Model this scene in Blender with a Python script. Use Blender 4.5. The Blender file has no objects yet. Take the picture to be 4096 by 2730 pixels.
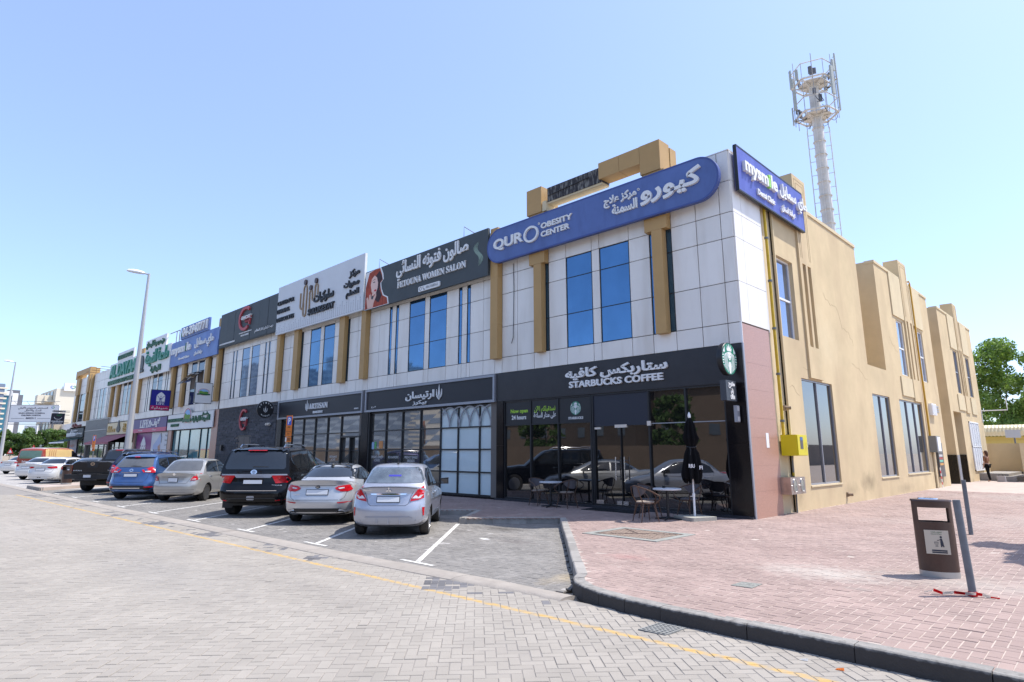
import bpy, bmesh, math, random
import numpy as np
from mathutils import Vector, Matrix
from mathutils.bvhtree import BVHTree

R = math.radians
rg = random.Random(11)
S = bpy.context.scene
COL = S.collection

# ------------------------------------------------------------ camera, sky, sun, exposure
cam_d = bpy.data.cameras.new('camera')
cam = bpy.data.objects.new('camera', cam_d)
COL.objects.link(cam)
cam.location = (6.973, -15.482, 1.75)
cam.rotation_euler = (R(90 + 11.785), 0, R(44.9))
cam_d.sensor_width = 36.0
cam_d.lens = 36.0 * 2480 / 4096
cam_d.shift_y = -72 / 4096
cam_d.clip_start = 0.1
cam_d.clip_end = 3000
S.camera = cam

SUN_EL, SUN_AZ = 61.0, math.atan2(0.77, 0.64)      # direction towards the sun, angle from +X
world = bpy.data.worlds.new('World')
S.world = world
world.use_nodes = True
nt = world.node_tree
nt.nodes.clear()
sky = nt.nodes.new('ShaderNodeTexSky')
sky.sky_type = 'NISHITA'
sky.sun_disc = False
sky.sun_elevation = R(SUN_EL)
sky.sun_rotation = math.pi / 2 - SUN_AZ
sky.altitude = 0
sky.air_density = 0.8
sky.dust_density = 1.2
sky.ozone_density = 5.0
bg = nt.nodes.new('ShaderNodeBackground')
bg.inputs['Strength'].default_value = 0.15
wo = nt.nodes.new('ShaderNodeOutputWorld')
tint = nt.nodes.new('ShaderNodeMix'); tint.data_type = 'RGBA'; tint.blend_type = 'MULTIPLY'; tint.inputs[0].default_value = 1
tint.inputs[7].default_value = (0.94, 0.93, 0.97, 1)      # slightly lilac summer haze
nt.links.new(sky.outputs[0], tint.inputs[6])
veil = nt.nodes.new('ShaderNodeMix'); veil.data_type = 'RGBA'; veil.inputs[0].default_value = 0.33
veil.inputs[7].default_value = (1.58, 1.93, 2.50, 1)      # even pale haze over the whole sky
nt.links.new(tint.outputs[2], veil.inputs[6])
nt.links.new(veil.outputs[2], bg.inputs[0])
nt.links.new(bg.outputs[0], wo.inputs[0])

sun_d = bpy.data.lights.new('sun', 'SUN')
sun_d.energy = 2.5
sun_d.angle = R(0.53)
sun_d.color = (1.0, 0.96, 0.9)
sun = bpy.data.objects.new('sun', sun_d)
COL.objects.link(sun)
sdir = Vector((math.cos(SUN_AZ) * math.cos(R(SUN_EL)), math.sin(SUN_AZ) * math.cos(R(SUN_EL)), math.sin(R(SUN_EL))))
sun.rotation_euler = sdir.to_track_quat('Z', 'Y').to_euler()
sun.location = (0, 0, 60)

S.view_settings.view_transform = 'Standard'
S.view_settings.look = 'None'
S.view_settings.exposure = 1.4
S.view_settings.gamma = 1
S.view_settings.use_curve_mapping = False
S.cycles.max_bounces = 8
S.cycles.transparent_max_bounces = 12

# ------------------------------------------------------------ materials
MATS = {}
def srgb(r, g, b):
    f = lambda c: (c / 255 / 12.92) if c <= 10 else ((c / 255 + 0.055) / 1.055) ** 2.4
    return (f(r), f(g), f(b))

def mat(name, col, rough=0.6, metal=0.0, var=0.0, scale=3.0, bump=0.0, bscale=60.0, coat=0.0, spec=0.5,
        attr=0.0, alpha=1.0, dirt=None, emit=0.0, stretch=None, trans=0.0, ior=1.45):
    if name in MATS: return MATS[name]
    m = bpy.data.materials.new(name); m.use_nodes = True
    n = m.node_tree; N = n.nodes; L = n.links
    p = N['Principled BSDF']
    p.inputs['Base Color'].default_value = (*col, 1)
    p.inputs['Roughness'].default_value = rough
    p.inputs['Metallic'].default_value = metal
    p.inputs['Specular IOR Level'].default_value = spec
    p.inputs['Coat Weight'].default_value = coat
    p.inputs['Coat Roughness'].default_value = 0.03
    p.inputs['Alpha'].default_value = alpha
    p.inputs['Transmission Weight'].default_value = trans
    p.inputs['IOR'].default_value = ior
    if emit:
        p.inputs['Emission Color'].default_value = (*col, 1); p.inputs['Emission Strength'].default_value = emit
    geo = N.new('ShaderNodeNewGeometry')
    pos = geo.outputs['Position']
    if stretch:
        mp = N.new('ShaderNodeMapping'); mp.inputs['Scale'].default_value = stretch
        L.new(pos, mp.inputs[0]); pos = mp.outputs[0]
    cur = None
    if var:
        nz = N.new('ShaderNodeTexNoise'); nz.inputs['Scale'].default_value = scale; nz.inputs['Detail'].default_value = 6; nz.inputs['Roughness'].default_value = .6
        L.new(pos, nz.inputs['Vector'])
        rp = N.new('ShaderNodeValToRGB')
        rp.color_ramp.elements[0].position = 0.3; rp.color_ramp.elements[1].position = 0.7
        rp.color_ramp.elements[0].color = tuple(c * (1 - var) for c in col) + (1,)
        rp.color_ramp.elements[1].color = tuple(min(1, c * (1 + var)) for c in col) + (1,)
        L.new(nz.outputs[0], rp.inputs[0]); cur = rp.outputs[0]
    if dirt:  # (colour, amount, scale, stretch)
        dc, da, ds = dirt[:3]
        mp = N.new('ShaderNodeMapping'); mp.inputs['Scale'].default_value = dirt[3] if len(dirt) > 3 else (1, 1, 1)
        L.new(geo.outputs['Position'], mp.inputs[0])
        nz = N.new('ShaderNodeTexNoise'); nz.inputs['Scale'].default_value = ds; nz.inputs['Detail'].default_value = 5
        L.new(mp.outputs[0], nz.inputs['Vector'])
        mr = N.new('ShaderNodeMapRange'); mr.inputs[1].default_value = .48; mr.inputs[2].default_value = .75; mr.inputs[4].default_value = da
        L.new(nz.outputs[0], mr.inputs[0])
        mx = N.new('ShaderNodeMix'); mx.data_type = 'RGBA'
        L.new(mr.outputs[0], mx.inputs[0])
        if cur: L.new(cur, mx.inputs[6])
        else: mx.inputs[6].default_value = (*col, 1)
        mx.inputs[7].default_value = (*dc, 1); cur = mx.outputs[2]
    if attr:
        at = N.new('ShaderNodeAttribute'); at.attribute_name = 'rnd'
        oi = N.new('ShaderNodeObjectInfo')
        ad = N.new('ShaderNodeMath'); ad.operation = 'ADD'; L.new(at.outputs['Fac'], ad.inputs[0]); L.new(oi.outputs['Random'], ad.inputs[1])
        fr = N.new('ShaderNodeMath'); fr.operation = 'FRACT'; L.new(ad.outputs[0], fr.inputs[0])
        mr = N.new('ShaderNodeMapRange'); mr.inputs[3].default_value = 1 - attr; mr.inputs[4].default_value = 1 + attr
        L.new(fr.outputs[0], mr.inputs[0])
        hs = N.new('ShaderNodeHueSaturation')
        if cur: L.new(cur, hs.inputs['Color'])
        else: hs.inputs['Color'].default_value = (*col, 1)
        L.new(mr.outputs[0], hs.inputs['Value']); cur = hs.outputs[0]
    if cur: L.new(cur, p.inputs['Base Color'])
    if bump:
        nb = N.new('ShaderNodeTexNoise'); nb.inputs['Scale'].default_value = bscale; nb.inputs['Detail'].default_value = 4
        L.new(pos, nb.inputs['Vector'])
        b = N.new('ShaderNodeBump'); b.inputs['Strength'].default_value = bump; b.inputs['Distance'].default_value = 0.01
        L.new(nb.outputs[0], b.inputs['Height']); L.new(b.outputs[0], p.inputs['Normal'])
    MATS[name] = m
    m['p'] = 1
    return m

def add_stains(m, lst, nscale=5):
    """irregular stains with a place and a size of their own: (centre xyz, radii xyz, colour, strength)"""
    n = m.node_tree; N = n.nodes; L = n.links; p = N['Principled BSDF']
    geo = N.new('ShaderNodeNewGeometry'); cur = p.inputs['Base Color'].links[0].from_socket
    nz = N.new('ShaderNodeTexNoise'); nz.inputs['Scale'].default_value = nscale; nz.inputs['Detail'].default_value = 7; nz.inputs['Roughness'].default_value = .7
    L.new(geo.outputs['Position'], nz.inputs['Vector'])
    for (c, r, col, amt) in lst:
        mp = N.new('ShaderNodeMapping'); mp.inputs['Location'].default_value = tuple(-c[i] / r[i] for i in range(3)); mp.inputs['Scale'].default_value = tuple(1 / x for x in r)
        L.new(geo.outputs['Position'], mp.inputs[0])
        ln = N.new('ShaderNodeVectorMath'); ln.operation = 'LENGTH'; L.new(mp.outputs[0], ln.inputs[0])
        ad = N.new('ShaderNodeMath'); ad.operation = 'MULTIPLY_ADD'; L.new(nz.outputs[0], ad.inputs[0]); ad.inputs[1].default_value = 1.8; L.new(ln.outputs['Value'], ad.inputs[2])
        mr = N.new('ShaderNodeMapRange'); mr.inputs[1].default_value = 1.85; mr.inputs[2].default_value = .8; mr.inputs[3].default_value = 0; mr.inputs[4].default_value = amt
        L.new(ad.outputs[0], mr.inputs[0])
        mx = N.new('ShaderNodeMix'); mx.data_type = 'RGBA'; L.new(mr.outputs[0], mx.inputs[0]); L.new(cur, mx.inputs[6]); mx.inputs[7].default_value = (*col, 1); cur = mx.outputs[2]
    L.new(cur, p.inputs['Base Color'])

# ------------------------------------------------------------ objects
ROOTM = {}
def tag(o, label=None, cat=None, group=None, kind=None):
    if label: o['label'] = label
    if cat: o['category'] = cat
    if group: o['group'] = group
    if kind: o['kind'] = kind
    return o

def thing(name, label, cat, loc=(0, 0, 0), rz=0.0, group=None, kind=None):
    o = bpy.data.objects.new(name, None); COL.objects.link(o)
    o.empty_display_size = .2
    o.location = loc; o.rotation_euler = (0, 0, rz)
    ROOTM[o.name] = Matrix.Translation(loc) @ Matrix.Rotation(rz, 4, 'Z')
    return tag(o, label, cat, group, kind)

def link(o, parent=None, world=True):
    COL.objects.link(o)
    if parent is not None:
        o.parent = parent
        if world and parent.name in ROOTM: o.matrix_parent_inverse = ROOTM[parent.name].inverted()
    return o

class MB:
    def __init__(s): s.v = []; s.f = []
    def add(s, vs, fs):
        b = len(s.v); s.v += [tuple(v) for v in vs]; s.f += [tuple(i + b for i in f) for f in fs]; return s
    def box(s, x0, x1, y0, y1, z0, z1):
        if x0 > x1: x0, x1 = x1, x0
        if y0 > y1: y0, y1 = y1, y0
        if z0 > z1: z0, z1 = z1, z0
        return s.add([(x0, y0, z0), (x1, y0, z0), (x1, y1, z0), (x0, y1, z0), (x0, y0, z1), (x1, y0, z1), (x1, y1, z1), (x0, y1, z1)],
                     [(0, 3, 2, 1), (4, 5, 6, 7), (0, 1, 5, 4), (1, 2, 6, 5), (2, 3, 7, 6), (3, 0, 4, 7)])
    def quad(s, a, b, c, d): return s.add([a, b, c, d], [(0, 1, 2, 3)])
    def poly(s, pts, z0, z1):          # vertical prism over an xy polygon
        n = len(pts)
        if sum(pts[i][0] * pts[(i + 1) % n][1] - pts[(i + 1) % n][0] * pts[i][1] for i in range(n)) < 0: pts = pts[::-1]
        vs = [(x, y, z0) for x, y in pts] + [(x, y, z1) for x, y in pts]
        return s.add(vs, [tuple(range(n - 1, -1, -1)), tuple(range(n, 2 * n))] + [(i, (i + 1) % n, n + (i + 1) % n, n + i) for i in range(n)])
    def plate(s, fr, pts, d0, d1):     # prism over a polygon in plane fr=(origin, xdir, ydir), depth along the normal
        o, X, Y = (Vector(a) for a in fr); Nn = X.cross(Y); n = len(pts)
        if sum(pts[i][0] * pts[(i + 1) % n][1] - pts[(i + 1) % n][0] * pts[i][1] for i in range(n)) < 0: pts = pts[::-1]
        P = lambda u, v, d: o + X * u + Y * v + Nn * d
        vs = [P(u, v, d0) for u, v in pts] + [P(u, v, d1) for u, v in pts]
        return s.add(vs, [tuple(range(n - 1, -1, -1)), tuple(range(n, 2 * n))] + [(i, (i + 1) % n, n + (i + 1) % n, n + i) for i in range(n)])
    def ribbon(s, fr, pts, w, d0, d1, closed=False):
        n = len(pts); A = []; B = []
        for i in range(n):
            if closed: p, q = pts[i - 1], pts[(i + 1) % n]
            else: p, q = pts[max(i - 1, 0)], pts[min(i + 1, n - 1)]
            dx, dy = q[0] - p[0], q[1] - p[1]; l = math.hypot(dx, dy) or 1
            ww = (w[i] if isinstance(w, (list, tuple)) else w) / 2
            A.append((pts[i][0] - dy / l * ww, pts[i][1] + dx / l * ww)); B.append((pts[i][0] + dy / l * ww, pts[i][1] - dx / l * ww))
        if closed:
            for i in range(n): s.plate(fr, [A[i], A[(i + 1) % n], B[(i + 1) % n], B[i]], d0, d1)
        else:
            s.plate(fr, A + B[::-1], d0, d1)
        return s
    def tube(s, pts, r, n=8, cap=True, closed=False):
        pts = [Vector(p) for p in pts]; m = len(pts); base = len(s.v)
        up = None
        for i, p in enumerate(pts):
            if closed: t = pts[(i + 1) % m] - pts[i - 1]
            else: t = pts[min(i + 1, m - 1)] - pts[max(i - 1, 0)]
            t.normalize()
            if up is None: up = Vector((0, 0, 1)) if abs(t.z) < .9 else Vector((1, 0, 0))
            a = t.cross(up)
            if a.length < 1e-5: a = t.cross(Vector((0.3, 1, 0.2)))
            a.normalize(); b = a.cross(t).normalized(); up = b
            rr = r[i] if isinstance(r, (list, tuple)) else r
            for k in range(n):
                th = 2 * math.pi * k / n
                s.v.append(tuple(p + a * (math.cos(th) * rr) + b * (math.sin(th) * rr)))
        for i in range(m if closed else m - 1):
            j = (i + 1) % m
            for k in range(n):
                l = (k + 1) % n
                s.f.append((base + i * n + k, base + i * n + l, base + j * n + l, base + j * n + k))
        if cap and not closed:
            s.f.append(tuple(base + k for k in range(n))[::-1]); s.f.append(tuple(base + (m - 1) * n + k for k in range(n)))
        return s
    def lathe(s, prof, n=24, c=(0, 0, 0), axis='z', sx=1.0, sy=1.0):
        base = len(s.v); m = len(prof)
        for r, h in prof:
            for k in range(n):
                a = 2 * math.pi * k / n; x, y = r * math.cos(a) * sx, r * math.sin(a) * sy
                p = (x, y, h) if axis == 'z' else ((h, x, y) if axis == 'x' else (y, h, x))
                s.v.append((p[0] + c[0], p[1] + c[1], p[2] + c[2]))
        for i in range(m - 1):
            for k in range(n):
                l = (k + 1) % n
                s.f.append((base + i * n + k, base + i * n + l, base + (i + 1) * n + l, base + (i + 1) * n + k))
        if prof[0][0] > 0: s.f.append(tuple(base + k for k in range(n))[::-1])
        if prof[-1][0] > 0: s.f.append(tuple(base + (m - 1) * n + k for k in range(n)))
        return s
    def mesh(s, name, m=None, smooth=False):
        me = bpy.data.meshes.new(name); me.from_pydata(s.v, [], s.f); me.update()
        if m: me.materials.append(m)
        if smooth: smooth_by_angle(me)
        return me
    def build(s, name, m, parent=None, world=True, smooth=False, kind=None, label=None, cat=None, group=None):
        o = bpy.data.objects.new(name, s.mesh(name, m, smooth))
        link(o, parent, world)
        return tag(o, label, cat, group, kind)

def smooth_by_angle(me, ang=38):
    me.polygons.foreach_set('use_smooth', [True] * len(me.polygons))
    bm = bmesh.new(); bm.from_mesh(me)
    lim = R(ang)
    for e in bm.edges:
        if len(e.link_faces) == 2:
            try: a = e.link_faces[0].normal.angle(e.link_faces[1].normal)
            except ValueError: a = 0
            e.smooth = a < lim
        else: e.smooth = False
    bm.to_mesh(me); bm.free()

def inst(me, name, parent=None, world=True, mw=None):
    o = bpy.data.objects.new(name, me)
    if mw is not None: o.matrix_basis = mw
    return link(o, parent, world)

def ell(cx, cy, rx, ry=None, n=28, a0=0, a1=360):
    ry = rx if ry is None else ry
    full = abs(a1 - a0) >= 360
    k = n if full else n + 1
    return [(cx + rx * math.cos(R(a0 + (a1 - a0) * i / n)), cy + ry * math.sin(R(a0 + (a1 - a0) * i / n))) for i in range(k)]

def rect(u0, u1, v0, v1): return [(u0, v0), (u1, v0), (u1, v1), (u0, v1)]
def rrect(u0, u1, v0, v1, r, n=5):
    P = []
    for cx, cy, a in ((u1 - r, v0 + r, -90), (u1 - r, v1 - r, 0), (u0 + r, v1 - r, 90), (u0 + r, v0 + r, 180)):
        P += [(cx + r * math.cos(R(a + 90 * i / n)), cy + r * math.sin(R(a + 90 * i / n))) for i in range(n + 1)]
    return P

FRONT = lambda y=0.0: ((0, y, 0), (1, 0, 0), (0, 0, 1))      # faces -y
SIDE = lambda x=0.0: ((x, 0, 0), (0, 1, 0), (0, 0, 1))       # faces +x

# ------------------------------------------------------------ lettering
_A = {'ء': (0xFE80, 1), 'آ': (0xFE81, 2), 'أ': (0xFE83, 2), 'إ': (0xFE87, 2), 'ئ': (0xFE89, 4), 'ا': (0xFE8D, 2), 'ب': (0xFE8F, 4), 'ة': (0xFE93, 2),
      'ت': (0xFE95, 4), 'ث': (0xFE99, 4), 'ج': (0xFE9D, 4), 'ح': (0xFEA1, 4), 'خ': (0xFEA5, 4), 'د': (0xFEA9, 2), 'ذ': (0xFEAB, 2), 'ر': (0xFEAD, 2),
      'ز': (0xFEAF, 2), 'س': (0xFEB1, 4), 'ش': (0xFEB5, 4), 'ص': (0xFEB9, 4), 'ض': (0xFEBD, 4), 'ط': (0xFEC1, 4), 'ظ': (0xFEC5, 4), 'ع': (0xFEC9, 4),
      'غ': (0xFECD, 4), 'ف': (0xFED1, 4), 'ق': (0xFED5, 4), 'ك': (0xFED9, 4), 'ل': (0xFEDD, 4), 'م': (0xFEE1, 4), 'ن': (0xFEE5, 4), 'ه': (0xFEE9, 4),
      'و': (0xFEED, 2), 'ى': (0xFEEF, 2), 'ي': (0xFEF1, 4)}
def shape_ar(t):
    out = []
    for word in t.split(' '):
        w = []; i = 0
        while i < len(word):
            if word[i] == 'ل' and i + 1 < len(word) and word[i + 1] in 'اأآ': w.append(({'ا': 0xFEFB, 'أ': 0xFEF7, 'آ': 0xFEF5}[word[i + 1]], 2)); i += 2
            else: w.append(_A[word[i]]); i += 1
        g = ''
        for k, (c, n) in enumerate(w):
            prev = k > 0 and w[k - 1][1] == 4 and n > 1
            nxt = n == 4 and k < len(w) - 1 and w[k + 1][1] > 1
            g += chr(c + (3 if prev and nxt else 2 if nxt else 1 if prev else 0))
        out.append(g)
    return ' '.join(out)[::-1]
def styled(t, st):
    if st == 'ar': return shape_ar(t)
    up, lo, dg = {'serif': (0x1D400, 0x1D41A, 0x1D7CE), 'sans': (0x1D5D4, 0x1D5EE, 0x1D7EC), 'script': (0x1D4D0, 0x1D4EA, None), 'sanslight': (0x1D5A0, 0x1D5BA, 0x1D7E2)}.get(st, (None,) * 3)
    r = ''
    for c in t:
        if up and 'A' <= c <= 'Z': r += chr(up + ord(c) - 65)
        elif lo and 'a' <= c <= 'z': r += chr(lo + ord(c) - 97)
        elif dg and '0' <= c <= '9': r += chr(dg + ord(c) - 48)
        else: r += c
    return r
_TC = {}
_Q = []
def flush_text():
    """one text curve per weight, every string on a line of its own, cut up again by line"""
    for bold in sorted({q[2] for q in _Q}):
        keys = sorted({(q[0], q[1]) for q in _Q if q[2] == bold})
        c = bpy.data.curves.new('lettering_curve', 'FONT'); c.size = 1; c.resolution_u = 3; c.offset = bold; c.space_line = 4
        c.body = '\n'.join(styled(t, s) for t, s in keys)
        o = bpy.data.objects.new('lettering_curve', c)
        me = o.to_mesh()
        n = len(me.vertices); co = np.empty(n * 3, np.float32); me.vertices.foreach_get('co', co); co = co.reshape(-1, 3)
        fs = [tuple(p.vertices) for p in me.polygons]
        o.to_mesh_clear(); bpy.data.objects.remove(o); bpy.data.curves.remove(c)
        par = list(range(n))
        def find(a):
            while par[a] != a: par[a] = par[par[a]]; a = par[a]
            return a
        for f in fs:
            for k in f[1:]:
                a, b = find(f[0]), find(k)
                if a != b: par[a] = b
        isl = {}
        for f in fs: isl.setdefault(find(f[0]), []).append(f)
        lines = {}
        for F in isl.values():
            y = sum(co[i][1] for f in F for i in f) / sum(len(f) for f in F)
            lines.setdefault(int(round(-(y - .3) / 4)), []).append(F)
        for k, key in enumerate(keys):
            L = sorted(lines[k], key=lambda F: min(co[i][0] for f in F for i in f))
            ids = sorted({i for F in L for f in F for i in f}); ix = {i: j for j, i in enumerate(ids)}
            _TC[(*key, bold)] = ([Vector(co[i]) for i in ids], [[tuple(ix[i] for i in f) for f in F] for F in L])
    for q in _Q: place_text(*q[:3], *q[3], **q[4])

def txt(t, parent, m, fr, u0, u1, v0, v1, *a, st='n', bold=0.0, **k):
    b = min((0.0, .012, .02, .032), key=lambda x: abs(x - bold))
    _Q.append((t, st, b, (parent, m, fr, u0, u1, v0, v1, *a), k))

def place_text(t, st, bold, parent, m, fr, u0, u1, v0, v1, depth=0.03, base=0.0, name='lettering', split=False, m2=None, m2i=(), slant=0.0):
    """t fitted into the rectangle u0..u1, v0..v1 of the plane fr, standing `depth` proud of it"""
    vs, L = _TC[(t, st, bold)]
    us = [i for F in L for f in F for i in f]
    xa, xb = min(vs[i].x for i in us), max(vs[i].x for i in us); ya, yb = min(vs[i].y for i in us), max(vs[i].y for i in us)
    o, X, Y = (Vector(a) for a in fr); Nn = X.cross(Y)
    sx, sy = (u1 - u0) / (xb - xa), (v1 - v0) / (yb - ya)
    parts = []
    groups = []
    for F in L:
        ids = sorted({i for f in F for i in f}); a, b = min(vs[i].x for i in ids), max(vs[i].x for i in ids)
        if split and groups and a < groups[-1][1] - 0.3 * min(b - a, groups[-1][1] - groups[-1][0] + 1e-6) - 1e-4: groups[-1][2].append(F); groups[-1][1] = max(b, groups[-1][1])
        elif split or not groups: groups.append([a, b, [F]])
        else: groups[0][2].append(F)
    k = 0
    for gi, (_, _, FF) in enumerate(groups):
        mb = MB()
        for F in FF:
            k += 1
            d1 = base + depth + (k % 3) * 0.0015
            ids = sorted({i for f in F for i in f}); ix = {i: j for j, i in enumerate(ids)}; n = len(ids)
            pt = [(u0 + (vs[i].x - xa) * sx + slant * (vs[i].y - ya) * sy, v0 + (vs[i].y - ya) * sy) for i in ids]
            top = [o + X * a + Y * b + Nn * d1 for a, b in pt]; bot = [o + X * a + Y * b + Nn * base for a, b in pt]
            cnt = {}
            ff = []
            for f in F:
                g = [ix[i] for i in f]
                a, b, c = vs[f[0]], vs[f[1]], vs[f[2]]
                if (b - a).cross(c - a).z < 0: g = g[::-1]
                ff.append(tuple(g))
                for q in range(len(g)):
                    e = (g[q], g[(q + 1) % len(g)]); cnt[e] = 1
            fs = list(ff)
            if depth > 0.004:
                for (a, b) in cnt:
                    if (b, a) not in cnt: fs.append((b, a, n + a, n + b))
            mb.add(top + bot, fs)
        ob = mb.build('letter' if split else name, m2 if (m2 and gi in m2i) else m, parent)
        parts.append(ob)
    return parts

# ============================================================ GROUND
def gutter_y(x):
    return float(np.interp(x, [-140, -60, -29, -17.5, -11, -3, -.5, 1.1, 2.6], [-11.6, -10.75, -10.2, -9.95, -9.76, -9.53, -9.37, -9.27, -9.26]))
def tip(k): return (-5.40 - 3.10 * k, -4.93 - .03 * k)
def inner(k): return (-3.66 - 3.10 * k, -3.10 - .03 * k)
def bayline(k):      # foot of the painted line k at the gutter
    x = -1.62 - 3.10 * k
    return (x, gutter_y(x) + .42)
path = [(-140, -4.9)]
for k in range(30, -1, -1):
    if k == 10:
        bx, by = bayline(10); path += [tip(10), (bx, by - .1), (bx + 2.95, gutter_y(bx + 3) + .34)]
    else:
        path += [tip(k), inner(k)]
path += [(1.30, -8.56), (1.42, -8.78), (1.60, -8.97), (1.86, -9.13), (2.20, -9.25), (2.62, -9.33), (3.1, -9.36)]
kerb_path = path + [(22, -9.36)]
walk_poly = kerb_path + [(22, 75), (-140, 75)]

def nmesh(name, V, F, m, attr=None):
    me = bpy.data.meshes.new(name)
    V = np.asarray(V, np.float32).reshape(-1, 3); F = np.asarray(F, np.int32)
    n, k = F.shape
    me.vertices.add(len(V)); me.vertices.foreach_set('co', V.ravel())
    me.loops.add(n * k); me.loops.foreach_set('vertex_index', F.ravel())
    me.polygons.add(n); me.polygons.foreach_set('loop_start', np.arange(0, n * k, k, dtype=np.int32))
    me.update(calc_edges=True)
    if attr is not None:
        a = me.attributes.new('rnd', 'FLOAT', 'FACE'); a.data.foreach_set('value', np.asarray(attr, np.float32))
    me.materials.append(m); me.validate(); me.polygons.foreach_set('use_smooth', [False] * len(me.polygons))
    return me

def inpoly(x, y, P):
    x = np.asarray(x); y = np.asarray(y); c = np.zeros(x.shape, bool)
    n = len(P); j = n - 1
    for i in range(n):
        xi, yi = P[i]; xj, yj = P[j]
        if yi != yj:
            c ^= ((yi > y) != (yj > y)) & (x < (xj - xi) * (y - yi) / (yj - yi) + xi)
        j = i
    return c

CX, CY = 6.973, -15.482
FW = np.array([-math.sin(R(44.9)), math.cos(R(44.9))]); RT = np.array([math.cos(R(44.9)), math.sin(R(44.9))])
def viewed(x, y, dmax, pad=1.6):
    dx, dy = x - CX, y - CY
    D = dx * FW[0] + dy * FW[1]; l = dx * RT[0] + dy * RT[1]
    return (D > 3.6) & (D < dmax) & (np.abs(l) < .86 * D + pad)

def pavers(parent, m, ang, bbox, cond, dmax, ztop, seed, near, origin=(0, 0), tilt=.004, alt=None):
    rs = np.random.RandomState(seed)
    a = .1; x0, x1, y0, y1 = bbox
    ca, sa = math.cos(R(ang)), math.sin(R(ang))
    rad = int(max(x1 - x0, y1 - y0) / a * .75) + 4
    cx, cy = (x0 + x1) / 2, (y0 + y1) / 2
    I, J = np.meshgrid(np.arange(-rad, rad), np.arange(-rad, rad))
    I = I.ravel(); J = J.ravel()
    out = []
    for typ in (0, 1):
        sel = ((I - J) % 4 == 0) if typ == 0 else ((I - J) % 4 == 3)
        u = (I[sel] + (1 if typ == 0 else .5)) * a; v = (J[sel] + (.5 if typ == 0 else 1)) * a
        x = cx + origin[0] + u * ca - v * sa; y = cy + origin[1] + u * sa + v * ca
        ok = (x > x0) & (x < x1) & (y > y0) & (y < y1)
        x, y = x[ok], y[ok]
        ok = viewed(x, y, dmax) & cond(x, y)
        out.append((x[ok], y[ok], np.full(ok.sum(), typ)))
    x = np.concatenate([o[0] for o in out]); y = np.concatenate([o[1] for o in out]); t = np.concatenate([o[2] for o in out])
    d = np.hypot(x - CX, y - CY); o = np.argsort(d); x, y, t = x[o], y[o], t[o]
    n = len(x)
    g = .0028 + rs.rand(n) * .0022
    hl = np.where(t == 0, .1, .05) - g; hw = np.where(t == 0, .05, .1) - g
    zt = ztop + rs.randn(n) * .0013
    tx, ty = rs.randn(n) * tilt, rs.randn(n) * tilt
    da = rs.randn(n) * .008
    def corners(hx, hy, z, flat):
        r = []
        for sx, sy in ((-1, -1), (1, -1), (1, 1), (-1, 1)):
            lx, ly = sx * hx, sy * hy
            lx2, ly2 = lx - da * ly, ly + da * lx
            r.append(np.stack([x + lx2 * ca - ly2 * sa, y + lx2 * sa + ly2 * ca, z + (0 if flat else lx * tx + ly * ty)], -1))
        return r
    top = corners(hl - .003, hw - .003, zt, False); mid = corners(hl, hw, zt - .004, False); bot = corners(hl, hw, np.full(n, ztop - .02), True)
    V = np.stack(top + mid + bot, 1)      # n,12,3
    q = [(0, 1, 2, 3)] + [(i, 4 + i, 4 + (i + 1) % 4, (i + 1) % 4) for i in range(4)] + [(4 + i, 8 + i, 8 + (i + 1) % 4, 4 + (i + 1) % 4) for i in range(4)]
    q = np.array(q)
    r = rs.rand(n)
    am = alt[0](x, y, rs.rand(n)) if alt else np.zeros(n, bool)
    k = min(near, n)
    if n > k:
        F = (np.arange(n - k)[:, None, None] * 12 + q[None]).reshape(-1, 4)
        me = nmesh('paver_field', V[k:].reshape(-1, 3), F, m, np.repeat(r[k:], 9))
        if alt: me.materials.append(alt[1]); me.polygons.foreach_set('material_index', np.repeat(am[k:].astype(np.int32), 9))
        tag(link(bpy.data.objects.new('paver_field', me), parent), kind='stuff')
    for i in range(k):
        c = V[i].mean(0); c[2] = ztop
        me = nmesh('paver', V[i] - c, q, alt[1] if am[i] else m)
        ob = bpy.data.objects.new('paver', me); ob.location = c
        link(ob, parent)
    return n

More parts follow.
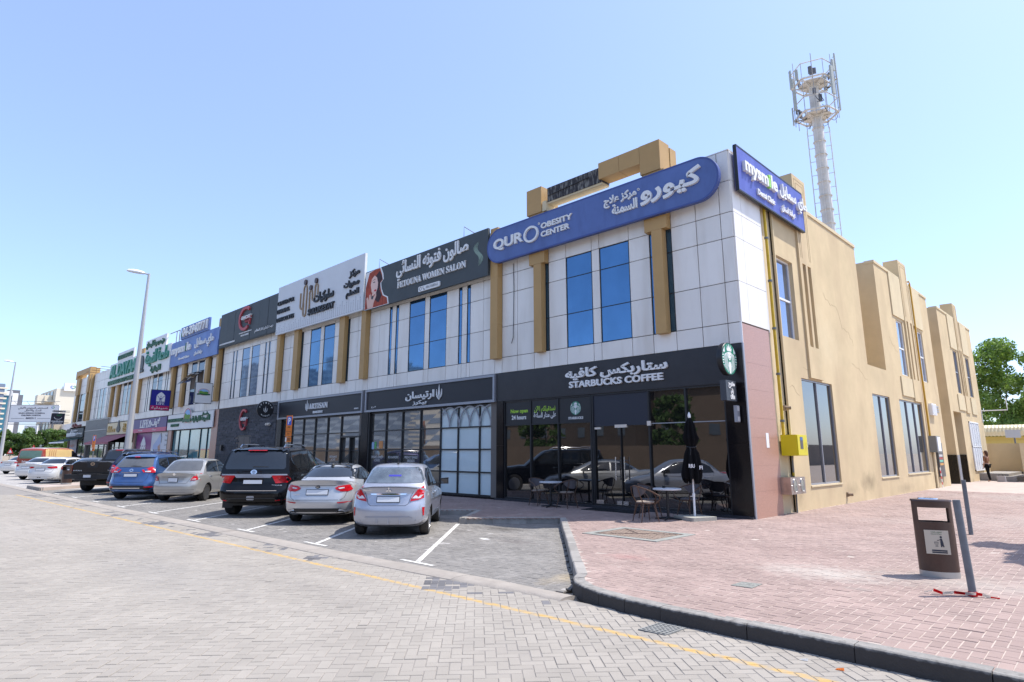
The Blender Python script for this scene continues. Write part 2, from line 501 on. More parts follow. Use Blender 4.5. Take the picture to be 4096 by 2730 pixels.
# --- paving materials: colour, worn patches, stains and the worn yellow paint on the road pavers
def paving(name, col, var, attr, stains, line=None, grains=90):
    m = mat(name, col, rough=.85, var=var, scale=1.1, bump=.25, bscale=grains, attr=attr, spec=.25)
    n = m.node_tree; N = n.nodes; L = n.links
    p = N['Principled BSDF']
    geo = N.new('ShaderNodeNewGeometry')
    cur = p.inputs['Base Color'].links[0].from_socket
    nz = N.new('ShaderNodeTexNoise'); nz.inputs['Scale'].default_value = 5; nz.inputs['Detail'].default_value = 6; nz.inputs['Roughness'].default_value = .7
    L.new(geo.outputs['Position'], nz.inputs['Vector'])
    for (cx, cy, rx, ry, sc, amt) in stains:
        mp = N.new('ShaderNodeMapping'); mp.inputs['Location'].default_value = (-cx / rx, -cy / ry, 0); mp.inputs['Scale'].default_value = (1 / rx, 1 / ry, 0)
        L.new(geo.outputs['Position'], mp.inputs[0])
        ln = N.new('ShaderNodeVectorMath'); ln.operation = 'LENGTH'; L.new(mp.outputs[0], ln.inputs[0])
        ad = N.new('ShaderNodeMath'); ad.operation = 'MULTIPLY_ADD'; L.new(nz.outputs[0], ad.inputs[0]); ad.inputs[1].default_value = 1.6; L.new(ln.outputs['Value'], ad.inputs[2])
        mr = N.new('ShaderNodeMapRange'); mr.inputs[1].default_value = 1.75; mr.inputs[2].default_value = .7; mr.inputs[3].default_value = 0; mr.inputs[4].default_value = amt
        L.new(ad.outputs[0], mr.inputs[0])
        mx = N.new('ShaderNodeMix'); mx.data_type = 'RGBA'; L.new(mr.outputs[0], mx.inputs[0]); L.new(cur, mx.inputs[6]); mx.inputs[7].default_value = (*sc, 1); cur = mx.outputs[2]
    if line:
        a, b, w, lc = line
        sp = N.new('ShaderNodeSeparateXYZ'); L.new(geo.outputs['Position'], sp.inputs[0])
        m1 = N.new('ShaderNodeMath'); m1.operation = 'MULTIPLY_ADD'; L.new(sp.outputs[0], m1.inputs[0]); m1.inputs[1].default_value = -b; L.new(sp.outputs[1], m1.inputs[2])
        m2 = N.new('ShaderNodeMath'); m2.operation = 'SUBTRACT'; L.new(m1.outputs[0], m2.inputs[0]); m2.inputs[1].default_value = a
        m3 = N.new('ShaderNodeMath'); m3.operation = 'ABSOLUTE'; L.new(m2.outputs[0], m3.inputs[0])
        m4 = N.new('ShaderNodeMath'); m4.operation = 'MULTIPLY_ADD'; L.new(nz.outputs[0], m4.inputs[0]); m4.inputs[1].default_value = .09; L.new(m3.outputs[0], m4.inputs[2])
        mr = N.new('ShaderNodeMapRange'); mr.inputs[1].default_value = w / 2 + .06; mr.inputs[2].default_value = w / 2 + .02; mr.inputs[3].default_value = 0; mr.inputs[4].default_value = .8
        L.new(m4.outputs[0], mr.inputs[0])
        n2 = N.new('ShaderNodeTexNoise'); n2.inputs['Scale'].default_value = 9; n2.inputs['Detail'].default_value = 5; L.new(geo.outputs['Position'], n2.inputs['Vector'])
        w2 = N.new('ShaderNodeMapRange'); w2.inputs[1].default_value = .68; w2.inputs[2].default_value = .4; w2.inputs[3].default_value = .15; w2.inputs[4].default_value = 1; L.new(n2.outputs[0], w2.inputs[0])
        mm = N.new('ShaderNodeMath'); mm.operation = 'MULTIPLY'; L.new(mr.outputs[0], mm.inputs[0]); L.new(w2.outputs[0], mm.inputs[1])
        mx = N.new('ShaderNodeMix'); mx.data_type = 'RGBA'; L.new(mm.outputs[0], mx.inputs[0]); L.new(cur, mx.inputs[6]); mx.inputs[7].default_value = (*lc, 1); cur = mx.outputs[2]
    L.new(cur, p.inputs['Base Color'])
    return m

GREY_D = (.09, .085, .08)
M_road = paving('road_paving', (.29, .262, .228), .09, .055,
                [(-4, -12.2, 3.5, 1.0, (.24, .225, .21), .5), (-1, -11.2, 6, .35, (.22, .2, .18), .35), (-12, -13.0, 5, 1.2, (.34, .31, .28), .5), (1.2, -10.9, 1.6, .6, (.34, .31, .27), .5), (-1.2, -12.0, .35, .2, (.22, .2, .18), .5), (2.3, -12.4, .25, .18, (.24, .22, .19), .5)],
                line=(-10.15, .034, .10, (.50, .31, .08)))
M_park = paving('parking_paving', (.20, .187, .172), .14, .11,
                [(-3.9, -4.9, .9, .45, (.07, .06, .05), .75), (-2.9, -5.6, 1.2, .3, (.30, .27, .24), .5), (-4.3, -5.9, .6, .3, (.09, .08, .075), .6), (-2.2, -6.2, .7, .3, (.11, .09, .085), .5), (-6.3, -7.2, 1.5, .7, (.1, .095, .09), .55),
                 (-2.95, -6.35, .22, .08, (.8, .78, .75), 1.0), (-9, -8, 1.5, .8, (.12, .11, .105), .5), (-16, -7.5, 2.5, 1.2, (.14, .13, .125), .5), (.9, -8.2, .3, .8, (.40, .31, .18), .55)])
M_walk = paving('pavement_paving', (.295, .218, .192), .14, .08,
                [(3.7, -6.1, 1.1, .7, (.46, .42, .37), .8), (5.2, -5.6, 1.6, .8, (.36, .32, .28), .7), (7.0, -5.0, 3.0, 1.6, (.34, .28, .25), .6), (1.0, -6.9, .5, .35, (.3, .13, .12), .5), (7, 4, 5, 3, (.38, .33, .3), .65),
                 (3, 2, 2.5, 1, (.38, .31, .28), .5), (6, 14, 6, 3, (.4, .36, .32), .7), (2.9, -4.4, 1.2, .8, (.26, .18, .16), .5), (4.3, -6.9, .25, .12, (.2, .19, .17), .6)])
M_joint = mat('joint_sand', (.2, .18, .16), rough=.95, var=.2, scale=6)
M_sand = mat('dry_ground', (.42, .36, .29), rough=.95, var=.15, scale=.2)
M_asph = mat('asphalt', (.2, .195, .19), rough=.9, var=.12, scale=.5)

g = MB(); g.quad((-900, -700, -.06), (700, -700, -.06), (700, 900, -.06), (-900, 900, -.06)); g.build('ground', M_sand, kind='structure')
road = thing('road', 'light grey block-paved road running past the parking bays', None, kind='structure')
b = MB(); gx = [-140] + list(np.linspace(-60, 1.1, 22)); pts = [(x, gutter_y(x)) for x in gx]
b.poly([(-300, -60), (60, -60), (60, -9.28), (1.9, -9.28)] + pts[::-1] + [(-300, -14)], -.05, -.0045)
b.build('road_bed', mat('road_bed', (.23, .21, .19), rough=.95, var=.1, scale=2), road)
M_rdark = mat('dark_replacement_paving', (.14, .135, .138), rough=.85, var=.1, scale=3, attr=.2, bump=.2, spec=.25)
def dark_patch(x, y, r):
    g = np.interp(x, [-60, -29, -17.5, -11, -3, -.5, 1.1, 2.6], [-10.75, -10.2, -9.95, -9.76, -9.53, -9.37, -9.27, -9.26]) - y
    w = np.sin(x * 1.7 + 1.3) + .7 * np.sin(x * 4.1 + 2) + .5 * np.sin(x * .43)
    return (g > .2) & (g < .85 - .25 * np.abs(np.sin(x * 2.3))) & (((w > .75) & (r < .75)) | (r < .05)) & (x < 2.0)
def on_road(x, y): return y < np.where(x > 2.2, -9.33, np.interp(x, [-140, -60, -29, -17.5, -11, -3, -.5, 1.1, 2.2], [-11.7, -10.95, -10.35, -10.1, -9.92, -9.7, -9.52, -9.42, -9.36]))
pavers(road, M_road, 48, (-32, 16, -26, -9), on_road, 27, 0.0, 1, 300, tilt=.003, alt=(dark_patch, M_rdark))

park = thing('parking_area', 'dark grey block-paved parking bays with white lines', None, kind='structure')
pp = kerb_path[:-8]
b = MB(); b.poly([(-140, -11.6)] + pts[1:] + [(1.1, -9.25), (1.4, -8.9)] + [p for p in pp[::-1] if p[0] > -139] + [(-140, -4.9)], -.05, -.0035)
b.build('parking_bed', mat('parking_bed', (.34, .32, .30), rough=.95, var=.15, scale=1.5), park)
PK = [(-140, -11.4)] + [(x, y + .12) for x, y in pts[1:]] + [(1.35, -9.1), (1.42, -8.7)] + pp[::-1]
pavers(park, M_park, 10, (-30, 2, -10.4, -2.9), lambda x, y: inpoly(x, y, PK), 33, 0.0, 2, 300)

walk = thing('pavement', 'pink block pavement around the shops', None, kind='structure')
b = MB(); b.poly([(x, y) if i < 1 or i > len(kerb_path) else (x + .03, y + .05) for i, (x, y) in enumerate(walk_poly)], -.05, .1365)
b.build('pavement_bed', mat('pavement_bed', (.40, .33, .285), rough=.95, var=.12, scale=1.5), walk)
FOOT = [(-82, 0.02), (0.02, 0.02), (0.02, 40), (-82, 40)]
WP = [(x + .09, y + .12) for x, y in kerb_path] + [(22, 75), (-140, 75)]
pavers(walk, M_walk, 1.5, (-24, 14, -9.4, 17), lambda x, y: inpoly(x, y, WP) & ~inpoly(x, y, FOOT), 30, .14, 3, 300)

# --- kerb stones
M_kerb = mat('kerb_concrete', (.30, .28, .255), rough=.9, var=.15, scale=7, bump=.4, bscale=50, attr=.12, dirt=((.1, .09, .08), .6, 3.5))
M_kerbd = mat('kerb_dark_face', (.24, .225, .205), rough=.85, var=.2, scale=9, bump=.5, bscale=45, attr=.1)
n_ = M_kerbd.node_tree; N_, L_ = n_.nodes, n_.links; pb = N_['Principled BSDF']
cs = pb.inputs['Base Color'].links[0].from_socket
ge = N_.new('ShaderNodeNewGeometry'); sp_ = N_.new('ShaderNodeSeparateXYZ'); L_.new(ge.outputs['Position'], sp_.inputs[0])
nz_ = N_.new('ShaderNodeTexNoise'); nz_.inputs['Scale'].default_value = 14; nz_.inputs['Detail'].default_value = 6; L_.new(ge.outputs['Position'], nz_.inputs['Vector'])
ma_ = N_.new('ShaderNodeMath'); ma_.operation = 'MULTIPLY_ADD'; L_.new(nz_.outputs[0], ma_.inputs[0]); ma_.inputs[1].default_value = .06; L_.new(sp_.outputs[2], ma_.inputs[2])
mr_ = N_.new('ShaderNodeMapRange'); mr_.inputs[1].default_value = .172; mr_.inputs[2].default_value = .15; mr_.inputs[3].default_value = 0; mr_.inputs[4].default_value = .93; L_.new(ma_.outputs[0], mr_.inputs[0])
mx_ = N_.new('ShaderNodeMix'); mx_.data_type = 'RGBA'; L_.new(mr_.outputs[0], mx_.inputs[0]); L_.new(cs, mx_.inputs[6]); mx_.inputs[7].default_value = (.035, .031, .03, 1); L_.new(mx_.outputs[2], pb.inputs['Base Color'])  # near-black below a ragged height, plain concrete colour on the top

kerb = thing('kerb', 'concrete kerb stepping along the bays and curving round the corner', None, kind='structure')
far_k = MB()
rk = random.Random(5)
for i in range(len(kerb_path) - 1):
    (xa, ya), (xb, yb) = kerb_path[i], kerb_path[i + 1]
    L = math.hypot(xb - xa, yb - ya); dx, dy = (xb - xa) / L, (yb - ya) / L
    nx, ny = -dy, dx
    n = max(1, round(L / .93)); straight = i >= len(kerb_path) - 8
    if xa < -26: n = 1
    for k in range(n):
        s0, s1 = L * k / n + .004, L * (k + 1) / n - .004
        if i == len(kerb_path) - 2 and k > 10: break
        j = rk.uniform(-.006, .006); z1 = .145 + rk.uniform(-.004, .004)
        prof = [(-.012 + j, -.04), (-.006 + j, z1 - .028), (.002 + j, z1 - .01), (.018 + j, z1), (.15 + j, z1), (.15 + j, -.04)]
        vs = []
        for s in (s0, s1):
            ext = 0
            for o, z in prof: vs.append((xa + dx * s + nx * o, ya + dy * s + ny * o, z))
        m_ = len(prof)
        fs = [tuple(range(m_))[::-1], tuple(range(m_, 2 * m_))] + [(q, (q + 1) % m_, m_ + (q + 1) % m_, m_ + q) for q in range(m_)]
        if xa < -26: far_k.add(vs, fs)
        else:
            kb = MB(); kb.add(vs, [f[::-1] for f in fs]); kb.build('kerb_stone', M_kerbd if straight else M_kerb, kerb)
far_k.build('distant_kerb', M_kerb, kerb, kind='stuff')

# --- flush concrete gutter between bays and road
gut = thing('gutter', 'raised concrete strip between parking bays and road', None, kind='structure')
M_gut = mat('gutter_concrete', (.30, .265, .23), rough=.9, var=.14, scale=5, bump=.6, bscale=35, attr=.06, dirt=((.22, .2, .17), .5, 2.5))
xs = [1.75]
while xs[-1] > -34: xs.append(xs[-1] - 1.9)
def gslab(mb, x0, x1, z):
    vs = []
    for x in np.linspace(x0, x1, 4):
        c = gutter_y(x); w = .205 * (1 if x < 1.1 else .75)
        for o, zz in ((-w - .03, -.03), (-w, z - .022), (-w * .6, z - .003), (0, z), (w * .6, z - .003), (w, z - .02), (w + .03, -.03)): vs.append((x, c + o, zz))
    fs = []
    for i in range(3):
        for q in range(6): fs.append((i * 7 + q, i * 7 + q + 1, i * 7 + q + 8, i * 7 + q + 7))
    fs += [tuple(range(7))[::-1], tuple(range(21, 28))]
    mb.add(vs, fs)
for i in range(len(xs) - 1):
    mb = MB(); gslab(mb, xs[i] - .003, xs[i + 1] + .003, .032 + rk.uniform(-.003, .003)); mb.build('gutter_slab', M_gut, gut, smooth=True)
mb = MB()
for a, b_ in zip(np.linspace(xs[-1], -130, 12)[:-1], np.linspace(xs[-1], -130, 12)[1:]): gslab(mb, a, b_, .03)
mb.build('distant_gutter', M_gut, gut, kind='stuff')

# --- painted bay lines
M_paint = mat('white_paint', (.58, .56, .52), rough=.8, var=.08, scale=20)
def worn(m, amt):
    n = m.node_tree; N, L = n.nodes, n.links; p = N['Principled BSDF']
    g_ = N.new('ShaderNodeNewGeometry'); z = N.new('ShaderNodeTexNoise'); z.inputs['Scale'].default_value = 11; z.inputs['Detail'].default_value = 7; z.inputs['Roughness'].default_value = .7
    L.new(g_.outputs['Position'], z.inputs['Vector'])
    r = N.new('ShaderNodeMapRange'); r.inputs[1].default_value = amt; r.inputs[2].default_value = amt - .08; L.new(z.outputs[0], r.inputs[0]); L.new(r.outputs[0], p.inputs['Alpha'])
worn(M_paint, .62)
for k in range(0, 27):
    if k in (9,): continue
    x0, y0 = bayline(k); y0 -= .02
    x1, y1 = tip(k); x1 -= .02; y1 -= .02
    if k == 10: x1, y1 = x0 - .5, y0 + .55
    L = math.hypot(x1 - x0, y1 - y0); dx, dy = (x1 - x0) / L, (y1 - y0) / L; px, py = -dy, dx
    mb = MB(); w = .045
    P = lambda s, o: (x0 + dx * s + px * o, y0 + dy * s + py * o)
    z = .0045
    mb.add([(*P(.05, -w), z), (*P(L, -w), z), (*P(L, w), z), (*P(.05, w), z)], [(0, 1, 2, 3)])
    mb.add([(x0 - .42, y0 - .05, z + .0005), (x0 + .42, y0 - .03, z + .0005), (x0 + .42, y0 + .05, z + .0005), (x0 - .42, y0 + .03, z + .0005)], [(0, 1, 2, 3)])
    mb.build('bay_line', M_paint, park)

# ============================================================ SHOP BUILDING
M_panel = mat('white_cladding', (.75, .72, .67), rough=.38, spec=.4, attr=.04, var=.03, scale=.9, dirt=((.42, .36, .28), .30, 1.3, (1.5, 1.5, .25)))
M_back = mat('dark_joint', (.16, .14, .125), rough=.9)
M_tan = mat('tan_render', (.575, .455, .28), rough=.92, var=.10, scale=.7, bump=.25, bscale=30, spec=.2, dirt=((.42, .31, .2), .5, .9, (1, 1, .3)))
M_tanlt = mat('pale_render', (.60, .50, .325), rough=.92, var=.08, scale=.9, bump=.2, bscale=30, spec=.2, dirt=((.5, .4, .28), .4, 1.2, (1, 1, .25)))
M_gold = mat('ochre_cladding', (.43, .27, .11), rough=.55, var=.06, scale=1.5, attr=.05, spec=.35)
M_blue = mat('blue_mirror_glass', (.085, .185, .32), rough=.04, metal=.85, spec=.6, attr=.06, bump=.12, bscale=1.3, var=.10, scale=.9)
M_far = mat('dark_far_glass', (.05, .07, .10), rough=.05, metal=.6, attr=.1)
M_slate = mat('grey_mirror_glass', (.13, .18, .25), rough=.04, metal=.8, attr=.05, bump=.12, bscale=1.3, var=.10, scale=.9)
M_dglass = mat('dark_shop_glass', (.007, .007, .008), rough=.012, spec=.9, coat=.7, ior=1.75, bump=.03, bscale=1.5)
M_granite = mat('pink_granite', (.40, .225, .17), rough=.35, var=.28, scale=42, spec=.5)
M_blackst = mat('black_stone', (.010, .009, .010), rough=.14, var=.4, scale=60, spec=.35)
M_frame = mat('black_frame', (.016, .016, .018), rough=.4)
M_alu = mat('grey_aluminium', (.30, .31, .34), rough=.4, metal=.3)
M_white = mat('white_metal', (.75, .75, .75), rough=.45)
M_steel = mat('steel', (.6, .6, .62), rough=.25, metal=1)

bld = thing('shopping_building', 'long two-storey building with white panels, ochre pilasters and tan side wall', 'building', (0, 0, 0))
def wall_holes(mb, fr, u0, u1, v0, v1, holes, depth=.25, floor=True):
    us = sorted({u0, u1, *[h[0] for h in holes], *[h[1] for h in holes]}); vs = sorted({v0, v1, *[h[2] for h in holes], *[h[3] for h in holes]})
    us = [u for u in us if u0 <= u <= u1]; vs = [v for v in vs if v0 <= v <= v1]
    o, X, Y = (Vector(a) for a in fr); Nn = X.cross(Y); P = lambda u, v, d=0: o + X * u + Y * v + Nn * d
    for i in range(len(us) - 1):
        for j in range(len(vs) - 1):
            cu, cv = (us[i] + us[i + 1]) / 2, (vs[j] + vs[j + 1]) / 2
            if any(h[0] < cu < h[1] and h[2] < cv < h[3] for h in holes): continue
            mb.quad(P(us[i], vs[j]), P(us[i + 1], vs[j]), P(us[i + 1], vs[j + 1]), P(us[i], vs[j + 1]))
    for h in holes:
        d = h[4] if len(h) > 4 else depth
        a, b_, c, e = h[:4]
        mb.quad(P(a, c), P(b_, c), P(b_, c, -d), P(a, c, -d)); mb.quad(P(a, e, -d), P(b_, e, -d), P(b_, e), P(a, e))
        mb.quad(P(a, c), P(a, c, -d), P(a, e, -d), P(a, e)); mb.quad(P(b_, c, -d), P(b_, c), P(b_, e), P(b_, e, -d))
        if len(h) > 5: mb.quad(P(a, c, -d), P(b_, c, -d), P(b_, e, -d), P(a, e, -d))

BND = [0, -9.12, -17.98, -26.89, -36.0, -45.2, -54.1, -63.1, -72.1, -80.9]
Z = [4.54, 5.1, 6.22, 7.45, 8.17, 9.08, 9.97]
# core volumes
mb = MB()
mb.box(-80.9, -.4, .02, 9, 4.5, 9.93)
mb.box(-80.9, -.6, .9, 9, -.05, 4.5)
for b in BND[1:]: mb.box(b - .42, b + .22, .02, .9, -.05, 4.5)
mb.build('inner_wall', M_back, bld)
# column layouts relative to the right-hand boundary of a bay: (x0, x1, kind) w white, s slit window, g window, p pilaster
TB = [(-.19, -.83, 'w'), (-.83, -1.58, 'w'), (-1.58, -1.78, 's'), (-1.78, -2.08, 'w'), (-2.08, -2.28, 's'), (-2.28, -3.04, 'w'), (-3.04, -4.16, 'g'), (-4.16, -4.48, 'w'),
      (-4.48, -5.58, 'g'), (-5.58, -6.38, 'w'), (-6.38, -6.58, 's'), (-6.58, -6.88, 'w'), (-6.88, -7.08, 's'), (-7.08, -7.86, 'w'), (-7.86, -8.67, 'w')]
TC = [(-.19, -.83, 'w'), (-.83, -1.6, 'w'), (-1.6, -1.78, 's'), (-1.78, -2.28, 'p'), (-2.28, -3.07, 'w'), (-3.07, -4.15, 'g'), (-4.15, -4.51, 'w'), (-4.51, -5.58, 'g'),
      (-5.58, -6.38, 'w'), (-6.38, -6.6, 's'), (-6.6, -7.1, 'p'), (-7.1, -7.88, 'w'), (-7.88, -8.67, 'w')]
TA = [(0, -.34, 'w'), (-.34, -1.07, 'w'), (-1.07, -1.87, 'w'), (-1.87, -2.62, 'f'), (-2.62, -3.35, 'w'), (-3.35, -4.48, 'g'), (-4.48, -4.79, 'w'), (-4.79, -5.87, 'g'),
      (-5.87, -6.64, 'w'), (-6.64, -7.35, 'f'), (-7.35, -8.15, 'w'), (-8.15, -8.93, 'w')]
TI = [(-.19, -.6, 'w'), (-.6, -1.0, 'w'), (-1.0, -2.0, 'f'), (-2.0, -3.2, 'w'), (-3.2, -5.5, 'g'), (-5.5, -5.9, 'w'), (-5.9, -7.3, 'f'), (-7.3, -8.0, 'w'), (-8.0, -8.8, 'w')]
lay = [TA, TB, TC, TB, TC, TB, TC, TB, TI]
npan = 0; far_p = MB(); G_ = .011
def panel(x0, x1, z0, z1, y=-.028):
    global npan
    a, b = min(x0, x1) + G_, max(x0, x1) - G_
    d = rg.uniform(-.003, .003)
    if npan < 290:
        pm = MB(); pm.box(a, b, y + d, .01, z0 + G_, z1 - G_); pm.build('panel', M_panel, bld); npan += 1
    else: far_p.box(a, b, y + d, .01, z0 + G_, z1 - G_)
def window(x0, x1, gm, near, tilt=False):
    a, b = min(x0, x1), max(x0, x1)
    fb = MB()
    for q in (a, b - .025): fb.box(q, q + .025, -.02, .0, Z[1], Z[4])
    for q in (Z[1], Z[2] - .012, Z[3] - .012, Z[4] - .025): fb.box(a + .025, b - .025, -.018, .002, q, q + .024)
    w = fb.build('window', M_frame, bld)
    for r in range(1, 4):
        gb = MB(); z0, z1 = Z[r] + (.024 if r == 1 else .012), Z[r + 1] - (.024 if r == 3 else .012)
        if tilt and r == 2:
            o = .9; gb.add([(a, -.05, z1), (b, -.05, z1), (b, -.05 - o, z0 + .3), (a, -.05 - o, z0 + .3), (a, -.01, z1), (b, -.01, z1), (b, -.01 - o, z0 + .3), (a, -.01 - o, z0 + .3)],
                           [(0, 3, 2, 1), (4, 5, 6, 7), (0, 1, 5, 4), (2, 3, 7, 6), (1, 2, 6, 5), (0, 4, 7, 3)])
        else:
            e = rg.uniform(-.0015, .0015)
            gb.add([(a + .025, -.006 + e, z0), (b - .025, -.006 - e, z0), (b - .025, -.006 + e, z1), (a + .025, -.006 - e, z1), (a + .025, .004, z0), (b - .025, .004, z0), (b - .025, .004, z1), (a + .025, .004, z1)],
                   [(0, 1, 2, 3), (0, 4, 5, 1), (1, 5, 6, 2), (2, 6, 7, 3), (3, 7, 4, 0)])
        gb.build('pane', gm, w)
def pilaster(x0, x1, d=.24, z0=5.03, z1=9.99, rows=(6.3, 8.1)):
    a, b = min(x0, x1), max(x0, x1); zz = [z0, *rows, z1]
    pm = MB()
    for i in range(len(zz) - 1): pm.box(a, b, -d, -.03, zz[i] + .005, zz[i + 1] - .005)
    pm.box(a + .01, b - .01, -d + .008, -.03, z0 + .01, z1 - .01)
    return pm.build('pilaster', M_gold, bld)
for bi, T in enumerate(lay):
    b0 = BND[bi]; near = bi < 5
    gm = M_blue if bi < 2 else M_slate
    if bi == 2: gm = mat('teal_blue_mirror_glass', (.09, .19, .31), rough=.04, metal=.85, attr=.05, bump=.12, bscale=1.3, var=.10, scale=.9)
    # low and high rows
    for (a, b, k) in T:
        x0, x1 = b0 + a, b0 + b
        panel(x0, x1, Z[0], Z[1])
        if k == 'w':
            for r in range(1, 4): panel(x0, x1, Z[r], Z[r + 1])
        elif k in 'gs': window(x0, x1, (gm if bi < 4 else M_far), near, tilt=(bi == 4 and k == 'g'))
        elif k == 'f': window(x0, x1, gm, near)
        if k == 'p': pilaster(x0, x1, z1=8.3, rows=(6.3,))
        for r in range(4, 6): panel(x0, x1, Z[r], Z[r + 1])
        if k == 'f':
            c = (x0 + x1) / 2; e = (x0 - x1) / 2
            fp = MB(); fp.box(c - .18 + (0 if bi else .03), c + .2, -.26, -.03, 5.06, 8.145); fp.build('pilaster', M_gold, bld)
            fp = MB(); fp.box(c - e - .0, c + e, -.262, -.035, 8.15, 9.99); fp.build('capital', M_gold, bld)
    if bi > 0:
        panel(b0 - .19, b0 + .19, Z[0], Z[1])
        pilaster(b0 - .19, b0 + .19, .28, z0=5.05, z1=10.02 if bi in (1,) else 9.99)
panel(BND[9], BND[9] + .2, Z[0], Z[1])
if far_p.v: far_p.build('panel_field', M_panel, bld, kind='stuff')
# roof frames (over bays A and I)
def roof_frame(xr, xl, bare):
    for (a, b_) in ((xr, xr - .7), (xl + .7, xl)):
        q = MB(); q.box(a, b_, -.3, .25, 9.995, 10.94); q.build('frame_post', M_gold, bld)
        q = MB(); q.box(a + (.02 if a == xr else -.02), b_ + (.1 if a == xr else -.02), .27, .62, 9.9, 10.86); q.build('frame_post', M_gold, bld)
    q = MB(); w = (xr - .71) - (xl + .71)
    if bare:
        q.box(xr - .71, xr - 1.46, -.3, .22, 10.38, 10.93); q.box(xr - 1.47, xr - 2.26, -.3, .22, 10.38, 10.93)
        q.build('frame_beam', M_gold, bld)
        q = MB(); q.box(xr - 2.2, xl + .92, -.22, .2, 10.3, 10.82); q.build('bare_beam', mat('bitumen', (.035, .032, .034), rough=.8, var=.5, scale=6, bump=.5, bscale=20, dirt=((.35, .34, .3), .7, 5, (3, 3, .8))), bld)
        q = MB(); q.box(xr - 2.2, xl + .75, -.2, .18, 10.24, 10.3); q.box(xl + .73, xl + .9, -.28, .2, 9.99, 10.35); q.build('beam_soffit', M_tanlt, bld)
        q = MB(); q.tube([(xr - 2.7, -.235, 10.62), (xl + 1.0, -.24, 10.52)], .012, 6); q.build('conduit', M_frame, bld)
    else:
        q.box(xr - .71, xl + .71, -.3, .22, 10.38, 10.93); q.build('frame_beam', M_gold, bld)
roof_frame(-1.95, -7.41, True)
roof_frame(-73.1, -80.0, False)
for xx in (-37.4, -55.9):
    q = MB(); q.box(xx, xx + 1.0, .1, .7, 9.95, 10.9); q.build('frame_post', M_gold, bld)
# parapet capping
q = MB(); q.box(-80.9, .03, -.03, .3, 9.972, 10.0); q.build('parapet_cap', M_panel, bld)

# white return and pink granite on the side wall
for (a, b_) in ((0, .49), (.49, 1.74)):
    for r in range(1, 6):
        q = MB(); q.box(-.01, .03, a + G_ * .6, b_ - G_ * .6, Z[r] + G_ * .6, Z[r + 1] - G_ * .6); q.build('panel', M_panel, bld)
q = MB(); q.box(-.42, .004, .015, 1.76, 4.5, 9.95); q.build('return_wall', M_back, bld)
q = MB(); q.box(.005, .034, 1.74, 1.765, 5.05, 9.97); q.box(-.02, .034, -.03, -.006, 4.54, 5.1); q.build('edge_trim', M_white, bld)
zz = [.13, .78, 1.42, 2.12, 2.62, 3.35, 4.05, 5.07]
for i in range(len(zz) - 1):
    q = MB(); q.box(-.2, .02, .03, 1.68, zz[i] + .002, zz[i + 1] - .002); q.build('granite_slab', M_granite, bld)
q = MB(); q.box(-.25, .015, .028, 1.66, .1, 5.05); q.build('granite_backing', mat('grout', (.3, .2, .17), rough=.9), bld)
q = MB(); q.box(.001, .03, -.045, .03, .13, 4.54); q.build('corner_trim', M_alu, bld)

# tan side wall with its openings
mb = MB()
H1 = [(2.75, 3.99, 5.1, 7.58, .18), (4.73, 4.99, 5.08, 7.67, .25, 1), (5.28, 5.5, 5.08, 7.67, .25, 1), (3.85, 6.49, .8, 3.95, .12)]
wall_holes(mb, SIDE(0), 2.57, 10.75, -.05, 9.78, H1)
wall_holes(mb, SIDE(0), 10.75, 13.25, -.05, 5.04, [(10.9, 13.2, .84, 3.95, .12)])
H2 = [(15.75, 16.85, 5.08, 7.57, .12), (17.3, 17.55, 5.08, 7.55, .2, 1), (17.95, 18.2, 5.08, 7.55, .2, 1), (19.4, 20.47, 5.08, 7.57, .12), (14.65, 18.5, .88, 3.96, .12)]
wall_holes(mb, SIDE(0), 13.25, 22.4, -.05, 9.74, H2)
H3 = [(27.6, 28.68, 5.08, 7.55, .12), (29.2, 29.4, 5.08, 7.4, .2, 1), (29.75, 29.95, 5.08, 7.4, .2, 1), (31.15, 32.3, 5.08, 7.5, .12), (25.4, 27.45, -.05, 3.95, 1.6, 1)]
wall_holes(mb, SIDE(0), 24.75, 34.2, -.05, 9.66, H3)
V4 = lambda x, y0, y1, z0, z1: mb.quad((x, y0, z0), (x, y1, z0), (x, y1, z1), (x, y0, z1))
Vy = lambda y, z0, z1, x0=-14: mb.quad((x0, y, z0), (0, y, z0), (0, y, z1), (x0, y, z1))
Vy(10.75, 5.04, 9.78); Vy(13.25, 5.04, 9.74); Vy(22.4, -.05, 9.74, -3.0); Vy(24.75, -.05, 9.66, -3.0); Vy(34.2, -.05, 9.66)
mb.quad((-4, 10.75, 5.04), (0, 10.75, 5.04), (0, 13.25, 5.04), (-4, 13.25, 5.04)); V4(-4, 10.75, 13.25, 5.04, 9.7); V4(-3, 22.4, 24.75, -.05, 9.6)
for (a, b_, zt) in ((2.57, 10.75, 9.78), (13.25, 22.4, 9.74), (24.75, 34.2, 9.66)): mb.quad((-14, a, zt), (0, a, zt), (0, b_, zt), (-14, b_, zt))
mb.quad((-14, 1.7, 9.7), (0, 1.7, 9.7), (0, 2.57, 9.7), (-14, 2.57, 9.7))
side = mb.build('side_wall', M_tan, bld)
q = MB(); q.box(-.3, -.06, 1.66, 2.6, -.05, 9.7); q.build('recessed_strip', M_tanlt, bld)
q = MB()
for (a, b_, z) in ((2.57, 10.76, 9.78), (13.24, 22.42, 9.74), (24.74, 34.22, 9.66)): q.box(-.35, .035, a - .01, b_ + .01, z - .09, z + .03)
q.build('parapet_cap', M_tanlt, bld)
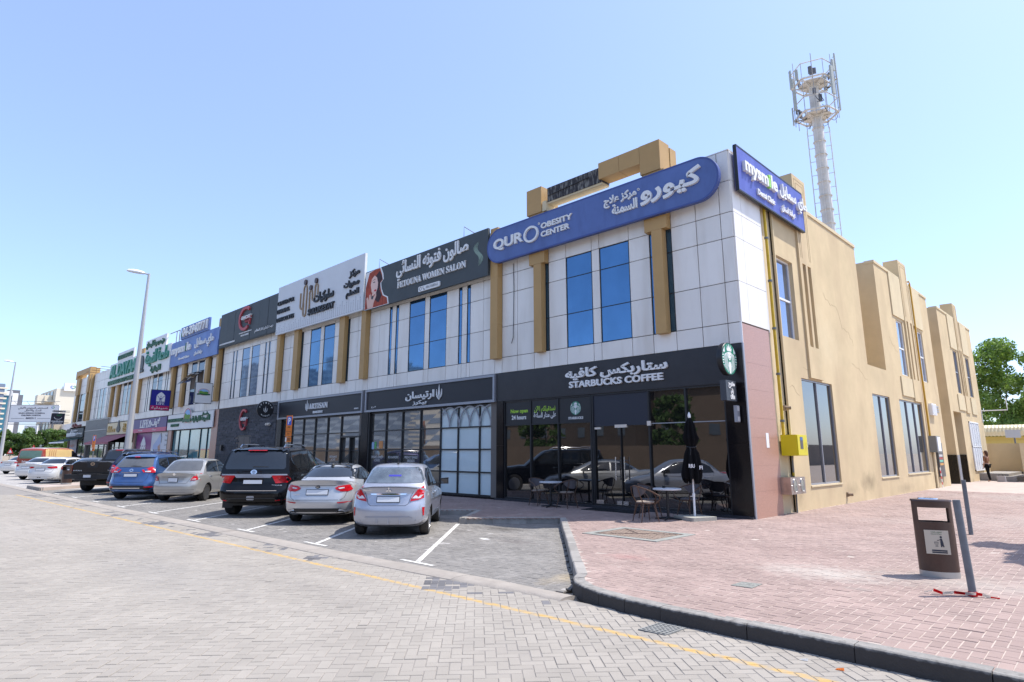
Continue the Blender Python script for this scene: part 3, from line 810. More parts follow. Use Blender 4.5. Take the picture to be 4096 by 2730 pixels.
# raised render bands
for (a, b_, z0, z1) in ((2.57, 2.62, .1, 9.7), (15.28, 17.12, 7.7, 9.69), (15.28, 17.12, 3.2 + .95, 4.98), (27.1, 28.9, 7.65, 9.6), (27.1, 28.9, 4.1, 4.98), (18.75, 20.7, 7.7, 9.69), (30.6, 32.5, 7.65, 9.6), (30.9, 32.4, 4.0, 4.98)):
    q = MB(); q.box(-.01, .05, a, b_, z0, z1); q.build('raised_band', M_tanlt, bld)
for (a, b_, zt, zb) in ((4.5, 5.62, 10.78, 4.0), (17.15, 18.5, 10.64, 4.0), (29.05, 30.15, 10.58, 4.0)):
    q = MB(); q.box(-.55, .07, a, b_, 7.72, zt)
    q.box(-.05, .07, a, a + .2, 5.0, 7.72); q.box(-.05, .07, b_ - .2, b_, 5.0, 7.72); q.box(-.05, .07, a + .48, b_ - .48, 5.0, 7.72)
    q.box(-.05, .07, a, b_, zb, 5.0)
    w = q.build('side_pilaster', M_tan, bld)
    q = MB()
    for e in (.14, .26): q.ribbon(SIDE(.071), [(a + e, 7.9), (a + e, zt - e), (b_ - e, zt - e), (b_ - e, 7.9)], .022, 0, .004)
    q.build('groove', mat('groove', (.36, .26, .15), rough=.9), w)
# upper side windows
M_side = mat('lilac_mirror_glass', (.26, .31, .42), rough=.05, metal=.8)
for (a, b_, z0, z1, dark) in ((2.75, 3.99, 5.1, 7.58, 0), (15.75, 16.85, 5.08, 7.57, 0), (19.4, 20.47, 5.08, 7.57, 0), (27.6, 28.68, 5.08, 7.55, 1), (31.15, 32.3, 5.08, 7.5, 1)):
    x = -.17 if a < 3 else -.1
    q = MB(); f = .045
    for (c, d, e, h) in ((a, a + f, z0, z1), (b_ - f, b_, z0, z1), (a + f, b_ - f, z0, z0 + f), (a + f, b_ - f, z1 - f, z1), (a + f, b_ - f, 6.28, 6.34)): q.box(x, x + .05, c, d, e, h)
    w = q.build('window', M_white if not dark else M_alu, bld)
    for (e, h) in ((z0 + f, 6.28), (6.34, z1 - f)):
        q = MB(); q.box(x, x + .015, a + f, b_ - f, e, h); q.build('pane', M_side, w)
# ground-floor side windows
for (a, b_, z0, z1, n) in ((3.85, 6.49, .8, 3.95, 2), (10.9, 13.2, .84, 3.95, 2), (14.65, 18.5, .88, 3.96, 3)):
    q = MB(); f = .05
    q.box(-.11, -.05, a, a + f, z0, z1); q.box(-.11, -.05, b_ - f, b_, z0, z1); q.box(-.11, -.05, a + f, b_ - f, z0, z0 + f); q.box(-.11, -.05, a + f, b_ - f, z1 - f, z1)
    for i in range(1, n): c = a + (b_ - a) * i / n; q.box(-.11, -.04, c - .022, c + .022, z0 + f, z1 - f)
    w = q.build('window', M_alu, bld)
    for i in range(n):
        q = MB(); c, d = a + (b_ - a) * i / n, a + (b_ - a) * (i + 1) / n; q.box(-.1, -.085, c + .02, d - .02, z0 + f, z1 - f); q.build('pane', mat('side_dark_glass', (.02, .02, .022), rough=.02, spec=.9, ior=1.6, coat=.4), w)
q = MB()
for (a, b_, z0) in ((3.85, 6.49, .8), (10.9, 13.2, .84), (14.65, 18.5, .88)): q.box(-.1, .03, a - .03, b_ + .03, z0 - .045, z0 - .002)
q.build('window_sill', M_tanlt, bld)
# doorway with black granite dado, fin and louvred panel
q = MB(); q.box(-3, -.01, 24.7, 24.748, .12, 1.62); q.build('dark_dado', M_blackst, bld)
q = MB(); q.box(-1.58, -1.5, 25.42, 27.44, .1, 2.6); q.box(-1.5, -.02, 27.4, 27.44, .12, 1.62); q.build('door_lining', M_blackst, bld)
q = MB(); q.box(-.02, .02, 24.76, 25.36, .12, 1.62); q.build('fin_cladding', M_alu, bld)
lv = MB(); lv.box(.005, .06, 29.2, 32.0, .7, .78); lv.box(.005, .06, 29.2, 32.0, 3.45, 3.52); lv.box(.005, .06, 29.2, 32.0, 2.05, 2.12)
for i in range(5): lv.box(.006, .058, 29.2 + i * .68, 29.28 + i * .68, .7, 3.52)
door = lv.build('louvred_door', M_white, bld)
sl = MB(); sl.add([(.01, 29.28, .8), (.01, 31.92, .8), (.045, 31.92, .74), (.045, 29.28, .74)], [(0, 1, 2, 3)]); sl.box(.01, .02, 29.3, 31.9, .735, .74)
me = sl.mesh('slat', M_white)
for i in range(42):
    if abs(i * .064 + .8 - 2.1) < .06: continue
    inst(me, 'slat', door, mw=Matrix.Translation((0, 0, i * .064)))
q = MB(); q.box(.002, .006, 29.2, 32.0, .7, 3.52); q.build('louvre_backing', M_frame, door)

# ------------------------------------------------------------ shopfronts
def frame_rect(mb, x0, x1, z0, z1, f, y0, y1):
    mb.box(x0, x0 + f, y0, y1, z0, z1); mb.box(x1 - f, x1, y0, y1, z0, z1); mb.box(x0 + f, x1 - f, y0 + .002, y1, z0, z0 + f); mb.box(x0 + f, x1 - f, y0 + .002, y1, z1 - f, z1)
def shop(x0, x1, z0, z1, cols, rows, gm, f=.05, y=.1, name='shop_window', fm=None, parent=None, skip=()):
    """glazed front: frame as a part, each pane a sub-part"""
    q = MB(); frame_rect(q, x0, x1, z0, z1, f, y - .06, y + .04)
    for c in cols: q.box(c - f / 2, c + f / 2, y - .055, y + .03, z0 + f, z1 - f)
    for r in rows:
        cc = [x0 + f] + sum([[c - f / 2, c + f / 2] for c in cols], []) + [x1 - f]
        for i in range(0, len(cc), 2): q.box(cc[i], cc[i + 1], y - .05, y + .025, r - f * .4, r + f * .4)
    w = q.build(name, fm or M_frame, parent or bld)
    cx = [x0 + f] + list(cols) + [x1 - f]; rz = [z0 + f] + list(rows) + [z1 - f]
    for i in range(len(cx) - 1):
        for j in range(len(rz) - 1):
            if (i, j) in skip: continue
            q = MB(); e, e2 = rg.uniform(-.003, .003), rg.uniform(-.002, .002); a, b_, c, d = cx[i], cx[i + 1], rz[j], rz[j + 1]
            g_ = gm(i, j) if callable(gm) else gm
            q.add([(a, y + e, c), (b_, y - e, c), (b_, y + e2, d), (a, y - e2, d)], [(0, 1, 2, 3)]); q.build('pane', g_, w)
    return w
M_side['u'] = 1
# --- corner cafe
q = MB(); q.box(-9.2, -.001, -.04, .1, 3.53, 4.535); q.build('fascia', mat('black_panel', (.022, .02, .022), rough=.35, var=.2, scale=2, spec=.5), bld)
for (a, b_) in ((-9.2, -8.86), (-.56, -.0015)):
    for (c, d) in ((.2, 1.98), (1.985, 3.525)):
        q = MB(); q.box(a, b_, -.035, .6, c, d); q.build('stone_slab', M_blackst, bld)
q = MB(); q.box(-9.2, .0, -.16, -.04, -.02, .17); q.box(-9.2, -.01, -.12, .4, .17, .198); q.build('plinth', mat('plinth_stone', (.03, .032, .04), rough=.35, var=.3, scale=30), bld)
def cafe_glass(): return M_dglass
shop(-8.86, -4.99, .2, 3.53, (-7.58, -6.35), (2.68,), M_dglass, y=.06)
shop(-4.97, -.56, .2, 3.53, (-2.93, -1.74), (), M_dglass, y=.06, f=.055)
q = MB(); q.box(-4.94, -2.96, .03, .045, 2.53, 3.47); q.build('blind', mat('navy_blind', (.018, .021, .034), rough=.5), bld)
q = MB()
for i in range(3):
    a, b_ = ((-8.8, -7.61), (-7.55, -6.38), (-6.32, -5.05))[i]; q.box(a, b_, .035, .045, 2.7, 3.47)
q.build('window_banner', mat('black_vinyl', (.018, .018, .02), rough=.45), bld)
q = MB(); q.box(-2.9, -1.77, .03, .045, 2.545, 2.57); q.box(-1.71, -.62, .03, .045, 2.545, 2.57); q.build('transom', M_alu, bld)
dr = MB(); dr.box(-4.9, -4.87, .0, .05, .22, 2.5); dr.box(-3.93, -3.915, .01, .05, .3, 2.5); drr = dr.build('glass_door', M_frame, bld)
for xh in (-4.08, -3.77):
    q = MB(); q.tube([(xh, -.06, .95), (xh, -.06, 1.62)], .018, 8); q.tube([(xh, -.06, 1.05), (xh, .04, 1.05)], .01, 6); q.tube([(xh, -.06, 1.52), (xh, .04, 1.52)], .01, 6); q.build('handle', M_steel, drr, smooth=True)
for (a, b_) in ((-4.88, -4.6), (-4.12, -3.94), (-3.9, -3.72)):
    q = MB(); q.box(a, b_, .0, .05, .25, .36); q.build('hinge', M_steel, drr)
q = MB(); q.box(-4.12, -3.7, .0, .05, 2.47, 2.56); q.box(-4.9, -4.65, .0, .05, 2.44, 2.5); q.box(-2.98, -2.86, -.02, .02, 2.5, 2.63); q.build('door_bracket', mat('cream_plastic', (.65, .58, .5), rough=.5), drr)

# --- bakery, right half (bay B)
M_frost = mat('frosted_film', (.56, .66, .68), rough=.25, spec=.5, var=.04, scale=1.2, coat=.5)
M_clear = mat('grey_shop_glass', (.075, .075, .07), rough=.02, spec=1.0, ior=1.9, coat=.8, var=.7, scale=.8)
cols = (-16.3, -15.09, -13.82, -12.5, -11.44, -10.22)
shop(-17.5, -9.215, .2, 3.5, cols, (1.04, 1.86, 2.68), lambda i, j: M_frost if i >= 4 else M_clear, y=.12, f=.06)
q = MB(); q.box(-17.6, -17.5, -.01, .3, .1, 3.52); q.build('side_post', M_frame, bld)
q = MB()
for i in range(7):       # pointed arch tracery
    c = -12.52 + i * .585
    for s in (-1, 1):
        for k in (0,):
            pts_ = [(c + s * .60 * math.sin(t * math.pi / 2 * .95), 3.46 - .76 * (1 - math.cos(t * math.pi / 2)) ) for t in np.linspace(0, 1, 8)]
            pts_ = [(x, z) for x, z in pts_ if -12.45 < x < -9.24]
            if len(pts_) > 1: q.ribbon(FRONT(.0), pts_, .05, -.07 if s > 0 else -.072, -.045 if s > 0 else -.043)
q.build('arch_tracery', M_alu, bld)
q = MB(); q.box(-17.9, -9.2, -.05, .25, -.02, .2); q.build('plinth', M_blackst, bld)
for (bx0, bx1) in ((-17.79, -9.24), (-26.7, -18.03)):
    q = MB(); frame_rect(q, bx0, bx1, 3.52, 4.52, .09, -.12, .05); fa = q.build('fascia', M_alu, bld)
    q = MB(); q.box(bx0 + .08, bx1 - .08, -.07, .05, 3.6, 4.44); q.build('fascia_panel', mat('fascia_black', (.022, .023, .028), rough=.45, spec=.4), fa)
# --- bakery, left half (bay C)
cols = (-25.2, -23.93, -22.66, -21.4, -20.1)
shop(-26.3, -18.17, .2, 3.5, cols, (1.82, 2.66), M_clear, y=.12, f=.06)
q = MB(); frame_rect(q, -20.0, -18.25, .15, 2.5, .07, -.02, .1); q.box(-19.15, -19.07, -.015, .1, .2, 2.44); q.build('door_frame', M_frame, bld)
q = MB(); q.box(-26.8, -18.0, -.05, .25, -.02, .2); q.box(-18.17, -17.6, -.03, .3, .1, 3.52); q.box(-26.72, -26.3, -.03, .3, .1, 3.5); q.build('plinth', M_blackst, bld)
# warm ceiling lamps seen through the bakery glass are small lit fittings on the transom
# --- dark stone front with coursed slabs (bay D)
M_slab = mat('charcoal_stone', (.06, .062, .072), rough=.75, var=.35, scale=5, bump=.6, bscale=18, attr=.3)
bk = MB(); bk.box(-35.5, -26.95, .0, .5, .1, 4.5); dark = bk.build('dark_stone_front', M_back, bld)
rs = random.Random(3); cnt = 0; rest = MB()
z = .15
while z < 4.46:
    h = .10; x = -35.5
    while x < -26.98:
        w = min(rs.uniform(.35, .7), -26.97 - x); d = rs.uniform(0, .022)
        if not (-32.2 < x + w / 2 < -30.3 and z < 2.75):
            t = MB() if (cnt < 300 and z > 1.6) else rest
            t.box(x + .004, x + w - .004, -.02 - d, .01, z + .004, min(z + h, 4.5) - .004)
            if t is not rest: t.build('stone', M_slab, dark); cnt += 1
        x += w
    z += h
rest.build('stone_field', M_slab, dark, kind='stuff')
shop(-32.1, -30.35, .2, 2.72, (-31.2,), (), M_dglass, y=.05, name='doorway')
q = MB(); q.box(-35.98, -35.5, -.04, .2, .1, 4.52); q.build('granite_slab', M_granite, bld)
# --- remaining shops
M_tealg = mat('teal_shop_glass', (.10, .26, .29), rough=.03, spec=1.0, ior=1.7, coat=.6, var=.3, scale=.9)
M_palg = mat('pale_shop_glass', (.12, .13, .125), rough=.05, spec=1.0, ior=1.6, coat=.5, var=.5, scale=1.5)
shop(-44.6, -36.6, .2, 3.37, (-43.2, -41.1, -38.9, -37.6), (), M_tealg, y=.15)
q = MB(); q.box(-36.6, -35.99, -.03, .3, .1, 4.53); q.build('granite_slab', M_granite, bld)
q = MB(); q.box(-45.3, -44.6, -.03, .3, .1, 3.36); q.build('granite_slab', M_granite, bld)
q = MB(); q.box(-54.6, -54.1, -.03, .3, .1, 3.36); q.build('granite_slab', M_granite, bld)
shop(-63.0, -54.6, .2, 3.3, (-61.4, -59.7, -58, -56.2), (2.2,), M_palg, y=.2)
shop(-72.6, -63.4, .2, 3.3, (-71, -69.2, -67.4, -65.2), (2.3,), M_palg, y=.2)
shop(-80.6, -73.0, .2, 3.3, (-79, -76.8, -74.6), (), M_palg, y=.2)
# metal grille over bay H
q = MB()
for x in np.linspace(-72.2, -63.3, 60): q.box(x, x + .05, -.2, -.14, 2.55, 4.95)
q.box(-72.3, -63.2, -.22, -.12, 2.5, 2.58); q.box(-72.3, -63.2, -.22, -.12, 3.9, 3.97); q.box(-72.3, -63.2, -.22, -.12, 4.95, 5.03)
q.build('metal_grille', mat('galvanised', (.36, .36, .35), rough=.5, metal=.5), bld, kind='stuff')
# hanging cable
q = MB(); q.tube([(-8.33, -.06, 8.5), (-8.3, -.06, 7.6), (-8.32, -.06, 6.4), (-8.33, -.07, 5.75), (-8.4, -.08, 5.55)], .012, 5); q.build('cable', M_frame, bld)

# hairline cracks and drip marks on the tan wall
rk2 = random.Random(17); M_crack = mat('crack', (.42, .32, .19), rough=.95)
for (y, z, n, dy, dz) in ((6.6, 7.1, 16, .16, -.10), (4.1, 4.3, 9, .18, -.06), (8.9, 4.9, 14, .14, -.03), (2.9, 3.6, 6, .12, -.05), (14.3, 6.6, 10, .12, -.07), (21.5, 5.0, 9, .1, -.1)):
    P_ = [(y, z)]
    for i in range(n): P_.append((P_[-1][0] + dy * rk2.uniform(.4, 1.5), P_[-1][1] + dz * rk2.uniform(-1.2, 2.8)))
    q = MB(); q.ribbon(SIDE(.001), P_, [rk2.uniform(.005, .014) for _ in P_], 0, .002); q.build('crack', M_crack, side)

DK = (.24, .19, .12)
add_stains(M_tan, [((0, 9.3, .75), (.5, 1.2, .42), DK, .75), ((0, 7.4, .55), (.5, .9, .3), (.3, .24, .15), .6), ((0, 2.95, .75), (.5, .4, .5), DK, .6), ((0, 14, .35), (.5, 1.6, .25), (.33, .26, .17), .6),
    ((0, 20.5, .5), (.5, 1.5, .5), (.33, .26, .17), .6), ((0, 6.3, 5.3), (.5, 1.6, 1.4), (.66, .55, .36), .5), ((0, 9.5, 8.4), (.5, .7, 1.3), (.45, .36, .22), .4), ((0, 4.2, 4.5), (.5, .3, .5), (.46, .37, .22), .4),
    ((0, 12, 4.6), (.5, 1.4, .5), (.48, .38, .24), .45), ((0, 19, 8.6), (.5, 1.6, .9), (.66, .56, .38), .6), ((0, 28.5, 1.0), (.5, 1.2, .6), (.33, .27, .18), .6)], 2.6)

# ============================================================ SIGNS ON THE BUILDING
M_ltr = mat('white_lettering', (.72, .72, .71), rough=.5)
M_blk = mat('black_lettering', (.02, .02, .022), rough=.5)
M_grn = mat('green_lettering', (.018, .11, .05), rough=.5)
M_grnl = mat('green_relief_letters', (.05, .24, .17), rough=.5)
M_sblue = mat('sign_blue', (.085, .135, .33), rough=.45, var=.12, scale=1.2, dirt=((.05, .075, .2), .4, 2.5, (1.5, 1.5, .4)))
M_sgrey = mat('sign_charcoal', (.052, .062, .066), rough=.6, var=.1, scale=1.5)
M_swhite = mat('sign_white', (.70, .70, .69), rough=.5, var=.03, scale=1)
def board(name, label, pts, fr, d0, d1, m, group=None, edge=None):
    o = Vector(fr[0]); X = Vector(fr[1]); us = [p[0] for p in pts]; vs = [p[1] for p in pts]
    c = o + X * ((min(us) + max(us)) / 2) + Vector((0, 0, min(vs)))
    t = thing(name, label, 'sign', tuple(c), group=group)
    q = MB(); q.plate(fr, pts, d0, d1); q.build('panel', m, t)
    if edge:
        q = MB(); q.ribbon(fr, pts, .05, d0 + .01, d1 + .006, closed=True); q.build('sign_edge', edge, t)
    return t
F = FRONT()
# blue obesity centre sign (rounded ends)
def pill(u0, u1, v0, v1): r = (v1 - v0) / 2; return rrect(u0, u1, v0, v1, r - .001, 14)
qs = board('shop_sign', 'blue sign with rounded ends reading QURO OBESITY CENTER, nearest the corner', pill(-9.33, -.13, 8.57, 9.83), FRONT(-.28), 0, .14, M_sblue, edge=mat('sign_edge_blue', (.05, .08, .25), rough=.5))
G1 = FRONT(-.42)
txt('QUR', qs, M_ltr, G1, -8.95, -7.44, 8.97, 9.43, .07, bold=.032, split=True)
q = MB(); q.ribbon(G1, ell(-7.06, 9.2, .31, .26, 32), .075, 0, .07, closed=True); q.build('letter', M_ltr, qs)
q = MB(); q.ribbon(G1, ell(-6.7, 9.5, .035, n=14), .012, 0, .03, closed=True); q.build('registered_mark', M_ltr, qs)
txt('OBESITY', qs, M_ltr, G1, -6.6, -5.22, 9.27, 9.47, .05, bold=.032, split=True)
txt('CENTER', qs, M_ltr, G1, -6.6, -5.33, 8.97, 9.17, .05, bold=.032, split=True)
txt('مركز علاج', qs, M_ltr, G1, -3.92, -2.72, 9.22, 9.6, .05, st='ar', bold=.03)
txt('السمنة', qs, M_ltr, G1, -3.62, -2.7, 8.93, 9.27, .05, st='ar', bold=.03)
txt('كيورو', qs, M_ltr, G1, -2.58, -.6, 8.92, 9.62, .07, st='ar', bold=.035)
q = MB(); q.ribbon(G1, ell(-2.65, 9.5, .035, n=14), .012, 0, .03, closed=True); q.build('registered_mark', M_ltr, qs)
# blue dental clinic sign on the side wall
dn = board('shop_sign', 'blue mysmile dental clinic sign wrapping the side wall at the roof corner', rect(.1, 4.86, 8.78, 10.1), SIDE(.10), 0, .1, mat('sign_royal_blue', (.07, .09, .36), rough=.45, var=.06, scale=1.5, dirt=((.2, .24, .6), .25, 3, (1, 1, .3))), edge=M_frame)
G2 = SIDE(.2)
txt('mysmile', dn, M_ltr, G2, .42, 2.62, 9.30, 9.86, .09, bold=.032, split=True, m2=mat('lime_lettering', (.30, .62, .12), rough=.5), m2i=(4,))
txt('Dental Clinic', dn, M_ltr, G2, 1.25, 2.42, 8.98, 9.16, .05, bold=.032)
txt('ماي سمايل', dn, M_ltr, G2, 2.78, 4.98, 9.27, 9.86, .09, st='ar', bold=.025)
txt('عيادة اسنان', dn, M_ltr, G2, 2.92, 4.0, 8.93, 9.2, .05, st='ar', bold=.03)
# women salon sign
M_saloon = M_sgrey
ws = board('shop_sign', 'charcoal FETOUNA WOMEN SALON sign with a picture of a red-haired woman', rect(-17.78, -9.33, 8.2, 10.05), FRONT(-.3), 0, .1, M_saloon)
G3 = FRONT(-.4)
txt('صالون فتونه النسائي', ws, M_ltr, G3, -15.2, -10.42, 9.08, 9.98, .06, st='ar', bold=.018)
txt('FETOUNA WOMEN SALON', ws, M_ltr, G3, -15.1, -10.55, 8.76, 9.04, .06, st='serif', split=True)
q = MB(); q.plate(G3, rrect(-13.55, -12.13, 8.31, 8.53, .05), 0, .05); q.build('phone_plate', M_swhite, ws)
txt('0563368563', ws, M_blk, G3, -13.02, -12.25, 8.37, 8.48, .003, .05, bold=.0)
q = MB(); q.ribbon(G3, ell(-13.4, 8.425, .07, n=16), .018, .05, .054, closed=True); q.ribbon(G3, [(-13.22, 8.5), (-13.23, 8.43), (-13.17, 8.37), (-13.1, 8.36)], .03, .05, .054); q.build('phone_symbol', M_blk, ws)
M_sage = mat('sage_print', (.22, .30, .24), rough=.6)
for k, (ox, w, ph) in enumerate(((0, .07, 0), (.12, .05, .2), (-.1, .05, -.2), (.06, .03, .5), (-.15, .03, -.5))):
    q = MB(); q.ribbon(G3, [(-9.86 + ox * math.sin(t * 3.1) + .17 * math.sin(t * 2 * math.pi + ph), 8.66 + .98 * t) for t in np.linspace(.0 + abs(ph) * .2, 1 - abs(ph) * .15, 18)], [w * math.sin(math.pi * t) + .004 for t in np.linspace(0, 1, 18)], .001 + .001 * k, .004 + .001 * k); q.build('curl_emblem', M_sage, ws)
# printed portrait on the sign: flat shapes
pr = [('photo_backing', M_swhite, [(-17.77, 8.21), (-15.78, 8.21), (-15.86, 8.55), (-16.2, 8.7), (-16.38, 9.0), (-16.45, 9.3), (-16.25, 9.45), (-16.3, 9.7), (-16.5, 10.05), (-17.75, 10.0)]),
      ('red_hair', mat('auburn', (.33, .055, .025), rough=.7, var=.55, scale=4, stretch=(3, 1, .8)), [(-17.74, 8.23), (-15.86, 8.23), (-15.94, 8.52), (-16.28, 8.68), (-16.45, 9.0), (-16.52, 9.3), (-16.32, 9.42), (-16.4, 9.68), (-16.58, 10.02), (-17.0, 10.03), (-17.45, 9.95), (-17.72, 9.3)]),
      ('dark_hair', mat('dark_hair_print', (.035, .015, .02), rough=.7), [(-16.9, 9.7), (-16.62, 9.9), (-16.42, 9.65), (-16.36, 9.45), (-16.5, 9.35), (-16.55, 9.0), (-16.35, 8.7), (-16.6, 8.4), (-16.95, 8.6), (-16.75, 9.1), (-16.72, 9.4)]),
      ('face', mat('skin_print', (.72, .50, .43), rough=.7), [(-17.3, 9.35), (-17.22, 9.62), (-17.0, 9.75), (-16.8, 9.62), (-16.7, 9.35), (-16.72, 9.1), (-16.85, 8.88), (-17.02, 8.82), (-17.2, 9.0)]),
      ('hand', mat('skin_print_2', (.68, .44, .36), rough=.7), [(-17.5, 8.24), (-17.62, 8.75), (-17.5, 8.8), (-17.42, 8.62), (-17.38, 8.95), (-17.3, 8.95), (-17.24, 8.72), (-17.1, 9.0), (-17.02, 8.95), (-17.05, 8.7), (-16.82, 8.9), (-16.8, 8.75), (-17.0, 8.45), (-17.05, 8.24)]),
      ('eye', M_frame, ell(-17.02, 9.43, .09, .025, 12)), ('eyebrow', mat('brow', (.2, .05, .03)), [(-17.2, 9.5), (-16.98, 9.58), (-16.9, 9.54), (-17.0, 9.55)]),
      ('lips', mat('lips_print', (.5, .03, .04), rough=.6), ell(-16.9, 9.02, .09, .05, 12)), ('ring', M_frame, ell(-17.12, 8.72, .09, .09, 10)), ('nails', mat('lips_print', (.5, .03, .04)), ell(-17.35, 8.93, .04, .05, 8))]
ph_ = None
for i, (nm, m_, P_) in enumerate(pr):
    q = MB(); q.plate(G3, P_, -.002, .004 + .0015 * i); o_ = q.build(nm, m_, ph_ or ws); ph_ = ph_ or o_
for xx in (-16.9, -10.9):
    t = thing('sign_bracket', 'thin rusty steel bracket standing above the ' + ('left' if xx < -12 else 'right') + ' part of the women salon sign', 'bracket', (xx, -.2, 10.03))
    q = MB(); q.tube([(xx, -.25, 10.0), (xx, -.25, 10.55), (xx + .4, .55, 10.1)], .014, 5); q.build('strut', mat('rusty_steel', (.12, .06, .04), rough=.8), t)
# learning centre sign
M_sul = mat('sign_white_board', (.60, .61, .62), rough=.5, var=.03, scale=1)
ls = board('shop_sign', 'tall white SULUKEYAT learning centre board with black and gold figures', rect(-27.05, -17.88, 8.26, 11.05), FRONT(-.3), 0, .12, M_sul)
G4 = FRONT(-.42)
for t_, v in (('CENTER FOR', 9.93), ('LEARNING', 9.46), ('DIFFICULTIES', 8.97)): txt(t_, ls, M_blk, G4, -26.95, -26.95 + (2.0 if t_ != 'LEARNING' else 1.5) + (.1 if 'DIFF' in t_ else 0), v, v + .24, .07, bold=.012)
txt('سلوكيات', ls, M_blk, G4, -22.65, -20.62, 9.28, 9.9, .08, st='ar', bold=.03)
txt('SULUKEYAT', ls, M_blk, G4, -23.2, -20.5, 8.8, 9.14, .08, bold=.032, split=True)
for t_, a, v in (('مركز', -19.2, 10.02), ('صعوبات', -19.65, 9.52), ('التعلم', -19.4, 9.02)): txt(t_, ls, M_blk, G4, a, -18.25, v, v + .42, .07, st='ar', bold=.03)
M_gbr = mat('brass_outline', (.30, .20, .11), rough=.4)
def uloop(pts, w=.07): q = MB(); q.ribbon(G4, pts, w, 0, .06); q.build('figure_outline', M_gbr, ls)
uloop([(-24.2, 10.2), (-24.2, 9.55)] + ell(-24.03, 9.5, .17, .2, 8, 180, 360) + [(-23.85, 10.25)] + ell(-23.68, 10.35, .17, .2, 8, 180, 0) + [(-23.5, 10.2), (-23.5, 9.1)] + ell(-23.66, 9.05, .16, .2, 8, 0, -180) + [(-23.83, 9.2), (-23.83, 9.6)])
uloop([(-23.15, 9.1), (-23.18, 9.95)] + ell(-23.05, 10.0, .15, .16, 8, 180, 0) + [(-22.88, 9.8)] + ell(-22.75, 9.72, .13, .16, 8, 180, 360) + [(-22.6, 10.2)] + ell(-22.46, 10.25, .15, .16, 8, 180, 0) + [(-22.3, 10.0), (-22.3, 9.8)])
for cx, cz in ((-23.68, 10.72), (-23.05, 10.3), (-22.5, 10.58)):
    q = MB(); q.plate(G4, ell(cx, cz, .13, .15, 16), 0, .09); q.build('figure_head', mat('brown_disc', (.06, .03, .025), rough=.4), ls)
M_silv = mat('silver_print', (.36, .36, .37), rough=.5)
q = MB()
for i in range(44):
    x = -26.95 + i * .205; h = .12 + .11 * (i % 3) + .02 * (i % 2) + .006 * i
    q.ribbon(G4, [(x, 8.34), (x, 8.34 + h)], .028, 0, .004); q.plate(G4, ell(x, 8.4 + h, .03, .035, 8), 0, .004)
    q.ribbon(G4, [(x, 8.36), (x + .1, 8.36)], .02, 0, .003)
q.build('row_of_small_figures', M_silv, ls, kind='stuff')
# ghost kitchen sign
gs = board('shop_sign', 'dark grey ribbed GHOST sign board with a red ring, between two white and blue boards', rect(-35.75, -27.12, 8.5, 10.8), FRONT(-.28), 0, .08, M_sgrey)
for i in range(7):
    q = MB(); x = -35.7 + i * 1.23; q.plate(FRONT(-.36), rect(x, x + 1.2, 8.56, 10.76), 0, .02 + .008 * (i % 2)); q.build('panel', M_sgrey, gs)
G5 = FRONT(-.39)
M_ring = mat('red_ring', (.42, .06, .07), rough=.5)
def ghost(fr, cx, cz, rx, rz, t, d):
    a = MB(); a.ribbon(fr, ell(cx, cz, rx, rz, 40, 50, 305), d * .9, 0, .1); a.ribbon(fr, [(cx + .05 * rx, cz), (cx + rx * .95, cz), (cx + rx * .75, cz - rz * .65)], d * .8, 0, .1); a.build('ring', M_ring, t)
    txt('GHOST', t, M_ltr, fr, cx - rx * .6, cx + rx * 1.1, cz - rz * .1, cz + rz * .24, .12, bold=.02)
    txt('kitchen', t, M_ring, fr, cx + rx * .1, cx + rx * .8, cz - rz * .42, cz - rz * .2, .11)
ghost(G5, -31.5, 9.93, .85, .68, gs, .2)
txt('www.ghostkitchendubai.ae', gs, M_ltr, G5, -32.4, -30.5, 9.02, 9.12, .02, bold=.032); txt('+971 52 785 8715', gs, M_ltr, G5, -32.1, -30.9, 8.84, 8.95, .02, bold=.032)
txt('دوست كيتشن لادارة المطاعم', gs, M_ltr, G5, -30.0, -27.5, 8.78, 9.03, .02, st='ar'); txt('GHOST KITCHEN RESTAURANT MANAGEMENT', gs, M_ltr, G5, -35.5, -33.0, 8.66, 8.76, .02, bold=.032)
# mysmile sign 2 with phone number
m2_ = board('shop_sign', 'faded blue mysmile dental clinic sign on the upper front', rect(-45.55, -35.88, 8.18, 10.05), FRONT(-.3), 0, .1, mat('faded_sign_blue', (.115, .19, .42), rough=.5, var=.2, scale=.8, dirt=((.05, .09, .36), .7, 1.0, (1, 1, .5))))
G6 = FRONT(-.4)
txt('mysmile', m2_, M_ltr, G6, -45.2, -41.0, 8.9, 9.72, .08, bold=.032, split=True, m2=M_grn, m2i=(4,)); txt('Dental Clinic', m2_, M_ltr, G6, -43.5, -41.2, 8.55, 8.72, .05, bold=.032)
txt('ماي سمايل', m2_, M_ltr, G6, -40.2, -36.6, 8.9, 9.75, .08, st='ar', bold=.025); txt('عيادة اسنان', m2_, M_ltr, G6, -40.2, -38.6, 8.5, 8.82, .05, st='ar', bold=.03)
pn = board('shop_sign', 'long blue telephone number sign 04-3940771 on the roof edge', rect(-43.55, -37.8, 10.1, 11.0), FRONT(-.3), 0, .14, M_sblue)
txt('04-3940771', pn, M_ltr, FRONT(-.44), -43.0, -37.95, 10.22, 10.88, .1, bold=.032, split=True)
q = MB(); q.plate(FRONT(-.44), rect(-43.5, -43.1, 10.3, 10.6), 0, .02); q.build('small_green_tab', M_grn, pn)
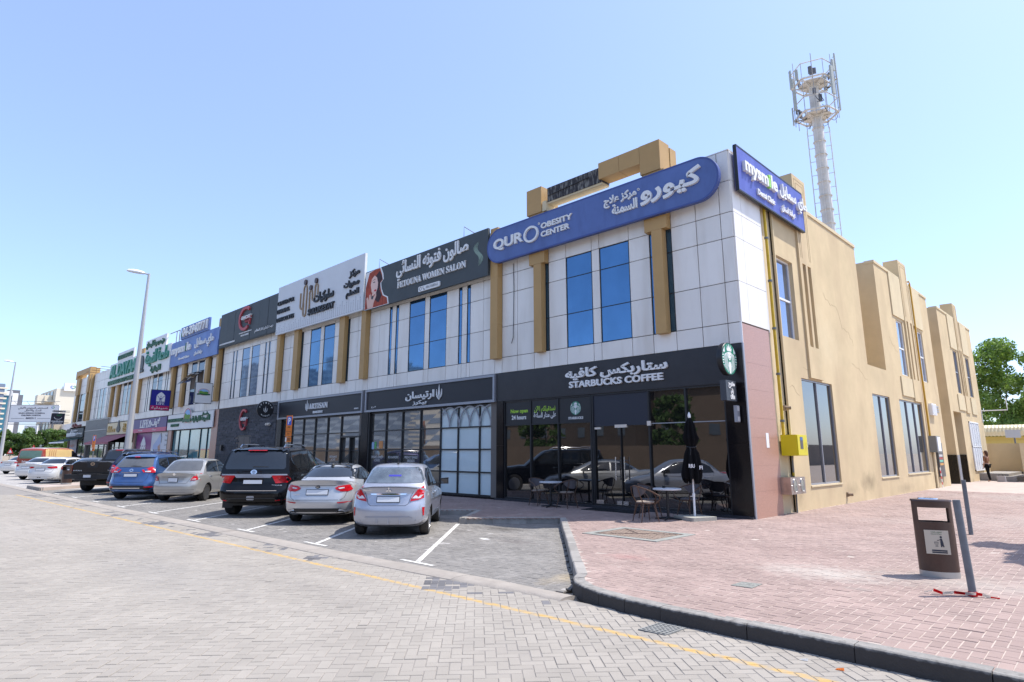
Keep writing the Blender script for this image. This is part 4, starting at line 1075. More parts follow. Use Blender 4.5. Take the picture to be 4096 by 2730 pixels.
# Al Dayaa butchery
ad = board('shop_sign', 'white AL DAYAA Lebanese butchery sign with green relief letters', rect(-63.9, -45.6, 7.95, 10.15), FRONT(-.3), 0, .12, M_swhite)
G7 = FRONT(-.42)
txt('AL DAYAA', ad, M_grnl, G7, -63.3, -54.4, 8.75, 9.95, .14, bold=.032, split=True); txt('LEBANESE BUTCHERY', ad, M_grn, G7, -63.7, -54.6, 8.1, 8.5, .1, bold=.032)
txt('ملحمة الضيعة', ad, M_grnl, G7, -51.8, -45.9, 8.75, 10.1, .14, st='ar', bold=.03); txt('اللبنانية', ad, M_grn, G7, -50.2, -47.6, 8.1, 8.7, .1, st='ar', bold=.03)
q = MB(); q.plate(G7, ell(-53.2, 9.2, .75, .75, 24, -20, 200) + [(-54.0, 8.75), (-52.5, 8.75)], 0, .08); q.plate(G7, rrect(-54.1, -52.3, 8.45, 8.7, .08), 0, .1); q.build('tree_emblem', mat('dark_emblem', (.04, .045, .045), rough=.5), ad)
a1 = board('shop_sign', 'small white rooftop board with black English lettering above the butchery sign', rect(-61.4, -56.1, 10.16, 11.05), FRONT(-.3), 0, .12, M_swhite)
txt('BY AL BUSTAN GROUP', a1, M_grn, FRONT(-.42), -61.2, -56.3, 10.35, 10.75, .08, bold=.032)
a2 = board('shop_sign', 'small white rooftop board with green Arabic lettering above the butchery sign', rect(-52.5, -47.0, 10.16, 11.1), FRONT(-.3), 0, .12, M_swhite)
txt('من مجموعة البستان', a2, M_grn, FRONT(-.42), -52.2, -47.3, 10.3, 10.95, .08, st='ar', bold=.03)
t = thing('sign_bracket', 'dark steel bracket holding the Arabic rooftop board from behind', 'bracket', (-46, -.1, 10.1))
q = MB(); q.tube([(-46.9, -.2, 11.05), (-44.6, -.2, 11.05), (-44.6, -.2, 10.06)], .03, 5); q.tube([(-45.3, -.2, 11.03), (-45.3, -.2, 10.06)], .025, 5); q.build('strut', mat('rusty_steel', (.12, .06, .04)), t)
for i, xx in enumerate((-64.8, -66.8, -68.8, -71)):
    t = thing('roof_pipe', 'short dark rod poking over the parapet, number %d from the butchery sign' % (i + 1), 'pipe', (xx, -.3, 10.05)); t['label'] = ['short dark rod poking over the parapet beside the butchery sign', 'short dark rod poking over the parapet, second from the butchery sign', 'short dark rod poking over the parapet, third from the butchery sign', 'short dark rod on the parapet nearest the far ochre frame'][i]
    q = MB(); q.tube([(xx, .2, 10.05), (xx - .1, -1.0, 10.1)], .025, 5); q.build('rod', mat('rusty_steel', (.12, .06, .04)), t)

# --- ground-floor fascias
cf = thing('shop_sign', 'white raised STARBUCKS COFFEE lettering in English and Arabic on the black fascia', 'sign', (-4, -.05, 3.7))
C0 = FRONT(-.042)
txt('ستاربكس كافيه', cf, M_ltr, C0, -5.92, -2.18, 3.98, 4.38, .07, st='ar', bold=.035); txt('STARBUCKS COFFEE', cf, M_ltr, C0, -5.77, -2.34, 3.76, 3.97, .07, bold=.032, split=True)
M_lime = mat('lime_print', (.36, .62, .04), rough=.5)
M_sgreen = mat('siren_green', (.015, .19, .11), rough=.5)
def siren(fr, cx, cz, r, parent, d=.003, name='logo'):
    """the round green logo: a crowned long-haired figure in white lines"""
    W = M_ltr
    q = MB(); q.plate(fr, ell(cx, cz, r, r, 36), 0, d); disc = q.build(name, M_sgreen, parent)
    P = lambda pts: [(cx + x * r, cz + y * r) for x, y in pts]
    q = MB()
    q.plate(fr, P([(-.3, .93), (-.2, .62), (-.36, .72), (-.3, .5), (.3, .5), (.36, .72), (.2, .62), (.3, .93), (.12, .7), (0, .97), (-.12, .7)]), d, d + .002)
    q.plate(fr, P([(-.2, .44), (-.24, .2), (-.14, -.02), (0, -.12), (.14, -.02), (.24, .2), (.2, .44)]), d, d + .0024)
    q.plate(fr, P([(-.12, -.2), (.12, -.2), (.2, -.5), (.1, -.95), (-.1, -.95), (-.2, -.5)]), d, d + .002)
    for s in (-1, 1):
        for k in range(4):
            o = .30 + .13 * k
            q.ribbon(fr, P([(s * (o * .75 + .02), .42 - .04 * k), (s * o, .15), (s * (o + .02), -.1), (s * (o - .06), -.35), (s * (o + .02), -.6), (s * (o - .02), -.86 + .09 * k)]), r * .055, d, d + .002)
        for k in range(6):
            y = .42 - .17 * k
            q.plate(fr, P([(s * .78, y), (s * min(.97, math.sqrt(max(0, .97 - y * y))), y - .02), (s * min(.96, math.sqrt(max(0, .95 - (y - .1) ** 2))), y - .1), (s * .8, y - .08)]), d, d + .002)
        q.plate(fr, P([(s * .62, .75), (s * .95, .3), (s * .62, .4)]), d, d + .002)
    q.build('white_figure', W, disc)
    q = MB()
    for s in (-1, 1): q.ribbon(fr, P([(s * .17, .24), (s * .07, .24)]), r * .03, d + .0024, d + .004)
    q.ribbon(fr, P([(-.06, .02), (.06, .02)]), r * .03, d + .0024, d + .004); q.build('face_lines', M_sgreen, disc)
wd = thing('window_lettering', 'green and white Now open 24 hours lettering with round logo on the cafe window', 'sign', (-7, .03, 2.7))
W0 = FRONT(.034)
txt('Now open', wd, M_lime, W0, -8.55, -7.72, 3.05, 3.22, .002, bold=.032); txt('24 hours', wd, M_ltr, W0, -8.5, -7.8, 2.86, 3.01, .002, bold=.032)
txt('نستقبلكم الآن', wd, M_lime, W0, -7.42, -6.48, 3.02, 3.28, .002, st='ar', bold=.02); txt('على مدار الساعة', wd, M_ltr, W0, -7.45, -6.45, 2.84, 3.07, .002, st='ar', bold=.02)
siren(W0, -5.63, 3.13, .215, wd); txt('STARBUCKS', wd, M_ltr, W0, -5.93, -5.33, 2.78, 2.86, .002, bold=.032)
# projecting round logo sign and OPEN box
sd = thing('projecting_sign', 'round green projecting logo sign with a dark rim at the corner', 'sign', (-.2, -.5, 3.68))
XS = ((-.15, 0, 0), (0, 1, 0), (0, 0, 1))
q = MB(); q.lathe([(.0, -.29), (.41, -.29), (.42, -.27), (.42, -.155), (.41, -.145), (.0, -.145)], 40, (0, -.5, 4.08), 'x'); q.build('drum', M_frame, sd, smooth=True)
siren(XS, -.5, 4.08, .395, sd, d=.012)
q = MB()
for z in (3.85, 4.3): q.tube([(-.22, -.12, z), (-.22, .0, z)], .02, 6)
q.build('bracket', M_frame, sd)
ob = thing('projecting_sign', 'dark projecting box sign reading OPEN below the round logo', 'sign', (-.2, -.48, 3.02))
q = MB(); q.box(-.32, -.16, -.76, -.2, 3.02, 3.53); q.build('box', mat('sign_dark_grey', (.045, .05, .06), rough=.4), ob)
XO = ((-.16, 0, 0), (0, 1, 0), (0, 0, 1))
txt('OPEN', ob, M_ltr, XO, -.56, -.34, 3.06, 3.16, .012, bold=.032); txt('مفتوح', ob, M_ltr, XO, -.63, -.3, 3.33, 3.5, .012, st='ar', bold=.03)
q = MB(); q.ribbon(XO, ell(-.46, 3.245, .06, .075, 20, 110, -190), .018, 0, .012); q.build('clock_ring', M_ltr, ob)
txt('24', ob, M_ltr, XO, -.49, -.43, 3.22, 3.28, .012, bold=.032)
q = MB(); q.tube([(-.24, -.2, 3.4), (-.24, 0, 3.4)], .02, 6); q.tube([(-.24, -.2, 3.1), (-.24, 0, 3.1)], .02, 6); q.build('bracket', M_frame, ob)
wl = thing('wall_light', 'small clear square lamp fixed to the black pier under the OPEN sign', 'lamp', (-.2, -.2, 2.55))
q = MB(); q.box(-.24, -.16, -.26, -.1, 2.5, 2.92); q.build('housing', M_alu, wl)
q = MB(); q.box(-.159, -.15, -.24, -.12, 2.52, 2.64); q.box(-.159, -.15, -.24, -.12, 2.78, 2.9); q.build('lens', mat('lamp_lens', (.5, .5, .5), rough=.3), wl)
q = MB(); q.box(-.22, -.18, -.1, -.03, 2.66, 2.76); q.build('bracket', M_frame, wl)

def leafmark(fr, cx, cz, s, parent, m):
    q = MB()
    q.plate(fr, [(cx, cz - s * .45), (cx + s * .1, cz - s * .1), (cx, cz + s * .6), (cx - s * .1, cz - s * .1)], 0, .03)
    for k in (-1, 1):
        q.ribbon(fr, [(cx + k * s * .05, cz - s * .5), (cx + k * s * .3, cz - s * .2), (cx + k * s * .33, cz + s * .22)], [.01, s * .12, .01], 0, .03)
    q.ribbon(fr, [(cx - s * .3, cz - s * .3), (cx, cz - s * .58), (cx + s * .3, cz - s * .3)], s * .09, 0, .03)
    q.build('wheat_emblem', m, parent)
ar = thing('shop_sign', 'white Arabic bakery lettering with a wheat emblem on the black fascia', 'sign', (-13.5, -.07, 3.7))
A0 = FRONT(-.07)
txt('ارتيسان', ar, M_ltr, A0, -14.67, -12.75, 3.84, 4.22, .05, st='ar', bold=.02); txt('بيكرز', ar, M_ltr, A0, -14.16, -13.24, 3.64, 3.84, .05, st='ar', bold=.02); leafmark(A0, -12.45, 4.1, .5, ar, M_ltr)
txt('فرع', ar, M_ltr, A0, -17.3, -16.95, 3.68, 3.78, .01, st='ar')
ae = thing('shop_sign', 'white ARTISAN BAKERS lettering with a wheat emblem on the black fascia', 'sign', (-22, -.07, 3.7))
txt('ARTISAN', ae, M_ltr, A0, -23.1, -21.22, 3.92, 4.2, .05, st='serif', split=True); txt('BAKERS', ae, M_ltr, A0, -22.66, -21.7, 3.69, 3.81, .04, bold=.032); leafmark(A0, -23.35, 4.12, .46, ae, M_ltr); txt('BRANCH', ae, M_ltr, A0, -18.75, -18.4, 3.72, 3.78, .01, bold=.032)
bs = thing('window_lettering', 'small white window lettering naming cakes and breads on the bakery glass', 'sign', (-15, .1, 1.2))
B0 = FRONT(.114)
for t_, a, b_, v in (('FRESHLY BAKED', -17.4, -16.5, 1.5), ('CAKES', -17.15, -16.75, 1.36), ('BOULANGERIE', -16.1, -15.3, 1.5), ('FRESHLY BAKED', -14.9, -14.0, 1.5), ('BREADS', -14.7, -14.2, 1.36), ('RESTAURANT', -21.1, -20.4, 1.5), ('& CAFE', -20.95, -20.55, 1.36)): txt(t_, bs, M_ltr, B0, a, b_, v, v + .1, .002)
for i, (c, a, b_, lb) in enumerate((((.35, .5, .7), -17.42, -17.24, 'pale blue oval'), ((.08, .35, .1), -17.2, -17.05, 'green'), ((.6, .25, .08), -16.85, -16.55, 'orange'))):
    t = thing('window_sticker', lb + ' sticker on the bakery window beside the side post', 'sticker', (a, .1, 1.85)); q = MB(); q.plate(B0, rrect(a, b_, 1.88 + .02 * i, 2.2 + .02 * i, .06), 0, .003); q.build('sheet', mat('sticker_%d' % i, c, rough=.5), t)
# round bakery blade sign
rb = thing('projecting_sign', 'round black ARTISAN BAKERS blade sign over the dark stone front', 'sign', (-27, -.65, 3.6))
q = MB(); q.lathe([(0, -27.06), (.46, -27.06), (.47, -27.05), (.47, -26.97), (.46, -26.96), (0, -26.96)], 36, (0, -.68, 4.07), 'x'); q.build('disc', M_frame, rb, smooth=True)
XR = ((-26.955, 0, 0), (0, 1, 0), (0, 0, 1))
def arctext(t_, parent, fr, cy, cz, r, a0, a1, s, m_, flip=1):
    for i, ch in enumerate(t_):
        a = R(a0 + (a1 - a0) * i / (len(t_) - 1)); y, z = cy + r * math.cos(a), cz + r * math.sin(a)
        txt(ch, parent, m_, fr, y - s * .4, y + s * .4, z - s * .5, z + s * .5, .004, bold=.032)
arctext('ARTISAN', rb, XR, -.68, 4.07, .36, 160, 20, .085, M_ltr); arctext('BAKERS', rb, XR, -.68, 4.07, .36, 235, 305, .07, M_ltr)
leafmark(((-26.985, 0, 0), (0, 1, 0), (0, 0, 1)), -.68, 4.08, .3, rb, M_ltr)
q = MB()
for z in (3.85, 4.3): q.tube([(-27, -.24, z), (-27, 0, z)], .02, 6)
q.build('bracket', M_frame, rb)
g2_ = thing('shop_sign', 'red ring GHOST sign mounted on the dark stone wall', 'sign', (-31.2, -.1, 3.0)); ghost(FRONT(-.06), -31.25, 3.68, .5, .58, g2_, .13)
for i, (xx, lb) in enumerate(((-34.1, 'left'), (-30.0, 'right'))):
    t = thing('wall_light', 'black cube up-and-down light on the dark stone wall, %s of the doorway' % lb, 'lamp', (xx, -.1, 1.95)); q = MB(); q.box(xx - .1, xx + .1, -.26, -.1, 1.85, 2.2); q.box(xx - .03, xx + .03, -.1, -.02, 2.0, 2.06); q.build('housing', M_frame, t)
t = thing('security_light', 'twin spot security lamp under the round bakery sign', 'lamp', (-27.7, -.1, 3.2))
q = MB(); q.box(-27.8, -27.6, -.1, -.02, 3.28, 3.36); q.build('base', M_white, t)
for s in (-1, 1): q = MB(); q.lathe([(.0, 0), (.07, 0), (.09, .12), (0, .12)], 12, (-27.7 + s * .13, -.24, 3.3), 'y'); q.build('spot', mat('cream_plastic', (.65, .58, .5)), t, smooth=True)
# butchery, pharmacy and sweet shop fascias
lb_ = board('shop_sign', 'white Lebanese butchery fascia with green letters and an oval landscape badge', rect(-45.3, -36.1, 3.38, 4.5), FRONT(-.1), 0, .06, M_swhite)
L0 = FRONT(-.16)
txt('AL DAYAA LEBANESE', lb_, M_grn, L0, -45.1, -41.8, 3.95, 4.2, .08, bold=.032); txt('BUTCHERY', lb_, M_grn, L0, -44.3, -42.6, 3.6, 3.8, .08, bold=.032)
txt('ملحمة', lb_, M_grn, L0, -38.0, -36.9, 4.22, 4.45, .06, st='ar', bold=.03); txt('الضيعة اللبنانية', lb_, M_grn, L0, -39.9, -36.6, 3.78, 4.25, .08, st='ar', bold=.03)
def landscape(fr, cx, cz, rx, rz, parent, d=.1):
    q = MB(); q.plate(fr, ell(cx, cz, rx, rz, 32), 0, d * .6); b_ = q.build('badge', M_swhite, parent)
    q = MB(); q.ribbon(fr, ell(cx, cz, rx * .95, rz * .95, 32), rx * .07, d * .6, d * .7, closed=True); q.build('badge_ring', mat('badge_red', (.45, .05, .05)), b_)
    q = MB(); q.plate(fr, ell(cx, cz, rx * .85, rz * .85, 32), d * .6, d * .65); q.build('badge_sky', mat('badge_sky', (.25, .45, .7)), b_)
    q = MB(); q.plate(fr, ell(cx, cz, rx * .85, rz * .85, 20, 180, 360) + [(cx + rx * .5, cz + rz * .15), (cx - rx * .1, cz + rz * .1), (cx - rx * .6, cz + rz * .4)], d * .65, d * .7); q.build('badge_hill', mat('badge_green', (.13, .30, .05), var=.3, scale=3), b_)
    q = MB(); q.ribbon(fr, [(cx - rx * 1.15, cz - rz * .75), (cx - rx * .4, cz - rz * .62), (cx + rx * .4, cz - rz * .78), (cx + rx * 1.15, cz - rz * .65)], rz * .42, d * .7, d); bb = q.build('badge_ribbon', M_grn, b_)
landscape(FRONT(-.16), -40.9, 4.32, .72, .5, lb_)
lf = board('shop_sign', 'purple and pink LIFE pharmacy fascia with white letters', rect(-54.5, -45.6, 3.68, 4.46), FRONT(-.1), 0, .06, mat('pharmacy_purple', (.10, .075, .2), rough=.5))
q = MB(); q.plate(FRONT(-.1), rect(-54.5, -45.6, 3.36, 3.675), 0, .06); q.build('pink_strip', mat('pharmacy_pink', (.5, .09, .17), rough=.5), lf)
txt('LIFE', lf, M_ltr, L0, -52.4, -50.1, 3.74, 4.36, .03, st='serif'); txt('لايف', lf, M_ltr, L0, -49.3, -47.2, 3.72, 4.42, .03, st='ar', bold=.03); txt('صيدلية', lf, M_ltr, L0, -49, -48, 3.44, 3.62, .01, st='ar'); txt('Pharmacy', lf, M_ltr, L0, -52.8, -51.6, 3.44, 3.6, .01, bold=.0)
def arch_emblem(fr, cx, cz, w, h, parent, m_, m3):
    q = MB(); q.plate(fr, [(cx - w / 2, cz), (cx + w / 2, cz), (cx + w / 2, cz + h * .62), (cx + w * .25, cz + h * .85), (cx, cz + h), (cx - w * .25, cz + h * .85), (cx - w / 2, cz + h * .62)], 0, .02); e_ = q.build('arch_emblem', m_, parent)
    q = MB()
    for s in (-1, 1): q.ribbon(fr, [(cx + s * w * .12, cz), (cx + s * w * .14, cz + h * .3), (cx + s * w * .3, cz + h * .52), (cx + s * w * .5, cz + h * .6)], w * .05, .02, .024)
    q.plate(fr, ell(cx, cz + h * .55, w * .06, n=10), .02, .024); q.plate(fr, [(cx, cz), (cx - w * .12, cz + h * .42), (cx, cz + h * .36), (cx + w * .12, cz + h * .42)], .02, .024)
    q.build('emblem_lines', m3, e_)
arch_emblem(L0, -49.75, 3.76, .5, .6, lf, M_ltr, mat('pharmacy_purple', (0, 0, 0)))
sc = board('shop_sign', 'cream sweet-shop fascia with gold script lettering', rect(-63.2, -54.65, 3.38, 4.45), FRONT(-.1), 0, .06, mat('sign_cream', (.62, .52, .32), rough=.5))
M_gol = mat('gold_letters', (.42, .26, .05), rough=.35, metal=.4)
txt('Saltana', sc, M_gol, L0, -62.9, -60.2, 3.6, 4.2, .06, st='script', bold=.01); txt('سلطانة', sc, M_gol, L0, -57.6, -55.4, 3.55, 4.3, .06, st='ar', bold=.02)
q = MB(); q.plate(L0, ell(-59.1, 3.85, .6, .32, 20), 0, .05); q.plate(L0, [(-59.5, 3.9), (-58.7, 3.9), (-58.9, 4.4), (-58.95, 4.62), (-59.25, 4.62), (-59.3, 4.4)], 0, .06); q.build('lantern_emblem', mat('dark_emblem', (0, 0, 0)), sc)
md = board('shop_sign', 'dark grey medicina pharmacy fascia at the far end of the row', rect(-81.6, -73.2, 3.36, 4.36), FRONT(-.1), 0, .06, M_sgrey)
txt('medicina', md, M_ltr, L0, -81.0, -76.6, 3.5, 4.05, .1, bold=.032); txt('pharmacy', md, M_ltr, L0, -76.3, -73.5, 3.6, 3.9, .06); txt('ميديسينا', md, M_ltr, L0, -79, -76, 4.0, 4.3, .06, st='ar')
t = thing('shop_sign', 'dark red raised Arabic letters on the white wall above the far pharmacy', 'sign', (-78, -.06, 4.5)); txt('صيدلية', t, mat('maroon_letters', (.16, .03, .03), rough=.5), FRONT(-.03), -79.5, -75, 4.45, 4.95, .12, st='ar', bold=.03)
# projecting square signs
def blade(label, x, y0, y1, z0, z1, m_, edge, th=.16, name='projecting_sign'):
    t = thing(name, label, 'sign', (x, (y0 + y1) / 2, z0)); q = MB(); q.box(x - th, x, y0, y1, z0, z1); q.build('box', edge, t)
    fr = ((x, 0, 0), (0, 1, 0), (0, 0, 1)); q = MB(); q.plate(fr, rect(y0 + .03, y1 - .03, z0 + .03, z1 - .03), 0, .006); q.build('face', m_, t)
    q = MB()
    for z in (z0 + .2, z1 - .2): q.tube([(x - th / 2, y1, z), (x - th / 2, .0, z)], .03, 6)
    q.build('bracket', M_frame, t)
    return t, ((x + .006, 0, 0), (0, 1, 0), (0, 0, 1))
t, fr = blade('square blue and pink LIFE pharmacy projecting sign', -45.0, -1.6, -.25, 4.83, 6.38, mat('deep_blue', (.01, .012, .22), rough=.5), M_frame)
q = MB(); q.plate(fr, rect(-1.57, -.28, 4.86, 5.2), 0, .004); q.build('pink_strip', mat('magenta_strip', (.42, .008, .10), rough=.5), t)
txt('LIFE', t, M_ltr, fr, -1.2, -.62, 5.26, 5.45, .004, st='serif'); txt('صيدلية', t, M_ltr, ((-44.99, 0, 0), (0, 1, 0), (0, 0, 1)), -1.48, -.38, 4.9, 5.14, .004, st='ar', bold=.015); arch_emblem(fr, -.92, 5.5, .58, .72, t, M_ltr, mat('deep_blue', (0, 0, 0)))
t, fr = blade('white square butchery projecting sign with an oval landscape badge and black frame', -36.7, -1.25, -.15, 4.92, 6.3, M_swhite, M_frame)
landscape(fr, -.7, 5.68, .36, .22, t, d=.02)
t, fr = blade('dark square medicina pharmacy projecting sign with a leaf in a mortar', -82.2, -1.8, -.45, 4.95, 6.25, mat('sign_near_black', (.025, .022, .035), rough=.5), M_white)
q = MB(); q.ribbon(fr, ell(-1.1, 5.78, .36, .25, 16, 180, 360), .05, 0, .006); q.build('mortar', M_ltr, t)
q = MB(); q.plate(fr, ell(-1.05, 5.98, .25, .09, 14), 0, .008); q.plate(fr, ell(-.85, 6.05, .14, .07, 14), 0, .008); q.build('leaf', M_grn, t)
txt('medicina', t, M_ltr, fr, -1.68, -.58, 5.2, 5.42, .006, bold=.032); txt('pharmacy', t, M_ltr, fr, -1.6, -.65, 5.02, 5.18, .006, bold=.032)
t, fr = blade('small white lettered board above the dark medicina projecting sign', -82.25, -1.7, -.4, 6.33, 6.58, M_alu, M_alu); txt('PHARMACY', t, M_blk, fr, -1.6, -.5, 6.36, 6.54, .004, bold=.032)
# pharmacy window poster, printed vinyls
pw = thing('window_poster', 'purple and white pharmacy window graphic with an arch emblem', 'poster', (-50, 0, .2))
PW = FRONT(.12)
q = MB(); q.plate(PW, rect(-54.0, -49.8, .2, 3.34), 0, .02); q.build('purple_sheet', mat('vinyl_purple', (.20, .035, .17), rough=.4, var=.15, scale=.6), pw)
q = MB(); q.plate(PW, rect(-49.78, -45.4, .2, 3.34), 0, .02); q.build('white_sheet', mat('vinyl_white', (.55, .56, .6), rough=.4), pw)
arch_emblem(FRONT(.1), -51.9, 1.3, 1.4, 1.75, pw, M_ltr, mat('vinyl_purple', (0, 0, 0)))
W1 = FRONT(.098)
q = MB(); q.plate(W1, [(-49.4, 1.2), (-49.2, 2.3), (-48.3, 2.75), (-47.6, 3.2), (-47.3, 3.0), (-47.4, 2.0), (-48.1, 1.9), (-48.3, .9)], 0, .006); q.build('printed_figure', mat('print_paleblue', (.38, .45, .62), rough=.5), pw)
q = MB(); q.plate(W1, [(-48.0, 2.2), (-47.5, 2.4), (-47.3, 2.0), (-47.5, 1.3), (-47.8, 1.9)], .006, .01); q.plate(W1, ell(-46.9, 1.6, .25, .35, 14), .006, .01); q.build('printed_skin', mat('print_skin', (.45, .27, .2), rough=.5), pw)
q = MB(); q.ribbon(W1, [(-47.45, 3.25), (-47.2, 2.9), (-47.25, 2.5)], .1, .006, .01); q.build('printed_hair', M_frame, pw)
q = MB(); q.plate(W1, rect(-49.1, -48.85, .8, 2.0), .006, .01); q.build('printed_bar', M_frame, pw)
for t_, v in (('Healthy', 2.9), ('Beauty', 2.55), ('Living', 2.2)): txt(t_, pw, M_blk, FRONT(.1), -46.4, -45.5, v, v + .22, .002)
pv = thing('window_poster', 'pale pink and blue printed window graphic under the far pharmacy awning', 'poster', (-79, 0, .2))
q = MB(); q.plate(FRONT(.12), rect(-81, -76.9, .2, 3.2), 0, .02); q.build('sheet', mat('print_pale', (.42, .43, .55), rough=.5, var=.4, scale=1.2), pv); txt('MY HEALTH', pv, mat('print_salmon', (.6, .25, .2)), FRONT(.1), -80.6, -78.2, 2.3, 2.6, .004, bold=.032)
# awnings
aw = thing('awning', 'faded pink sloping fabric awning over the sweet shop', 'awning', (-58.6, -.1, 2.5))
M_awn = mat('faded_pink_fabric', (.34, .13, .15), rough=.9, var=.15, scale=1.2, stretch=(2, 1, 1))
q = MB(); q.add([(-62.9, -.12, 3.36), (-54.4, -.12, 3.34), (-54.4, -1.9, 2.62), (-62.9, -1.9, 2.62), (-62.9, -.12, 3.33), (-54.4, -.12, 3.31), (-54.4, -1.9, 2.59), (-62.9, -1.9, 2.59)], [(0, 3, 2, 1), (4, 5, 6, 7), (2, 3, 7, 6), (1, 2, 6, 5), (0, 4, 7, 3)]); q.build('canopy', M_awn, aw)
q = MB(); q.box(-62.9, -54.4, -1.92, -1.9, 2.45, 2.62); q.build('valance', M_awn, aw)
q = MB(); q.add([(-54.38, -.12, 3.34), (-54.38, -1.9, 2.6), (-54.38, -.12, 2.55)], [(0, 1, 2), (2, 1, 0)]); q.build('side_flap', mat('crimson_fabric', (.2, .01, .04), rough=.9), aw)
aw = thing('awning', 'narrow dark green awning over the far pharmacy', 'awning', (-77.5, -.1, 2.7))
q = MB(); q.add([(-81.4, -.1, 3.3), (-73.4, -.1, 3.3), (-73.4, -1.7, 2.85), (-81.4, -1.7, 2.85), (-81.4, -.1, 3.27), (-73.4, -.1, 3.27), (-73.4, -1.7, 2.82), (-81.4, -1.7, 2.82)], [(0, 3, 2, 1), (4, 5, 6, 7), (2, 3, 7, 6), (1, 2, 6, 5), (0, 4, 7, 3)]); q.build('canopy', mat('dark_green_fabric', (.02, .06, .045), rough=.9), aw)
q = MB(); q.box(-81.4, -73.4, -1.74, -1.7, 2.72, 2.86); q.build('front_bar', M_white, aw)

# ============================================================ VEHICLES
def paint(name, col, metal=.5, rough=.32, var=.0):
    dk = max(col) < .06
    return mat(name, col, rough=rough, metal=metal, coat=.22 if dk else 1.0, var=.035, scale=1.5, spec=.25 if dk else .5, dirt=((.35, .31, .26), .015 if dk else .12, 2.0))
M_cglass = mat('car_glass', (.014, .017, .021), rough=.02, spec=.8, ior=1.5, coat=.4)
M_cglass2 = mat('car_glass_dusty', (.085, .085, .083), rough=.12, spec=.8, ior=1.6, coat=.6, var=.15, scale=4)
M_cglass3 = mat('car_glass_green', (.10, .17, .11), rough=.15, spec=.8, coat=.5, var=.1, scale=4)
M_tyre = mat('tyre_rubber', (.018, .018, .018), rough=.85, var=.2, scale=8, dirt=((.12, .1, .08), .5, 6))
M_rim = mat('alloy', (.52, .52, .54), rough=.3, metal=.9)
M_rimd = mat('steel_rim', (.06, .06, .062), rough=.5, metal=.4)
M_black = mat('black_plastic', (.02, .02, .021), rough=.55)
M_red = mat('tail_red', (.46, .006, .012), rough=.2, coat=.25, spec=.4, var=.35, scale=14)
M_pink = mat('tail_pale_red', (.5, .17, .16), rough=.12, coat=1.0)
M_lens = mat('clear_lens', (.55, .55, .56), rough=.12, coat=1.0, var=.25, scale=25)
M_plate = mat('number_plate', (.62, .63, .65), rough=.4)
M_chrome = mat('chrome', (.75, .75, .77), rough=.08, metal=1)
M_seam = mat('seam', (.03, .03, .032), rough=.8)

def sqk(a, b, n):
    m_ = max(abs(a), abs(b))
    if m_ < 1e-9: return 0.0, 0.0
    f = m_ / (abs(a) ** n + abs(b) ** n) ** (1 / n)
    return a * f, b * f
def surf_box(mb, F, us, vs, ws):
    nu, nv, nw = len(us), len(vs), len(ws); idx = {}
    def g_(i, j, k):
        if (i, j, k) not in idx: idx[(i, j, k)] = len(mb.v); mb.v.append(F(us[i], vs[j], ws[k]))
        return idx[(i, j, k)]
    for i in range(nu - 1):
        for j in range(nv - 1):
            mb.f.append((g_(i, j, 0), g_(i + 1, j, 0), g_(i + 1, j + 1, 0), g_(i, j + 1, 0))[::1])
            mb.f.append((g_(i, j, nw - 1), g_(i, j + 1, nw - 1), g_(i + 1, j + 1, nw - 1), g_(i + 1, j, nw - 1)))
    for i in range(nu - 1):
        for k in range(nw - 1):
            mb.f.append((g_(i, 0, k), g_(i, 0, k + 1), g_(i + 1, 0, k + 1), g_(i + 1, 0, k)))
            mb.f.append((g_(i, nv - 1, k), g_(i + 1, nv - 1, k), g_(i + 1, nv - 1, k + 1), g_(i, nv - 1, k + 1)))
    for j in range(nv - 1):
        for k in range(nw - 1):
            mb.f.append((g_(0, j, k), g_(0, j + 1, k), g_(0, j + 1, k + 1), g_(0, j, k + 1)))
            mb.f.append((g_(nu - 1, j, k), g_(nu - 1, j, k + 1), g_(nu - 1, j + 1, k + 1), g_(nu - 1, j + 1, k)))

